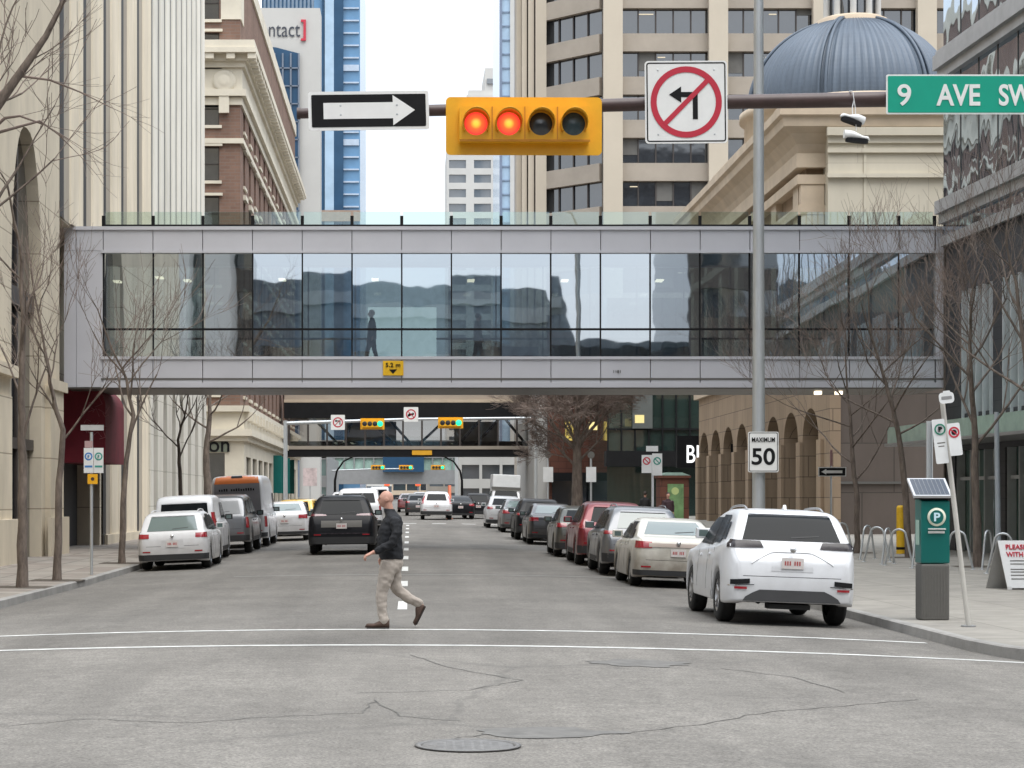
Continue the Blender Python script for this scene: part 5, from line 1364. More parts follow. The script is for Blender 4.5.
car('sedan','parked_sedan','light grey sedan eighth in the right row','sedan',4.95,91.5,Pg,PR,H=1.50,glass=M['carglass_l'])
car('hatch','parked_hatchback','white compact crossover at the far end of the right row','hatchback',4.65,101,Pw3,PR,H=1.60,W=1.82)
# ---- left row
car('wagon','parked_wagon','white station wagon parked nearest on the left','station wagon',-5.98,51.8,Pw3,PL,glass=M['carglass_l'],rails=Pw3,rims=M['rim'])
car('van','parked_van','small white panel van parked right behind the white wagon','van',-6.27,57.4,Pw,PL,H=1.88)
car('pickup','parked_pickup','dark grey pickup with a covered bed parked behind the small white van','pickup truck',-5.92,63.2,Pg,PL,H=1.86,glass=mat('dusty grey canopy glass',(.20,.21,.22),.25))
def tv(root,bvh,c):
    v=bvh_patch(bvh,c['rear_grid'](.90,.83,2.20,2.47,14,6),.014); c['part']('orange_roof_band',v,mat('orange panel',(.75,.20,.04),.5))
    v=bvh_patch(bvh,c['rear_grid'](.95,.90,1.1,2.235,14,8),.012); c['part']('grey_rear_doors',v,mat('dull mauve grey door panel',(.22,.215,.23),.5))
    v=bvh_patch(bvh,c['rear_grid'](.20,.18,2.40,2.47,6,3),.03); c['part']('roof_lamp_housing',v,M['black'])
    h,_,_,_=bvh.ray_cast(Vector((0,-2,1.97)),Vector((0,1,0)))
    q=MB(); rnd=random.Random(3)
    for i in range(15):
        if i in(4,): continue
        x=-.62+i*.083; q.box(x,x+.05,h.y-.03,h.y-.02,1.95+(i%3==1)*.0,2.02+rnd.choice((0,.02)))
    q.build('blurred_lettering',M['black'],root)
tvan=car('tallvan','parked_van','tall grey backed delivery van with an orange roof band','delivery van',-5.85,70.2,Pw3,PL,extra=tv,H=2.50)
car('sedan','parked_sedan','white sedan parked beyond the tall delivery van','sedan',-4.72,77.5,Pw3,PL,H=1.50,glass=M['carglass_l'])
taxi=car('wagon','taxi','yellow taxi beyond the white sedan on the left','taxi',-4.85,86,Py,PL,H=1.55,rz=-.12)
# ---- moving traffic
def jeep(root,bvh,c):
    q=bvh_patch(bvh,[[((.80*(2*i/16-1),-2,z_),(0,1,0)) for i in range(17)] for z_ in (.60,.64)],.012); c['part']('lamp_strip',q,M['tail_d'])
    q=bvh_patch(bvh,[[((.60*(2*i/10-1),-2,z_),(0,1,0)) for i in range(11)] for z_ in (.80,.9,1.0)],.008); c['part']('plate_panel',q,M['meter_grey'])
car('suv','moving_suv','black SUV driving up the left lane behind the walking man','SUV',-2.0,60.2,Pk,TR,H=1.74,W=1.98,extra=jeep,rails=M['rim'],lampm=mat('dark red lamp lens',(.12,.02,.03),.2,coat=.8),lampdef=[(-44,60,1.08,1.15)])
car('pickup','moving_pickup','white pickup in the left lane just beyond the black SUV','pickup truck',-2.15,86,Pw3,TR,H=1.95,W=1.95)
car('suv','moving_suv','white SUV with tall red tail lamps driving far up the middle of the street','SUV',1.58,123,Pw3,TR,H=1.70,lampdef=[(20,58,.95,1.50)])
car('sedan','moving_sedan','black sedan just right of the far white SUV','sedan',3.15,128,Pk,TR,H=1.46)
car('suv','moving_suv','black SUV right of the black sedan, far up the street','SUV',4.35,131,Pk,TR,H=1.62)
car('hatch','moving_hatchback','dark hatchback left of the far white SUV','hatchback',.55,140,Pdg,TR,H=1.5)
car('sedan','moving_sedan','red and white looking sedan farthest up the middle lane','sedan',-.1,160,paint('pinkish red paint',(.35,.10,.10)),TR,H=1.45)
car('sedan','moving_sedan','grey sedan far up the left side lane beyond the taxi','sedan',-4.6,128,Pgl,TR,H=1.45)
car('suv','moving_suv','white SUV far up the left side beyond the grey sedan','SUV',-4.9,150,Pw3,TR,H=1.7)
car('hatch','moving_hatchback','dark hatchback far up the left lane','hatchback',-3.1,145,Pdg,TR,H=1.5)
car('van','moving_van','white van far ahead in the left lane','van',-2.6,175,Pw3,TR,H=2.0)
car('sedan','moving_sedan','small silver sedan at the end of the middle lane','sedan',1.0,185,Psil,TR,H=1.5)
def boxt(root,bvh,c):
    q=MB(); q.box(-.95,.95,.3,4.4,1.1,2.95); o=q.build('cargo_box',M['white_s'],root); bevel(o,.05,2)
    q=MB(); q.box(-1.0,1.0,.24,.295,1.9,2.1); q.build('box_stripe',M['meter_grey'],root)
car('pickup','box_truck','white box truck beyond the right parked row','truck',6.5,140,Pw3,PR,H=2.1,W=2.2,extra=boxt)
# ================================================================ people
def ering(mb,secs,n=20,up=(0,0,1)):
    # closed loft of elliptical rings: (centre, radius along facing, radius across, axis)
    vs=[];U=Vector(up)
    for (c,ra,rb,fa) in secs:
        f=Vector(fa).normalized(); s=U.cross(f).normalized()
        for j in range(n):
            a=2*math.pi*j/n; vs.append(Vector(c)+f*ra*math.cos(a)+s*rb*math.sin(a))
    k=len(secs)
    mb.add(vs,[(i*n+j,i*n+(j+1)%n,(i+1)*n+(j+1)%n,(i+1)*n+j) for i in range(k-1) for j in range(n)]+[tuple(reversed(range(n))),tuple(range((k-1)*n,k*n))],0,True)
def limb(mb,pts):   # rounded tapered limb (point, radius)
    P=[Vector(p) for p,_ in pts];r=[q for _,q in pts]
    d0=(P[0]-P[1]).normalized();d1=(P[-1]-P[-2]).normalized()
    mb.tube([P[0]+d0*r[0]*.8]+[P[0]+d0*r[0]*.45]+P+[P[-1]+d1*r[-1]*.45,P[-1]+d1*r[-1]*.8],[r[0]*.45,r[0]*.86]+r+[r[-1]*.86,r[-1]*.45],12)
def fuse(name,mb,m,parent,voxel=.012,smooth=3,wrinkle=0,seed=0,extra=None,wfreq=9):
    me=mb.mesh(name,m)
    if extra:
        b=bmesh.new(); b.from_mesh(me)
        for e_ in extra: b.from_mesh(e_)
        b.to_mesh(me); b.free()
    b=bmesh.new(); b.from_mesh(me); bmesh.ops.recalc_face_normals(b,faces=b.faces); b.to_mesh(me); b.free()
    o=bpy.data.objects.new('tmp',me)
    rm=o.modifiers.new('r','REMESH'); rm.mode='VOXEL'; rm.voxel_size=voxel
    if smooth: s=o.modifiers.new('s','SMOOTH'); s.iterations=smooth; s.factor=.5
    nm=evaluated(o); bpy.data.objects.remove(o)
    nm.materials.clear(); nm.materials.append(m)
    if wrinkle:
        from mathutils import noise
        for v in nm.vertices:
            c=v.co; q=noise.noise(Vector((c.x*wfreq+seed,c.y*wfreq,c.z*wfreq*1.9+c.x*6)))+.5*noise.noise(Vector((c.x*wfreq*2.3,c.y*wfreq*2.3+seed,c.z*wfreq*3)))
            v.co=c+v.normal*q*wrinkle
    nm.polygons.foreach_set('use_smooth',[True]*len(nm.polygons)); nm.update()
    r=bpy.data.objects.new(name,nm); COL.objects.link(r); OFF[r.name]=Vector((0,0,0))
    if parent is not None: r.parent=parent
    return r
def head_mesh(c,yaw,sc=1.0,tilt=0):
    vs=[];nu,nv=36,28
    for j in range(nv+1):
        ph=math.pi*j/nv
        for i in range(nu):
            th=2*math.pi*i/nu
            x=math.sin(ph)*math.cos(th); y=math.sin(ph)*math.sin(th); z=math.cos(ph)
            X=x*.099; Y=y*.077; Zz=z*.118
            if z<0: Y*=1+.22*z
            if x<0 and z<-.1: X*=1+.35*z
            if x>0 and z<0: X+=.014*(-z)*x
            if x>.4:
                f=min(1,(x-.4)*2)
                X+=.028*math.exp(-(y/.16)**2)*math.exp(-((z+.14)/.17)**2)*f
                X+=.008*math.exp(-((z-.16)/.09)**2)*f
                X-=.011*math.exp(-((abs(y)-.38)/.15)**2)*math.exp(-((z-.03)/.09)**2)*f
                X+=.007*math.exp(-(y/.28)**2)*(math.exp(-((z+.44)/.05)**2)+math.exp(-((z+.56)/.05)**2))*f
                X-=.004*math.exp(-(y/.3)**2)*math.exp(-((z+.50)/.03)**2)*f
                X+=.014*math.exp(-(y/.3)**2)*math.exp(-((z+.82)/.14)**2)
            vs.append((X*sc,Y*sc,Zz*sc))
    mb=MB(); mb.add(vs,[(j*nu+i,(j+1)*nu+i,(j+1)*nu+(i+1)%nu,j*nu+(i+1)%nu) for j in range(nv) for i in range(nu)],0,True)
    for s in (-1,1):    # ears
        mb.lathe((-.006*sc,s*.070*sc,-.004*sc),[(0,-.014*sc),(.024*sc,-.012*sc),(.031*sc,.004*sc),(.024*sc,.012*sc),(0,.012*sc)],14,axis='Y')
    me=mb.mesh('head',M['skin']); b=bmesh.new(); b.from_mesh(me); bmesh.ops.remove_doubles(b,verts=b.verts,dist=.0004); bmesh.ops.recalc_face_normals(b,faces=b.faces); b.to_mesh(me); b.free()
    me.transform(Matrix.Translation(c)@Matrix.Rotation(yaw,4,'Z')@Matrix.Rotation(tilt,4,'Y')); return me
def hand(mb,w,dirv,palmn,sc=1.0,curl=.5,thumb=1):
    d=Vector(dirv).normalized(); pn=Vector(palmn).normalized(); pn=(pn-d*pn.dot(d)).normalized(); s=d.cross(pn); w=Vector(w)
    # palm: flattened loft
    vs=[];n=14
    for (t,a,b_) in ((-.02,.024,.020),(.01,.030,.018),(.045,.040,.016),(.08,.042,.013),(.092,.036,.010)):
        for j in range(n):
            q=2*math.pi*j/n; vs.append(w+d*t*sc+s*a*sc*math.cos(q)+pn*b_*sc*math.sin(q))
    mb.add(vs,[(i*n+j,i*n+(j+1)%n,(i+1)*n+(j+1)%n,(i+1)*n+j) for i in range(4) for j in range(n)]+[tuple(reversed(range(n))),tuple(range(4*n,5*n))],0,True)
    for o,l,c in ((-.031,.068,.8),(-.010,.080,1),(.011,.075,1.1),(.031,.058,1.25)):
        b0=w+d*.080*sc+s*o*sc; a=curl*c
        p1=b0+(d*math.cos(a*.6)+pn*math.sin(a*.6))*l*.46*sc; p2=p1+(d*math.cos(a*1.5)+pn*math.sin(a*1.5))*l*.32*sc; p3=p2+(d*math.cos(a*2.2)+pn*math.sin(a*2.2))*l*.26*sc
        mb.tube([b0-d*.02*sc,b0,p1,p2,p3],[.0095*sc,.0095*sc,.0088*sc,.008*sc,.0055*sc],8)
    t0=w+d*.025*sc-s*.028*sc*thumb; t1=t0+(d*.7-s*.6*thumb+pn*.3).normalized()*.038*sc; t2=t1+(d*.95-s*.15*thumb+pn*.4).normalized()*.032*sc
    mb.tube([t0-d*.01,t0,t1,t2],[.014*sc,.013*sc,.011*sc,.0075*sc],8)
DP=27.2; sP=F/DP
def J(pxx,pyy,dy=0): return Vector(((pxx-410)/sP,DP+dy,1.7-(pyy-500)/sP))
base=J(391,628.1); base.z=G(base.x,DP)
man=thing('person','bald man in a black jacket and beige trousers walking left over the crosswalk line','person',tuple(base))
man.location=(0,0,0); OFF[man.name]=Vector((0,0,0))
FX=(1,0,0)
bd=MB()
ering(bd,[(J(390,562),.10,.14,FX),(J(389,548),.10,.14,FX),(J(390,530),.10,.15,FX),(J(392,518),.08,.14,FX),(J(391,513),.06,.08,FX)])
limb(bd,[(J(391.5,517),.062),(J(389,509),.060),(J(387.5,503),.062)])
nA=[(J(394.5,522.5,-.17),.045),(J(397,532,-.25),.042),(J(392,543.5,-.27),.038),(J(380,549.5,-.27),.033),(J(372.8,552.2,-.26),.025)]
fA=[(J(391.5,522.5,.17),.045),(J(396,532,.24),.042),(J(397,543.5,.26),.038),(J(390,552,.28),.032),(J(385,556,.28),.025)]
limb(bd,nA); limb(bd,fA)
hand(bd,J(372.3,552.3,-.26),(-.85,0,-.42),(.35,.25,-.9),1.05,.75,1); hand(bd,J(384.6,556.4,.28),(-.7,0,-.7),(.3,-.5,-.5),1.05,.7,-1)
limb(bd,[(J(388,566,-.09),.09),(J(383,588.5,-.10),.058),(J(382,604,-.10),.05),(J(384,622,-.10),.038)])
limb(bd,[(J(392,566,.10),.09),(J(395,588,.10),.058),(J(407,598,.11),.048),(J(421,605.5,.12),.038)])
hm=head_mesh(J(386.2,499.4),math.pi,.97,R(-6))
fuse('body',bd,M['skin'],man,.006,2,extra=[hm])
ey=MB()
for s in (-1,1): ey.lathe(tuple(J(386.2,499.0)+Vector((-.0835,s*.030,.002))),[(0,-.011),(.008,-.008),(.011,0),(.008,.008),(0,.011)],10,axis='X')
for s in (-1,1): ey.obox(J(386.2,499.0)+Vector((-.091,s*.030,.024)),(.004,0,0),(0,.016,0),(0,0,.0025))
ey.build('eyes_and_brows',mat('dark eyes and brows',(.05,.03,.025),.5),man)
fab=mat('black quilted jacket fabric',(.010,.011,.014),.85,var=.35,vs=5,bump=.5,bs=9)
jk=MB()
ering(jk,[(J(391.5,559.3),.158,.180,FX),(J(391.3,556),.165,.185,FX),(J(389.6,548),.172,.190,FX),(J(389.2,538),.168,.188,FX),(J(390.3,529),.160,.192,FX),(J(392.2,522),.142,.198,FX),(J(393,517.5),.112,.180,FX),(J(392,514.3),.088,.125,FX),(J(390.3,511.5),.078,.085,FX),(J(389.2,508.8),.076,.078,FX)])
limb(jk,[(J(395,521.5,-.185),.078),(J(397,532,-.245),.068),(J(392.3,542.8,-.27),.062),(J(383,548,-.27),.055),(J(377,550.6,-.265),.046)])
limb(jk,[(J(391,521.5,.185),.078),(J(396,532,.235),.068),(J(397,543,.26),.062),(J(391,551,.28),.052),(J(388,553.6,.28),.046)])
jo=fuse('jacket',jk,fab,man,.010,4,.012,3)
tro=mat('light beige chino fabric',(.40,.35,.305),.85,var=.10,vs=7,bump=.4,bs=14)
tk=MB()
ering(tk,[(J(391.3,556.5),.142,.165,FX),(J(391.6,562),.150,.172,FX),(J(391.2,567),.150,.180,FX),(J(390,573),.120,.165,FX)])
limb(tk,[(J(388.4,566,-.088),.115),(J(386.6,575,-.095),.108),(J(384.2,584,-.10),.090),(J(382.2,591,-.10),.080),(J(381.6,601,-.10),.073),(J(382.6,612,-.10),.066),(J(384.3,620.5,-.10),.064)])
limb(tk,[(J(392.5,566,.09),.115),(J(393.3,575,.10),.108),(J(394.8,584,.10),.090),(J(398.5,591.5,.105),.079),(J(406,596.5,.11),.073),(J(413.5,600.8,.115),.066),(J(419.5,603.8,.12),.062)])
fuse('trousers',tk,tro,man,.010,4,.012,11,wfreq=8)
shoe=mat('brown suede leather',(.075,.045,.033),.8,var=.3,vs=14)
sole=mat('dark shoe sole',(.03,.022,.018),.8)
def mkshoe(ank,heel,toe,y0,name='shoe'):
    a=Vector(ank);h=Vector(heel);t=Vector(toe); d=(t-h).normalized(); up=(a-h)-(a-h).dot(d)*d; up.normalize(); s=d.cross(up)
    mb=MB(); L=(t-h).length; vs=[];N=14;K=12
    for i in range(N+1):
        u=i/N; wv=.047*(.85+.3*math.sin(math.pi*min(1,u*1.05))) * (1 if u<.85 else math.sqrt(max(.04,1-((u-.85)/.155)**2)))
        hv=(.10 if u<.28 else lerp(.10,.05,min(1,(u-.28)/.35))) *(1 if u<.88 else math.sqrt(max(.06,1-((u-.88)/.125)**2)))
        if i==0: wv*=.7
        for k in range(K):
            an=2*math.pi*k/K; q=h+d*(u*L)+s*(wv*math.cos(an))+up*(hv*.5+hv*.5*max(-1,math.sin(an)*1.15) )
            vs.append(q)
    mb.add(vs,[(i*K+k,i*K+(k+1)%K,(i+1)*K+(k+1)%K,(i+1)*K+k) for i in range(N) for k in range(K)],0,True)
    mb.add(vs[:K],[tuple(range(K))],0); mb.add(vs[-K:],[tuple(reversed(range(K)))],0)
    o=mb.build(name,shoe,man,fix=True)
    mb=MB(); c=h+d*L*.47-up*.004; mb.obox(c,d*L*.47,s*.044,up*.010); so=mb.build('sole',sole,o); bevel(so,.012,2)
zg=G(-.4,DP)+.016
f1=J(389.5,0,-.10); f1.z=zg; f2=J(365.2,0,-.10); f2.z=zg
mkshoe(J(384,621,-.1),f1,f2,0)
r1=J(425.3,606.5,.12); r2=J(415.5,0,.12); r2.z=zg+.01
mkshoe(J(420.5,604.5,.12),r1,r2,0)
def simple_person(x,D,h,yaw,label,coat,pants,hair=None,z=None,group=None,pack=None,walk=.12,lean=0):
    z0=(SW(x,D) if abs(x)>7 else G(x,D)) if z is None else z
    root=thing('person',label,'person',(x,D,z0),group,yaw,local=True); k=h/1.75
    V=lambda a,b,c: Vector((a*k,b*k,c*k))
    b_=MB(); ering(b_,[(V(0,0,.92),.09*k,.13*k,FX),(V(0,0,1.15),.09*k,.13*k,FX),(V(0,0,1.38),.08*k,.15*k,FX),(V(0,0,1.45),.06*k,.09*k,FX)])
    limb(b_,[(V(0,0,1.44),.058*k),(V(.01,0,1.56),.054*k)])
    for s in (-1,1):
        limb(b_,[(V(0,s*.18,1.38),.048*k),(V(-.05*s,s*.23,1.14),.038*k),(V(.05-.08*s,s*.23,.90),.026*k)]); hand(b_,V(.05-.08*s,s*.23,.89),(.2,0,-1),(.6,-s*.5,0),k,.5,s)
        limb(b_,[(V(walk*s*.2,s*.09,.86),.085*k),(V(walk*s*.9+.03,s*.10,.48),.055*k),(V(walk*s*1.6,s*.10,.08),.038*k)])
    hm=head_mesh(V(.02,0,1.645),0,k)
    fuse('body',b_,M['skin'],root,.009,1,extra=[hm])
    c_=MB(); ering(c_,[(V(0,0,.84),.15*k,.185*k,FX),(V(0,0,1.0),.145*k,.175*k,FX),(V(0,0,1.2),.14*k,.18*k,FX),(V(0,0,1.36),.12*k,.195*k,FX),(V(-.005,0,1.43),.09*k,.13*k,FX),(V(0,0,1.50),.07*k,.075*k,FX)])
    for s in (-1,1): limb(c_,[(V(0,s*.185,1.37),.07*k),(V(-.05*s,s*.235,1.14),.058*k),(V(.05-.08*s,s*.235,.95),.045*k)])
    fuse('coat',c_,coat,root,.014,2,.006,2)
    t_=MB(); ering(t_,[(V(0,0,.97),.13*k,.155*k,FX),(V(0,0,.86),.135*k,.17*k,FX),(V(0,0,.80),.11*k,.15*k,FX)])
    for s in (-1,1): limb(t_,[(V(walk*s*.2,s*.09,.85),.10*k),(V(walk*s*.9+.03,s*.10,.48),.075*k),(V(walk*s*1.6,s*.10,.11),.058*k)])
    fuse('trousers',t_,pants,root,.014,2,.005,5)
    for s in (-1,1):
        mb=MB(); mb.obox(V(walk*s*1.6+.06,s*.10,.045),V(.13,0,0),V(0,.045,0),V(0,0,.045)); o=mb.build('shoe',M['black'],root); bevel(o,.02,2)
    if hair:
        me=head_mesh(V(.008,0,1.662),0,k*1.06); b=bmesh.new(); b.from_mesh(me)
        bmesh.ops.delete(b,geom=[v for v in b.verts if (v.co.z<1.60*k) or (v.co.x>.05*k and v.co.z<1.71*k)],context='VERTS'); b.to_mesh(me); b.free(); me.materials.clear(); me.materials.append(hair); mesh_obj('hair',me,root)
    if pack:
        mb=MB(); mb.obox(V(-.20,0,1.22),V(.09,0,0),V(0,.15,0),V(0,0,.22)); o=mb.build('hood',pack,root); bevel(o,.05,3)
    return root
dk=mat('black winter coat',(.012,.012,.014),.8); jean=mat('dark jeans',(.03,.035,.05),.85); hairm=mat('dark brown hair',(.03,.02,.014),.6,var=.4,vs=30)
simple_person(px(372,66),66.0,1.75,R(180),'person in a long dark coat standing inside the glass skywalk',dk,dk,hairm,z=pz(357,64)-.12)
simple_person(px(478,66.4),66.6,1.7,R(0),'dim figure farther right inside the glass skywalk',mat('dull brown coat',(.05,.035,.03),.8),dk,hairm,z=pz(357,64)-.12)
simple_person(px(1030.5,46),46,1.62,R(150),'person in a black top and tan trousers at the right edge behind the white board',dk,mat('tan trousers',(.32,.20,.09),.85),hairm)
simple_person(px(668,88),88,1.72,R(-90),'person in dark clothes standing by the green poster of the brick kiosk',mat('dark plum coat',(.035,.015,.02),.8),jean,hairm)
simple_person(px(645,96),96,1.75,R(60),'person in dark clothes under the black canopy left of the brick kiosk',dk,jean,hairm)
# ================================================================ bare trees
KD=[2,3,3,3,3]
def grow(mb,p,d,L,r,rnd,depth,maxd,spread,up,twigs,minr=.006,curve=.22):
    n=4 if depth<2 else 3
    pts=[p];rs=[r]; q=Vector(p);dd=Vector(d)
    for i in range(n):
        dd=(dd+Vector((rnd.gauss(0,curve*.5),rnd.gauss(0,curve*.5),rnd.gauss(0,curve*.3)+up*.12))).normalized()
        q=q+dd*L/n; pts.append(q.copy()); rs.append(max(minr*.7,r*(1-.42*(i+1)/n)))
    (mb if depth<2 else twigs).tube(pts,rs,7 if depth<1 else 5 if depth<2 else 4 if depth<3 else 3,0,cap=False)
    if depth>=maxd: return
    kids=KD[min(depth,4)]
    for k in range(kids+ (1 if rnd.random()<.5 else 0)):
        t=rnd.uniform(.35,1.0) if k>0 else 1.0
        i=min(n-1,int(t*n)); f=t*n-i; f=min(1,max(0,f))
        bp=pts[i].lerp(pts[i+1],f); br=lerp(rs[i],rs[i+1],f)
        ax=dd.orthogonal().normalized(); ax=Matrix.Rotation(rnd.uniform(0,6.283),3,dd)@ax
        ang=R(rnd.uniform(.45,1.15)*spread) if k>0 else R(rnd.uniform(.1,.5)*spread)
        nd=(Matrix.Rotation(ang,3,ax)@dd).normalized(); nd=(nd+Vector((0,0,up*.25))).normalized()
        grow(mb,bp,nd,L*rnd.uniform(.58,.82),max(minr,br*rnd.uniform(.55,.78)),rnd,depth+1,maxd,spread,up,twigs,minr,curve)
def tree(x,D,label,trunk_pts,tr,limbs,seed,maxd=5,spread=42,up=.6,group='bare street trees',tw=None,minr=.007,z=None,L0=1.0,name='bare_tree'):
    z0=SW(x,D) if z is None else z
    root=thing(name,label,'tree',(x,D,z0),group)
    rnd=random.Random(seed); tb=MB(); br=MB(); twg=MB()
    pts=[Vector((x,D,z0-.05))]+[Vector(p) for p in trunk_pts]
    # finer, slightly knobbly trunk
    fine=[];fr=[];rr_=tr
    for i in range(len(pts)-1):
        for k in range(4):
            t=k/4; fine.append(pts[i].lerp(pts[i+1],t)+Vector((rnd.gauss(0,.012),rnd.gauss(0,.012),0))*(0 if i==0 and k==0 else 1))
            s_=(i+t)/(len(pts)-1); fr.append(lerp(tr*1.25 if i==0 and k==0 else tr*1.05,tr*.32,s_))
    fine.append(pts[-1]); fr.append(tr*.32)
    tb.tube(fine,fr,10,0)
    tb.build('trunk',M['bark'],root)
    for (t,azm,el_,L,r) in limbs:   # attach fraction, azimuth (deg, 0=+X), elevation, length, radius
        i=min(len(fine)-2,int(t*(len(fine)-1))); bp=fine[i].lerp(fine[i+1],t*(len(fine)-1)-i)
        d=Vector((math.cos(R(azm))*math.cos(R(el_)),math.sin(R(azm))*math.cos(R(el_)),math.sin(R(el_))))
        grow(br,bp,d,L*L0,r,rnd,0,maxd,spread,up,twg,minr)
    grow(br,fine[-1],(fine[-1]-fine[-3]).normalized(),1.6*L0,tr*.32,rnd,0,maxd,spread,up,twg,minr)
    bo=br.build('limbs',M['bark'],root)
    c=twg.build('crown',tw or M['twig'],root)
    return root
def T(pxx,pyy,D): return (px(pxx,D),D,pz(pyy,D))
rl=random.Random(77)
def limbset(n,t0,t1,L,r,el0=35,el1=70,seed=1):
    q=random.Random(seed); return [(lerp(t0,t1,(i+.5)/n),(i*137.5+q.uniform(-20,20))%360,q.uniform(el0,el1),L*q.uniform(.8,1.15)*(1-.35*i/n),r*(1-.3*i/n)) for i in range(n)]
# left pavement
tree(px(22,40.5),40.5,'bare tree nearest on the left pavement, trunk at the left edge of the picture',[T(23,500,40.5),T(21,420,40.5),T(23,330,40.5),T(22,262,40.5)],.105,limbset(5,.35,1,1.7,.028,40,72,1),11,3,up=.5,minr=.005)
tree(px(57,44),44,'slender bare tree between the left edge tree and the sign post',[T(59,500,44),T(62,430,44),T(52,395,44),T(44,345,44)],.085,limbset(5,.4,1,1.6,.026,35,65,3),12,3,minr=.005)
tree(px(122,54),54,'thin forked bare tree right of the parking sign post on the left',[T(123,510,54),T(126,460,54),T(133,415,54),T(127,380,54),T(120,365,54)],.085,limbset(6,.45,1,1.9,.032,35,65,6),13,3,minr=.006)
tree(px(182,68),68,'small twiggy bare tree before the pale pointed arcade on the left',[T(180,470,68),T(178,440,68),T(186,410,68)],.08,limbset(5,.4,1,1.6,.03,35,70,8),14,3,minr=.009)
tree(px(209,88),88,'thick dark bare tree behind the small white van on the left',[T(207,480,88),T(206,450,88),T(210,415,88),T(210,395,88)],.19,limbset(5,.5,1,2.4,.05,20,60,9),15,3,minr=.011)
# big limb reaching in from beyond the left edge
D=35.0
lt=tree(px(-42,D),D,'bare tree past the left edge, its thick branch crossing the top left corner',[T(-44,450,D),T(-42,330,D),T(-34,220,D),T(-30,150,D)],.17,limbset(3,.6,1,1.8,.04,40,70,10),16,3,z=SW(-7.7,D))
mb=MB(); tw=MB(); rnd=random.Random(5)
pl=[Vector(T(a,b_,D)) for a,b_ in ((-32,160),(-14,122),(4,96),(28,62),(46,36),(60,8),(72,-20),(84,-60))]
mb.tube(pl,[.10,.095,.085,.07,.055,.045,.035,.03],8)
for i in range(2,8):
    for k in range(1):
        d=(pl[i]-pl[i-1]).normalized(); d=(d+Vector((rnd.uniform(-.1,1.0),rnd.uniform(-.6,.6),rnd.uniform(-.5,.4)))).normalized()
        grow(mb,pl[i],d,rnd.uniform(.6,1.1),.013,rnd,1,3,38,.2,tw,.004)
mb.build('limbs',M['bark'],lt)
for a0 in (((-30,150),(0,132),(40,121),(58,134),(72,148)),((-30,120),(20,76),(50,80),(80,92),(112,108)),((-30,150),(5,118),(20,116),(45,125),(70,140))):
    q=[Vector(T(a,b_,D+.4)) for a,b_ in a0]; mb2=MB(); mb2.tube(q,[.035,.028,.02,.014,.008],5)
    for i in (2,3,4): grow(mb2,q[i],(q[i]-q[i-1]).normalized(),.7,.007,rnd,2,3,40,.1,tw,.004)
    mb2.build('branch',M['twig'],lt)
tw.build('crown',M['twig'],lt)
# right plaza
tree(px(856,61),61,'bare tree left of the yellow bollard, before the brown stone wall',[T(857,500,61),T(852,450,61),T(850,420,61),T(847,385,61)],.09,limbset(8,.3,1,2.1,.032,15,50,21),22,4,minr=.005,tw=M['twig'])
tree(px(909,57),57,'bare tree beside the yellow bollard with its branches over the skywalk end',[T(906,500,57),T(900,440,57),T(893,410,57),T(884,375,57),T(874,345,57)],.10,limbset(8,.4,1,2.1,.032,15,50,22),23,4,minr=.005,tw=M['twig'])
tree(px(978,50.4),50.4,'straight bare tree left of the white board at the right edge',[T(975,480,50.4),T(974,420,50.4),T(969,370,50.4),T(971,320,50.4)],.105,limbset(8,.35,1,2.2,.038,20,60,25),26,4,minr=.005,tw=M['twig'])
tree(px(1040,46),46,'bare tree just beyond the right edge with pale branches reaching into the picture',[T(1040,480,46),T(1034,420,46),T(1026,360,46),T(1018,300,46)],.12,limbset(7,.5,1,2.2,.038,25,65,27),28,3,minr=.005,tw=M['twig_g'])
KD=[3,3,4,4,4]
tree(px(577,99),99,'large spreading bare tree standing before the red brick block',[T(577,470,99),T(578,440,99),T(576,420,99)],.30,[(.35,190,50,3.2,.07),(.4,-10,48,3.4,.07),(.45,120,55,3.4,.07),(.5,60,50,3.2,.07),(0.55,175,45,4.0,.10),(.6,15,40,4.2,.10),(.8,200,62,4.2,.09),(.85,-20,60,4.2,.09),(1,90,80,4.5,.10),(.7,270,55,3.5,.08),(1,150,60,4,.08),(1,30,60,4,.08),(.6,240,35,3.2,.07),(.65,310,35,3.4,.07)],31,5,spread=42,up=.15,L0=.54,tw=M['twig'],minr=.011,name='bare_tree')
soil=mat('dark gravelly soil',(.085,.07,.055),.95,var=.4,vs=18,bump=.6,bs=60)
for n_,(x,D) in enumerate(((px(22,40.5),40.5),(px(57,44),44),(px(122,54),54),(px(856,61),61),(px(909,57),57),(px(978,50.4),50.4),(px(1040,46),46))):
    mb=MB(); s_=.55; mb.quad(*[(x+a,D+b_,SW(x+a,D+b_)+.005) for a,b_ in ((-s_,-s_),(s_,-s_),(s_,s_),(-s_,s_))]); tag(mb.build('tree_pit',soil),kind='structure')
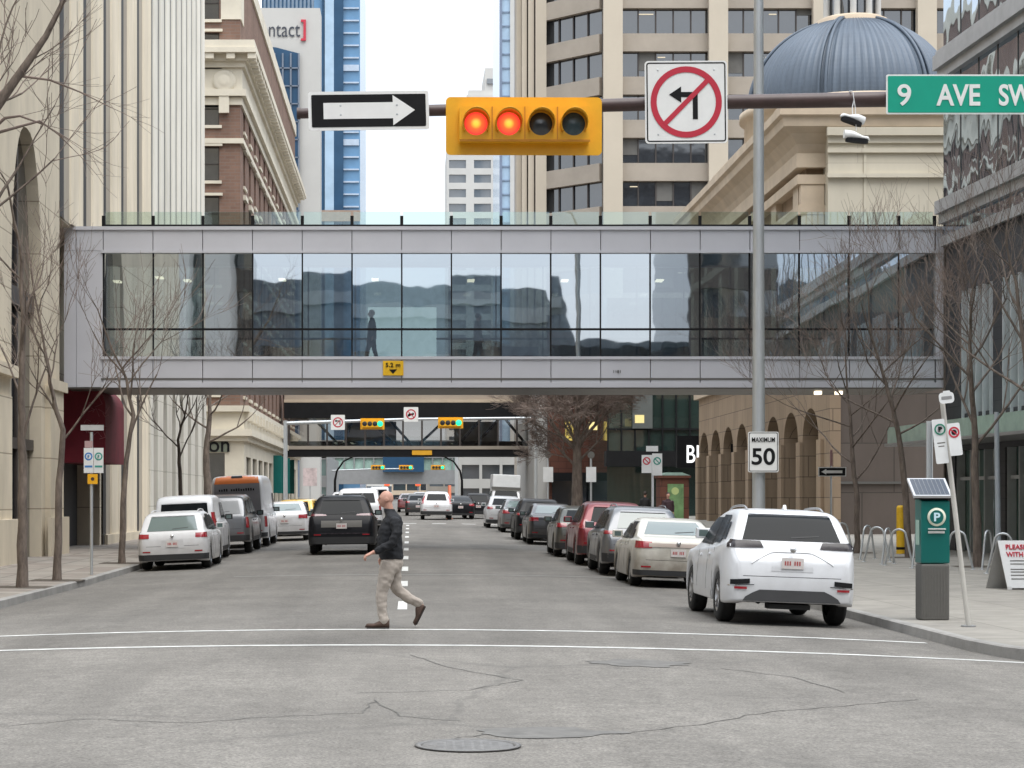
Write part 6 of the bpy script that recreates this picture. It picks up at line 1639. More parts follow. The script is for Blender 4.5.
# ================================================================ traffic signals, signs and street furniture
D=22.8
def X(p): return px(p,D)
def Zz(p): return pz(p,D)
SM=thing('signal_mast','dark maroon signal mast arm spanning the top of the picture','mast arm',(8.6,D,0))
MB().tube([(X(298),D,Zz(113.5)),(X(450),D,Zz(110)),(X(700),D,Zz(102.5)),(X(900),D,Zz(99)),(8.6,D,Zz(93))],[.058,.066,.078,.088,.11],16).build('arm',M['maroon'],SM)
MB().tube([(8.6,D,SW(8.6,D)),(8.6,D,6.6)],[.14,.115],16).build('pole',M['maroon'],SM)
MB().tube([(X(297),D,Zz(113.5)),(X(300.5),D,Zz(113.5))],.066,16).build('end_cap',M['maroon'],SM)
def plate(name,label,cat,cx,cz,wd,h,y,r=.03,th=.012,m=None,rz=0,tilt=0,group=None,top=True,parent=None):
    o=thing(name,label,cat,(cx,y,cz),group,0,local=True) if parent is None else parent
    return o
def local_plate(root,wd,h,r,y0,y1,m,name,parent=None,cx=0,cz=0):
    return MB().prism(rrect(cx,cz,wd,h,r),y0,y1,0,'XZ').build(name,m,parent or root,fix=True)
k=F/D
# one way sign
cx,cz=(X(309)+X(428.5))/2,(Zz(91.5)+Zz(129.5))/2
q_=(D-.15)/D; cx*=q_; cz=1.7+(cz-1.7)*q_
ow=thing('one_way_sign','black one way sign with a long white arrow pointing right, hung on the mast arm','sign',(cx,D-.14,cz),None,R(3),local=True); ow.rotation_euler=(0,R(-1.5),R(4))
W_,H_=120/k,38.5/k
p_=local_plate(ow,W_,H_,.03,-.006,.006,M['white'],'panel'); local_plate(ow,W_-.07,H_-.07,.015,-.009,-.007,M['black'],'black_field',p_)
arr=[(-45,-8),(24,-8),(24,-15),(46,0),(24,15),(24,8),(-45,8)]
MB().prism([(a/k*1.0,b/k) for a,b in arr],-.012,-.0095).build('arrow',M['white'],p_,fix=True)
mb=MB(); [mb.lathe((a/k,-.013,b/k),[(0,-.003),(.012,0)],10,axis='Y') for a,b in ((-28,-4),(28,5),(-28,5),(28,-4))]; mb.build('rivets',M['galv'],p_)
mb=MB(); [mb.box(a/k-.03,a/k+.03,.006,.12,-.12,.12) for a in (-30,30)]; mb.build('bracket',M['galv'],ow)
# signal head
cx,cz=(X(447)+X(602))/2,(Zz(96)+Zz(153))/2
q_=(D-.26)/D; cx*=q_; cz=1.7+(cz-1.7)*q_
sg=thing('traffic_signal','yellow horizontal traffic signal with two glowing red lamps on the left and two dark lamps','traffic light',(cx,D-.20,cz),None,R(1),local=True)
local_plate(sg,155/k,57.5/k,.05,.04,.052,M['yellow'],'backboard')
W2=129/k; 
mb=MB(); mb.prism(rrect(0,0,W2,35/k,.02),-.10,.038,0,'XZ'); ho=mb.build('housing',M['yellow'],sg,fix=True)
mb=MB()
for i in range(1,4): x=-W2/2+i*W2/4; mb.box(x-.006,x+.006,-.106,-.1005,-17/k,17/k)
mb.box(-W2/2,W2/2,-.112,-.1005,-17.5/k,-15.5/k)
mb.build('door_seams',mat('deep amber paint',(.50,.20,.01),.5),ho)
redl=bpy.data.materials.new('glowing red lens'); redl.use_nodes=True; n=redl.node_tree; pb=n.nodes['Principled BSDF']
tcd=n.nodes.new('ShaderNodeTexCoord'); ln=n.nodes.new('ShaderNodeVectorMath'); ln.operation='LENGTH'; n.links.new(tcd.outputs['Object'],ln.inputs[0])
cr=n.nodes.new('ShaderNodeValToRGB'); e=cr.color_ramp.elements; e[0].position=.03; e[0].color=(1,.6,.06,1); e[1].position=.125; e[1].color=(.95,.03,.03,1)
m1=e.new(.065); m1.color=(1,.14,.03,1); mp_=n.nodes.new('ShaderNodeMath'); mp_.operation='MULTIPLY'; mp_.inputs[1].default_value=1.0
n.links.new(ln.outputs['Value'],cr.inputs[0]); n.links.new(cr.outputs[0],pb.inputs['Emission Color']); pb.inputs['Emission Strength'].default_value=.7; pb.inputs['Base Color'].default_value=(.4,.02,.02,1); pb.inputs['Roughness'].default_value=.3
darkl=glassy('unlit smoky lens',(.035,.04,.045),.2,ior=1.5); darkg=mat('unlit bluish lens',(.05,.085,.10),.25,var=.3,vs=20)
for i,a in enumerate((-48.5,-16,16,48.5)):
    x=a/k*.995
    if True:
        lo=bpy.data.objects.new('lens',MB().lathe((0,0,0),[(0,-.025),(.06,-.02),(.11,-.006),(.142,.01)],32,axis='Y').mesh('lens',redl if i<2 else (darkl if i==2 else darkg)))
        COL.objects.link(lo); lo.parent=ho; lo.location=(x,-.102,0)
    # cut-away visor, open below
    vs=[];nn_=28;pr=[]
    for q in range(nn_+1):
        a_=R(-35)+R(250)*q/nn_; 
        dep=.20*(.35+.65*max(0,math.sin(a_)+.55)/1.55)
        for rr_,yy in ((.150,-.095),(.150,-.11-dep),(.143,-.11-dep),(.143,-.095)): vs.append((x+rr_*math.cos(a_),yy,rr_*math.sin(a_)))
    m_=MB(); m_.add(vs,[(q*4+c,q*4+(c+1)%4,q*4+4+(c+1)%4,q*4+4+c) for q in range(nn_) for c in range(4)],0,True)
    m_.build('visor',M['yellow'],ho)
mb=MB(); mb.box(-.06,.06,.052,.2,-.2,.2); mb.build('bracket',M['galv'],sg)
# no left turn
cx,cz=(X(645)+X(727.5))/2,(Zz(61)+Zz(143))/2
q_=(D-.15)/D; cx*=q_; cz=1.7+(cz-1.7)*q_
nl=thing('no_left_turn_sign','white square no left turn sign with a red ring and slash on the mast arm','sign',(cx,D-.14,cz),None,0,local=True); nl.rotation_euler=(0,R(-.6),R(1))
S=82/k; p_=local_plate(nl,S,S,.04,-.006,.006,M['white'],'panel')
def ringframe(root,S,t,rad,y,m,name,par):
    a=rrect(0,0,S,S,rad);b_=rrect(0,0,S-2*t,S-2*t,max(.004,rad-t)); n=len(a)
    vs=[(q[0],y,q[1]) for q in a]+[(q[0],y,q[1]) for q in b_]
    m_=MB(); m_.add(vs,[(i,(i+1)%n,n+(i+1)%n,n+i) for i in range(n)]); return m_.build(name,m,par)
ringframe(nl,S-.035,.014,.03,-.0075,M['black'],'black_border',p_)
def ring(par,cx,cz,r0,r1,y,m,name='red_ring',n=48):
    vs=[]
    for i in range(n):
        a=2*math.pi*i/n; vs+=[(cx+r0*math.cos(a),y,cz+r0*math.sin(a)),(cx+r1*math.cos(a),y,cz+r1*math.sin(a))]
    m_=MB(); m_.add(vs,[(2*i,2*i+1,(2*i+3)%(2*n),(2*i+2)%(2*n)) for i in range(n)]); return m_.build(name,m,par)
ar=[(7.5,-17),(12.5,-17),(12.5,10),(-4,10),(-4,15.5),(-16,7.5),(-4,-.5),(-4,5),(7.5,5)]
MB().prism([((a-1)/k,b/k) for a,b in ar],-.0095,-.0075).build('arrow',M['black'],p_,fix=True)
ring(p_,0,0,29.5/k,35.5/k,-.0105,M['red_sign'])
m_=MB(); dd=Vector((1,0,1)).normalized(); nn_=Vector((-1,0,1)).normalized(); m_.obox((0,-.0115,0),dd*31/k,Vector((0,.001,0)),nn_*2.4/k); m_.build('red_slash',M['red_sign'],p_)
mb=MB(); [mb.lathe((a/k,-.008,b/k),[(0,-.004),(.011,0)],10,axis='Y') for a in(-28,28) for b in (-32,32)]; mb.build('rivets',M['galv'],p_)
mb=MB(); mb.box(-.05,.05,.006,.12,-.2,.2); mb.build('bracket',M['galv'],nl)
# street name
x0,x1=X(887),X(1078); cx=(x0+x1)/2; cz=(Zz(75)+Zz(113.5))/2
q_=(D-.15)/D; cx*=q_; cz=1.7+(cz-1.7)*q_
sn=thing('street_name_sign','green street name sign reading 9 AVE SW in white letters','sign',(cx,D-.14,cz),None,0,local=True)
W_,H_=x1-x0,39.5/k; p_=local_plate(sn,W_,H_,.02,-.006,.006,M['white'],'panel'); local_plate(sn,W_-.035,H_-.035,.012,-.009,-.007,M['green_sign'],'green_field',p_)
for tx,a,b_ in (('9',897.5,911),('AVE',936.5,980),('SW',999,1033)):
    text('lettering',tx,((X(a)+X(b_))/2*q_-cx,-.0105,1.7+(Zz(95)-1.7)*q_-cz),(b_-a)/k,21.5/k,M['white'],p_,.012 if tx=='9' else .022,ext=.001)
mb=MB(); [mb.box(q-.02,q+.02,.006,.13,-.15,.15) for q in (-.6,.6)]; mb.build('bracket',M['galv'],sn)
# sneakers hung over the arm
sh=thing('hanging_sneakers','pair of black and white sneakers hanging from the mast arm by their laces','shoes',(X(852),D-.1,Zz(95)),None,0)
def sneaker(c,yaw,roll,upm,name='sneaker'):
    L=.30; N=12;K=12;vs=[]
    for i in range(N+1):
        u=i/N; wv=.042*(.8+.35*math.sin(math.pi*u))*(1 if u<.85 else math.sqrt(max(.05,1-((u-.85)/.152)**2)))
        hv=(.10 if u<.3 else lerp(.10,.05,min(1,(u-.3)/.4)))*(1 if u<.88 else math.sqrt(max(.08,1-((u-.88)/.125)**2)))
        for q in range(K):
            a=2*math.pi*q/K; vs.append(((u-.5)*L,wv*math.cos(a),hv*.5+hv*.5*math.sin(a)))
    m_=MB(); m_.add(vs,[(i*K+q,i*K+(q+1)%K,(i+1)*K+(q+1)%K,(i+1)*K+q) for i in range(N) for q in range(K)],0,True); m_.add(vs[:K],[tuple(range(K))]); m_.add(vs[-K:],[tuple(range(K))])
    me=m_.mesh(name,upm); Mx=Matrix.Translation(c)@Matrix.Rotation(yaw,4,'Z')@Matrix.Rotation(roll,4,'Y'); me.transform(Mx); o=mesh_obj(name,me,sh)
    s2=MB(); 
    n=16; out=[]
    for i in range(n):
        a=2*math.pi*i/n; out.append((.132*math.copysign(abs(math.cos(a))**.7,math.cos(a)),.052*math.sin(a)*(1.1 if math.cos(a)>0 else .9)))
    s2.prism(out,-.03,.012,0,'XY'); me=s2.mesh('sole',M['black']); me.transform(Mx); mesh_obj('sole',me,o)
    return o
sneaker((X(849),D-.13,Zz(123)),R(200),R(-15),M['white_s']); sneaker((X(854),D-.14,Zz(142)),R(8),R(4),M['white'])
MB().tube([(X(851),D-.11,Zz(94)),(X(852),D-.10,Zz(102)),(X(850),D-.12,Zz(109)),(X(850),D-.13,Zz(116))],.006,5).build('lace',M['white_s'],sh)
MB().tube([(X(850.5),D-.125,Zz(95)),(X(853),D-.12,Zz(110)),(X(853.5),D-.14,Zz(133))],.005,5).build('lace',M['white_s'],sh)
MB().tube([(X(850),D-.11,Zz(93)),(X(849.5),D-.0,Zz(91.5)),(X(851),D+.1,Zz(97))],.007,5).build('lace',M['white_s'],sh)

# street light pole with speed sign
D=41.8; x=px(758.6,D)
LP=thing('street_light_pole','tall galvanised street light pole standing behind the white SUV','street light',(x,D,0))
MB().tube([(x,D,SW(x,D)),(x,D,3),(x,D,8),(x,D,13.2)],[.135,.128,.11,.092],20).build('pole',M['galv'],LP)
MB().cyl((x,D,SW(x,D)),.19,.12,20).build('base_flange',M['galv'],LP)
MB().tube([(x,D,13.1),(x-.3,D,13.8),(x-1.4,D,14.2),(x-2.4,D,14.3)],[.05,.045,.04,.04],8).build('lamp_arm',M['galv'],LP)
q=MB().obox((x-2.8,D,14.3),(.4,0,0),(0,.16,0),(0,0,.07)).build('lamp_head',M['metal_g'],LP); bevel(q,.05,3)
k=F/(D-.2)
sp=thing('speed_limit_sign','white MAXIMUM 50 speed limit sign strapped to the street light pole','sign',(px(763.3,D-.2),D-.2,pz(452,D-.2)),None,0,local=True)
p_=local_plate(sp,30.5/k,40.5/k,.035,-.006,.006,M['white'],'panel')
a=rrect(0,0,28.8/k,38.8/k,.03);b_=rrect(0,0,27.4/k,37.4/k,.025);n=len(a); m_=MB(); m_.add([(q[0],-.0075,q[1]) for q in a]+[(q[0],-.0075,q[1]) for q in b_],[(i,(i+1)%n,n+(i+1)%n,n+i) for i in range(n)]); m_.build('black_border',M['black'],p_)
text('lettering','MAXIMUM',(0,-.009,12.3/k),23/k,4.6/k,M['black'],p_,.008,ext=.001); text('numerals','50',(0,-.009,-4.5/k),23.5/k,17/k,M['black'],p_,.02,ext=.001)
mb=MB(); mb.box(-.14,-.02,.006,.08,-.02,.02); mb.box(-.14,-.02,.006,.08,.28,.31); mb.build('strap',M['galv'],sp)

# parking pay station
D=29.4;x=px(935.5,D);z0=SW(x,D);k=F/D
PM=thing('parking_meter','green and grey parking pay station with a tilted solar panel','parking meter',(x,D,z0))
def H(p): return pz(p,D)
w2=14.2/k
q=MB().box(x-w2,x+w2,D-.0,D+.36,z0,H(564)).build('lower_cabinet',M['meter_grey'],PM); bevel(q,.03,3)
mb=MB()
for i in range(9): xx=x-w2+.04+i*(2*w2-.08)/8; mb.box(xx-.008,xx+.008,D-.006,D-.001,z0+.06,H(567))
mb.build('ribs',M['meter_grey'],q)
q=MB(); q.prism([(D-.0,H(563.5)),(D+.36,H(563.5)),(D+.36,H(496)),(D,H(501))],x-w2-.004,x+w2+.004,0,'YZ'); q=q.build('upper_cabinet',M['teal'],PM,fix=True); bevel(q,.025,3)
MB().box(x-w2-.01,x+w2+.01,D-.01,D+.37,H(499.5),H(496.5)).build('cap',M['black'],PM)
MB().box(x-w2+.06,x+w2-.06,D+.1,D+.26,H(496.4),H(491)).build('panel_mount',M['meter_grey'],PM)
c=Vector((px(932,D)-.0,D+.15,H(488))); tl=R(32); 
fr=MB(); fr.obox(c,(.275,0,0),(0,.24*math.cos(tl),.24*math.sin(tl)),(0,-.02*math.sin(tl),.02*math.cos(tl))); fr=fr.build('solar_panel',mat('pale aluminium frame',(.55,.56,.58),.4,metal=.3),PM)
up=Vector((0,-math.sin(tl),math.cos(tl)))
mb=MB(); mb.obox(c+up*.0215,(.245,0,0),(0,.215*math.cos(tl),.215*math.sin(tl)),up*.001); cell=mb.build('solar_cells',glassy('solar cell glass',(.03,.035,.05),.15,ior=1.5),fr)
mb=MB()
for i in range(1,8):
    mb.obox(c+up*.0235+Vector((-.245+i*.061,0,0)),(.002,0,0),(0,.21*math.cos(tl),.21*math.sin(tl)),up*.0006)
mb.build('cell_lines',M['metal_g'],fr)
lg=MB().lathe((px(936.5,D),D-.012,H(517)),[(0,0),(9.2/k,0),(9.2/k,.008)],40,axis='Y').build('logo_disc',mat('cream disc',(.72,.74,.6),.5),PM)
MB().lathe((px(936.5,D),D-.0135,H(517)),[(0,0),(6.9/k,0)],40,axis='Y').build('logo_inner',M['teal'],lg)
text('logo_letter','P',(px(936.8,D),D-.016,H(517)),6.2/k,8.6/k,mat('pale blue letter',(.55,.75,.82),.5),lg,.03,ext=.001)
text('wording','CALGARY PARKING',(px(936.5,D),D-.008,H(529)),17/k,1.4/k,M['white'],PM,.0,ext=.001); text('wording','PAY HERE',(px(936,D),D-.008,H(532.3)),19/k,2.6/k,M['white'],PM,.03,ext=.001) if False else None
mb=MB(); mb.box(px(928,D),px(944.5,D),D-.009,D-.007,H(533.3),H(531)); mb.build('white_wording_bar',M['white'],PM)
mb=MB(); mb.box(x-w2-.012,x-w2-.006,D+.08,D+.28,H(545),H(520)); mb.build('side_lettering',mat('pale green side print',(.35,.5,.42),.6),PM)

# leaning sign post with two plates
D=27.9;k=F/D
b0=Vector((px(968.5,D),D,SW(7.6,D))); b1=Vector((px(944,D),D+.1,pz(400,D)))
SP=thing('parking_sign_post','leaning grey post with two parking signs beside the pay station','sign post',tuple(b0))
MB().tube([b0,b1],.034,12).build('pole',mat('cream grey painted pole',(.50,.48,.44),.5),SP)
MB().cyl((b0.x,b0.y,b0.z),.10,.02,20).build('base_plate',M['metal_g'],SP)
ax=(b1-b0).normalized(); sx=Vector((1,0,0)); sx=(sx-ax*sx.dot(ax)).normalized()
def tilted(cxp,czp,wd,h,dy=-.07,name='sign_panel',m=None,par=None,r=.02,t=.006):
    c=Vector((px(cxp,D),D+dy,pz(czp,D))); a=rrect(0,0,wd/k,h/k,r); n=len(a)
    vs=[c+sx*u+ax*v+Vector((0,-t,0)) for u,v in a]+[c+sx*u+ax*v+Vector((0,t,0)) for u,v in a]
    m_=MB(); m_.add(vs,[tuple(range(n)),tuple(reversed(range(n,2*n)))]+[(i,i+n,(i+1)%n+n,(i+1)%n) for i in range(n)]); return m_.build(name,m or M['white_s'],par or SP,fix=True)
def tring(cxp,czp,r0,r1,dy,m,par,name='ring',bar=None):
    c=Vector((px(cxp,D),D+dy,pz(czp,D))); n=36; vs=[]
    for i in range(n):
        a=2*math.pi*i/n; d=sx*math.cos(a)+ax*math.sin(a); vs+=[c+d*r0/k,c+d*r1/k]
    m_=MB(); m_.add(vs,[(2*i,2*i+1,(2*i+3)%(2*n),(2*i+2)%(2*n)) for i in range(n)]); return m_.build(name,m,par)
s1=tilted(939.3,441.5,12.6,44.5,-.05); tring(938.9,429.5,4.2,5.6,-.058,mat('green ring',(.02,.22,.14),.5),s1)
text('letter','P',(px(938.9,D),D-.060,pz(429.5,D)),3.4/k,5.2/k,M['black'],s1,.01,rz=0)
for i in range(6): tilted(940+ i*.35,443+i*3.4,8-(i%2)*2,1.0,-.058,'text_line',M['meter_grey'],s1,.002,.001)
s2=tilted(953,439.5,12.6,32.5,-.09); tring(952.2,432.5,3.9,5.5,-.098,M['red_sign'],s2); tring(952.2,432.5,0,2.7,-.098,M['black'],s2,'black_disc')
m_=MB(); c=Vector((px(952.2,D),D-.1,pz(432.5,D))); d1=(sx+ -ax).normalized(); d2=(sx+ax).normalized(); m_.obox(c,d1*4.2/k,Vector((0,.001,0)),d2*.5/k); m_.build('red_slash',M['red_sign'],s2)
tilted(954,449,7,1.4,-.098,'arrow_mark',M['black'],s2,.002,.001)
cp=tilted(945.5,398,15,11,-.05,'cap_plate',None,None,.05); tilted(945.5,398,10.5,3.2,-.058,'cap_wording',M['metal_g'],cp,.01,.001)
tilted(945.5,392.4,7,3,-.05,'cap_top',None,cp,.015)
# channel post behind the pay station
D=31.5; x=px(929.5,D)
cpo=MB().box(x-.045,x+.045,D,D+.03,SW(x,D),pz(421,D)); cpo.box(x-.045,x-.03,D-.03,D,SW(x,D),pz(421,D)); cpo.box(x+.03,x+.045,D-.03,D,SW(x,D),pz(421,D))
tag(cpo.build('channel_post',M['galv'],None,(x,D,SW(x,D))),'plain grey channel post directly behind the parking pay station','post')
D=52;x=px(997,D)
tag(MB().tube([(px(998.5,D),D,SW(x,D)),(px(996.5,D),D,pz(412,D))],[.075,.06],14).build('flat_topped_post',mat('pale blue grey pole',(.42,.46,.50),.5,metal=.2),None,(x,D,0)),'tall pale blue grey post with a cut off top before the glass canopy','post')
# bollard
D=60;x=px(900.5,D)
bo=thing('bollard','yellow bollard beside the bare tree on the right plaza','bollard',(x,D,SW(x,D)))
MB().lathe((x,D,SW(x,D)),[(.0,1.42),(.08,1.41),(.115,1.36),(.12,1.3),(.12,0)],20).build('post',M['yellow_b'],bo)
MB().lathe((x,D,SW(x,D)),[(.122,.12),(.122,.2)],20).build('band',M['black'],bo)
# bicycle hoops
def hoop(x,D,label,rz):
    z0=SW(x,D); o=thing('bike_hoop',label,'bike rack',(x,D,z0),'steel bike hoops on the right plaza',rz,local=True)
    pts=[(-.36,0,0),(-.27,0,.35),(-.20,0,.68)]+[(-.185*math.cos(math.pi*i/8),0,.74+.17*math.sin(math.pi*i/8)) for i in range(9)]+[(.20,0,.68),(.27,0,.35),(.36,0,0)]
    MB().tube(pts,.027,10).build('tube',M['galv'],o)
    for s in (-1,1): MB().lathe((s*.36,0,0),[(.0,.012),(.07,.012),(.07,0)],16).build('foot',M['galv'],o)
for p_,D_,rz,l in ((842,60,.3,'bike hoop half hidden by the white SUV'),(867.5,56,.75,'second bike hoop right of the white SUV'),(877,54,-.55,'bike hoop leaning over its neighbour left of the yellow bollard'),(888,52.5,.9,'bike hoop just left of the yellow bollard'),(899,51.5,-.5,'bike hoop in front of the yellow bollard'),(919,50,.85,'bike hoop showing left of the pay station'),(958,49,-.5,'bike hoop right of the leaning sign post'),(988,49,.9,'bike hoop at the foot of the straight tree'),(1003,46.5,-.3,'bike hoop behind the white board')):
    hoop(px(p_,D_),D_,l,rz)
# sandwich board
D=38.7;k=F/D; x0=px(1001,D);x1=px(1046,D);z0=SW(12,D)
ab=thing('sandwich_board','white folding sandwich board with red heading at the right edge of the pavement','sandwich board',((x0+x1)/2,D,z0))
hh=.92
mb=MB(); mb.add([(x0+.12,D-.02,z0+.03),(x1,D-.02,z0+.03),(x1,D+.22,z0+hh),(x0-.0,D+.22,z0+hh),(x0+.12,D+.01,z0+.03),(x1,D+.01,z0+.03),(x1,D+.25,z0+hh),(x0,D+.25,z0+hh)],[(0,1,2,3),(7,6,5,4),(0,4,5,1),(1,5,6,2),(2,6,7,3),(3,7,4,0)])
fp=mb.build('front_panel',M['white_s'],ab)
mb=MB(); mb.add([(x0+.0-.12,D+.58,z0),(x1-.1,D+.58,z0),(x1,D+.26,z0+hh),(x0,D+.26,z0+hh),(x0-.12,D+.61,z0),(x1-.1,D+.61,z0),(x1,D+.285,z0+hh),(x0,D+.285,z0+hh)],[(0,1,2,3),(7,6,5,4),(0,4,5,1),(1,5,6,2),(2,6,7,3),(3,7,4,0)]); mb.build('rear_panel',mat('grey board back',(.35,.34,.32),.7),ab)
mb=MB(); mb.box(x0+.12,x0+.2,D-.03,D+.0,z0-.0,z0+.06); mb.box(x1-.2,x1-.12,D-.03,D,z0,z0+.06); mb.build('feet',M['white_s'],ab)
def bt(t,v,wd,h,m): 
    y=D-.02+.24*((v-.03)/(hh-.03)); text('lettering',t,(x0+.09+wd/2+.05,y-.008,z0+v),wd,h,m,fp,.012,rx=R(-15),ext=.001)
bt('PLEASE PARK',.80,.74,.095,M['red_sign']); bt('BIKES HERE',.66,.66,.095,M['red_sign']) if False else bt('WITH CARE',.66,.66,.095,M['red_sign'])
mb=MB()
for i,(v,l) in enumerate(((.54,.7),(.48,.5),(.38,.62),(.33,.4),(.27,.6),(.20,.35))):
    y=D-.02+.24*((v-.03)/(hh-.03)); mb.box(x0+.2,x0+.2+l,y-.009,y-.007,z0+v-.008,z0+v+.008)
mb.build('small_print_lines',M['meter_grey'],fp)
# small one way sign under the skywalk
D=70;k=F/D;x=px(831,D)
o=thing('one_way_sign','small black one way sign with white arrow pointing left, under the skywalk','sign',(x,D,SW(x,D)))
MB().cyl((x,D,SW(x,D)),.035,pz(450,D)-SW(x,D),10).build('post',M['galv'],o)
p_=MB().box(px(818,D),px(846,D),D-.05,D-.036,pz(476.5,D),pz(467,D)).build('panel',M['white'],o)
MB().box(px(819,D),px(845,D),D-.054,D-.0505,pz(475.6,D),pz(467.9,D)).build('black_field',M['black'],p_)
MB().prism([(px(a,D),pz(b_,D)) for a,b_ in ((821,471.8),(826,469),(826,470.4),(842,470.4),(842,473.2),(826,473.2),(826,474.6))],-.001+D-.056,D-.0545).build('arrow',M['white'],p_,fix=True)
MB().box(x-.04,x+.04,D-.06,D-.036,pz(466,D),pz(450,D)).build('pink_tag',mat('faded pink tag',(.35,.2,.2),.7),o)
# left parking sign post
D=47;k=F/D;x=px(91.5,D)
o=thing('parking_sign_post','post with two blue and green parking signs and a small yellow tag, left pavement','sign post',(x,D,SW(x,D)))
MB().cyl((x,D,SW(x,D)),.035,pz(432,D)-SW(x,D),10).build('pole',M['galv'],o)
MB().box(px(81,D),px(104,D),D-.05,D-.04,pz(430.5,D),pz(425,D)).build('cap_plate',mat('grey cap plate',(.45,.45,.45),.5),o)
for a,b_,c_,d_,cc,nm in ((84,94,448,473,(.05,.2,.5),'blue'),(94,104,448,473,(.05,.30,.25),'green')):
    p_=MB().box(px(a+.2,D),px(b_-.2,D),D-.06,D-.048,pz(d_,D),pz(c_,D)).build('sign_panel',M['white_s'],o)
    n=30;vs=[];cx,cz=px((a+b_)/2,D),pz(456.5,D)
    for i in range(n):
        an_=2*math.pi*i/n; vs+=[(cx+2.6/k*math.cos(an_),D-.063,cz+2.6/k*math.sin(an_)),(cx+4/k*math.cos(an_),D-.063,cz+4/k*math.sin(an_))]
    mm=mat(nm+' ring',cc,.5); m_=MB(); m_.add(vs,[(2*i,2*i+1,(2*i+3)%(2*n),(2*i+2)%(2*n)) for i in range(n)]); m_.box(px(a+1.2,D),px(b_-1.2,D),D-.063,D-.061,pz(467.5,D),pz(465.5,D)); m_.build('ring',mm,p_)
    text('letter','P',(cx,D-.064,cz),1.6/k,3/k,mm,p_,.01)
MB().box(px(85,D),px(93,D),D-.058,D-.045,pz(447.6,D),pz(441,D)).build('upper_plate',mat('faded pale red plate',(.42,.28,.28),.6),o)
p_=MB().box(px(88,D),px(98,D),D-.06,D-.048,pz(484,D),pz(474,D)).build('yellow_tag',M['yellow'],o)
MB().lathe((px(93,D),D-.062,pz(479,D)),[(0,0),(1.8/k,0)],16,axis='Y').build('dark_dot',M['maroon'],p_)
# parking sign at centre right
D=76;k=F/D;x=px(652.5,D)
o=thing('parking_sign_post','white post with red and green parking signs, behind the grey SUV','sign post',(x,D,SW(x,D)))
MB().cyl((x,D,SW(x,D)),.045,pz(455,D)-SW(x,D),10).build('pole',mat('white grey pole',(.55,.56,.58),.5),o)
MB().box(px(646,D),px(658,D),D-.05,D-.04,pz(451.5,D),pz(446,D)).build('cap_plate',M['white_s'],o); 
for a,b_,c_,d_,mm in ((641.5,651.5,455,473,M['red_sign']),(652,662,453.5,475.5,mat('green ring paint',(.02,.25,.2),.5))):
    p_=MB().box(px(a,D),px(b_,D),D-.06,D-.048,pz(d_,D),pz(c_,D)).build('sign_panel',M['white_s'],o)
    n=24;vs=[];cx,cz=px((a+b_)/2,D),pz(461,D)
    for i in range(n):
        an_=2*math.pi*i/n; vs+=[(cx+2.7/k*math.cos(an_),D-.063,cz+2.7/k*math.sin(an_)),(cx+3.9/k*math.cos(an_),D-.063,cz+3.9/k*math.sin(an_))]
    m_=MB(); m_.add(vs,[(2*i,2*i+1,(2*i+3)%(2*n),(2*i+2)%(2*n)) for i in range(n)]); m_.obox((cx,D-.064,cz),Vector((1,0,-1)).normalized()*2.9/k,(0,.001,0),Vector((1,0,1)).normalized()*.5/k); m_.build('ring',mm,p_)
for p0,D_,lab in ((591,97,'small double sided parking sign on a post by the big bare tree'),(548,108,'pale signs on a post left of the big bare tree')):
    x=px(p0,D_); o=thing('parking_sign_post',lab,'sign post',(x,D_,SW(x,D_)))
    MB().cyl((x,D_,SW(x,D_)),.05,pz(452,D_)-SW(x,D_),8).build('pole',M['galv'],o)
    MB().lathe((x,D_-.06,pz(455,D_)),[(0,0),(.17,0)],16,axis='Y').build('round_cap',M['meter_grey'],o)
    MB().box(px(p0-5,D_),px(p0+5,D_),D_-.08,D_-.06,pz(482,D_),pz(467,D_)).build('sign_panel',M['white_s'],o)
# brick kiosk with green poster
D=93;k=F/D
o=thing('brick_kiosk','small orange brick kiosk with a green roof and a green poster','kiosk',(px(675,D),D,SW(12,D)))
x0,x1=px(660,D),px(689,D); z0=SW(12,D)
MB().box(x0,x1,D,D+1.5,z0,pz(478,D)).build('wall',M['redbrick2'],o)
MB().box(x0-.08,x1+.08,D-.08,D+1.58,pz(478,D),pz(475.5,D)).build('cornice',M['redbrick2'],o)
MB().prism([(x0-.05,pz(475.4,D)),(x1+.05,pz(475.4,D)),(x1-.3,pz(472.5,D)),(x0+.3,pz(472.5,D))],D,D+1.5).build('roof',M['green_can'],o,fix=True)
p_=MB().box(px(667.5,D),px(683.5,D),D-.05,D-.003,z0+.4,pz(484,D)).build('poster',mat('green poster',(.16,.28,.12),.5,var=.4,vs=2.5),o)
MB().lathe((px(675,D),D-.054,pz(491,D)),[(0,0),(.17,0)],20,axis='Y').build('pale_disc',mat('pale lime disc',(.5,.6,.25),.5),p_)
# patio fence & parasol under the dark canopy
D=104; 
o=thing('patio_railing','black metal patio railing in front of the red brick block','railing',(px(590,D),D,SW(9,D)))
mb=MB(); x0,x1=px(555,D),px(640,D); z0=SW(9,D)
mb.box(x0,x1,D,D+.05,z0+1.0,z0+1.06); mb.box(x0,x1,D,D+.05,z0+.1,z0+.15)
for i in range(54): x=x0+(x1-x0)*i/53; mb.box(x-.012,x+.012,D+.01,D+.035,z0+.1,z0+1.0)
mb.build('bars',M['black'],o)

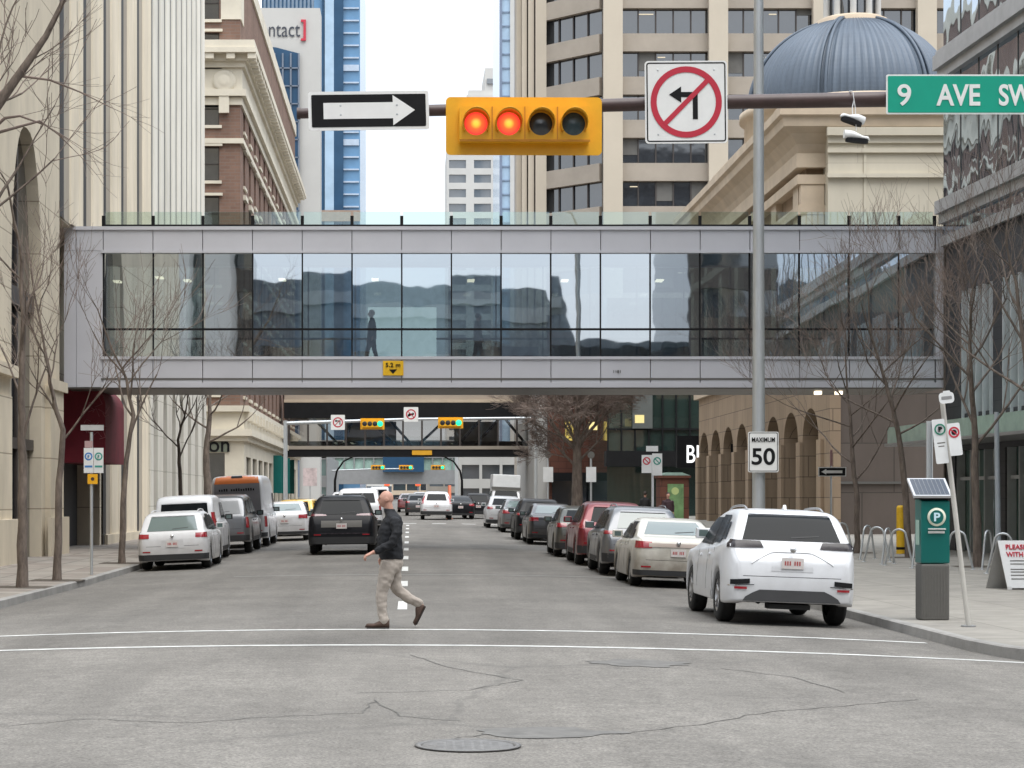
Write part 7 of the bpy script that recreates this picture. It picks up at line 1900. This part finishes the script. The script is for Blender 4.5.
# ---- farther signal gantries
def gantry(D,xl,xr,zarm,label,heads,poleh,bow=0,arrowm=None):
    o=thing('signal_mast',label,'mast arm',(xl,D,0))
    pole_top=zarm
    MB().tube([(xl,D,G(min(7,xl),D)-.1),(xl,D,pole_top+.05)],[.13,.11],12).build('pole',M['galv'],o)
    MB().tube([(xl,D,zarm-.1),(lerp(xl,xr,.5),D,zarm+.12),(xr,D,zarm+.2)],[.10,.08,.06],10).build('arm',M['galv'],o)
    return o
D=114
gantry(D,px(285.5,D),px(531,D),pz(421.5,D),'silver signal mast arm below the glass skywalk, spanning the street',[],0)
tag(MB().tube([(px(536,D),D,SW(7.2,D)),(px(536,D),D,pz(392,D)+3)],[.09,.07],10).build('light_pole',M['galv'],None,(px(536,D),D,0)),'thin silver pole right of the dark footbridge','pole')
grn=mat('glowing green lens',(.05,.5,.3),.4,emit=(.0,.85,.33),es=.75); ylw=M['yellow']
def farhead(D,pc,pr,wpx,label,green=True,red=False,h=.62):
    k=F/D; w_=wpx/k; x,z=px(pc,D),pz(pr,D)
    o=thing('traffic_signal',label,'traffic light',(x,D-.2,z),'far traffic signals over the street')
    MB().box(x-w_/2,x+w_/2,D-.2,D-.17,z-h/2,z+h/2).build('backboard',ylw,o)
    hb=MB().box(x-w_*.43,x+w_*.43,D-.34,D-.2,z-h*.31,z+h*.31).build('housing',ylw,o)
    for i in range(4):
        xx=x-w_*.43+(i+.5)*w_*.86/4
        lit=(green and i>=3) or (red and i<2)
        MB().lathe((xx,D-.345,z),[(0,-.03),(.08,-.02),(w_*.1 if not lit else w_*.12,0)],16,axis='Y').build('lens',(grn if green else redl2) if lit else M['dark'],hb)
    MB().box(x-.04,x+.04,D-.17,D,z-.15,z+.15).build('bracket',M['galv'],o)
redl2=mat('glowing red far lens',(.5,.05,.03),.4,emit=(1,.10,.04),es=.8)
farhead(D,372.5,424,24,'green lit traffic signal, left one on the mast below the glass skywalk')
farhead(D,450.5,423,25,'green lit traffic signal, right one on the mast below the glass skywalk')
def smallsign(D,pc,pr,wp,hp,label,kind):
    k=F/D; x,z=px(pc,D),pz(pr,D); o=thing('turn_ban_sign',label,'sign',(x,D-.2,z))
    p_=MB().prism(rrect(x,z,wp/k,hp/k,.04),D-.21,D-.2).build('panel',M['white'],o,fix=True)
    ring(p_,x,z+.0,3.9/k,5.1/k,D-.213,M['red_sign'])
    if kind=='L': poly=[(.1,-.14),(.16,-.14),(.16,.12),(-.08,.12),(-.08,.18),(-.2,.09),(-.08,0),(-.08,.06),(.1,.06)]
    else: poly=[(.1,-.1),(.1,.0),(-.2,.0),(-.2,-.14),(-.14,-.14),(-.14,.06),(.1,.06),(.1,.14),(.2,.03)]
    MB().prism([(x+a*.9,z+b_*.9) for a,b_ in poly],D-.216,D-.211).build('arrow',M['black'],p_,fix=True)
    m_=MB(); m_.obox((x,D-.22,z),Vector((1,0,(1 if kind=='L' else -1))).normalized()*4.3/k,(0,.001,0),Vector((-1 if kind=='L' else 1,0,1)).normalized()*.35/k); m_.build('red_slash',M['red_sign'],p_)
    MB().box(x-.03,x+.03,D-.2,D,z-.1,z+.1).build('bracket',M['galv'],o)
smallsign(D,338,422.5,14,15,'small square no left turn sign on the far silver mast arm','L')
smallsign(D,411,414.5,14.5,14.5,'small square turn ban sign between the two green signals','R')
D=256
gantry(D,px(326,D),px(414,D),pz(468.5,D)-.2,'distant signal mast arm under the green footbridge',[],0)
farhead(D,378,467.5,14,'distant green lit signal left of the three under the dark footbridge',h=.6)
farhead(D,406,467.5,14,'distant green lit signal in the middle of the three',h=.6)
farhead(D,438,467.5,14,'distant green lit signal right of the three',h=.6)
D=330
for p_,lab in ((387,'distant red lit signal, left one of the pair'),(418,'distant red lit signal, right one of the pair')):
    k=F/D;x,z=px(p_,D),pz(483,D); o=thing('traffic_signal',lab,'traffic light',(x,D,z),'far traffic signals over the street')
    hb=MB().box(x-.45,x+.45,D,D+.3,z-.5,z+.5).build('housing',ylw,o)
    MB().lathe((x,D-.02,z),[(0,-.05),(.5,0)],16,axis='Y').build('lens',redl2,hb)
    MB().cyl((x,D+.15,1.5),.06,z-1.9,8).build('pole',M['galv'],o)
# curved dark lamp standards by the far crossing
for a,sgn,lab in ((335,1,'dark curved lamp standard on the left of the far crossing'),(462,-1,'dark curved lamp standard on the right of the far crossing')):
    D=170; xb=px(a,D); o=thing('street_lamp',lab,'street lamp',(xb,D,G(xb,D)),'curved lamp standards')
    MB().tube([(xb,D,G(xb,D)),(xb,D,3.3),(xb+sgn*.15,D,4.1),(xb+sgn*.7,D,4.9),(xb+sgn*1.5,D,5.3)],[.12,.1,.08,.07,.06],8).build('pole',M['black'],o)
    MB().box(xb+sgn*1.5-.3,xb+sgn*1.5+.3,D-.12,D+.12,5.25,5.4).build('lamp_head',M['black'],o)
# traffic cone like orange marker
D=128;x=px(449.5,D)
o=thing('orange_marker','tall orange construction marker right of the far white SUV','marker',(x,D,G(x,D)))
MB().lathe((x,D,G(x,D)),[(.0,2.1),(.10,2.1),(.12,.05),(.2,.04),(.2,0)],14).build('cone',mat('safety orange',(.5,.12,.05),.5),o)
# hoardings and banners left of far street
D=126.5;x=px(310,D)
o=thing('banner_stand','white and red banner on a stand beyond the brick building','banner',(x,D,G(-7,D)))
MB().box(px(303,D),px(317,D),D,D+.05,pz(486,D),pz(468,D)).build('banner',mat('white and red printed banner',(.6,.5,.5),.7,var=.35,vs=2),o)
MB().box(px(309.5,D),px(310.5,D),D+.06,D+.12,G(-7,D),pz(468,D)).build('stand',M['galv'],o)
bpy.data.scenes.remove(TMP)
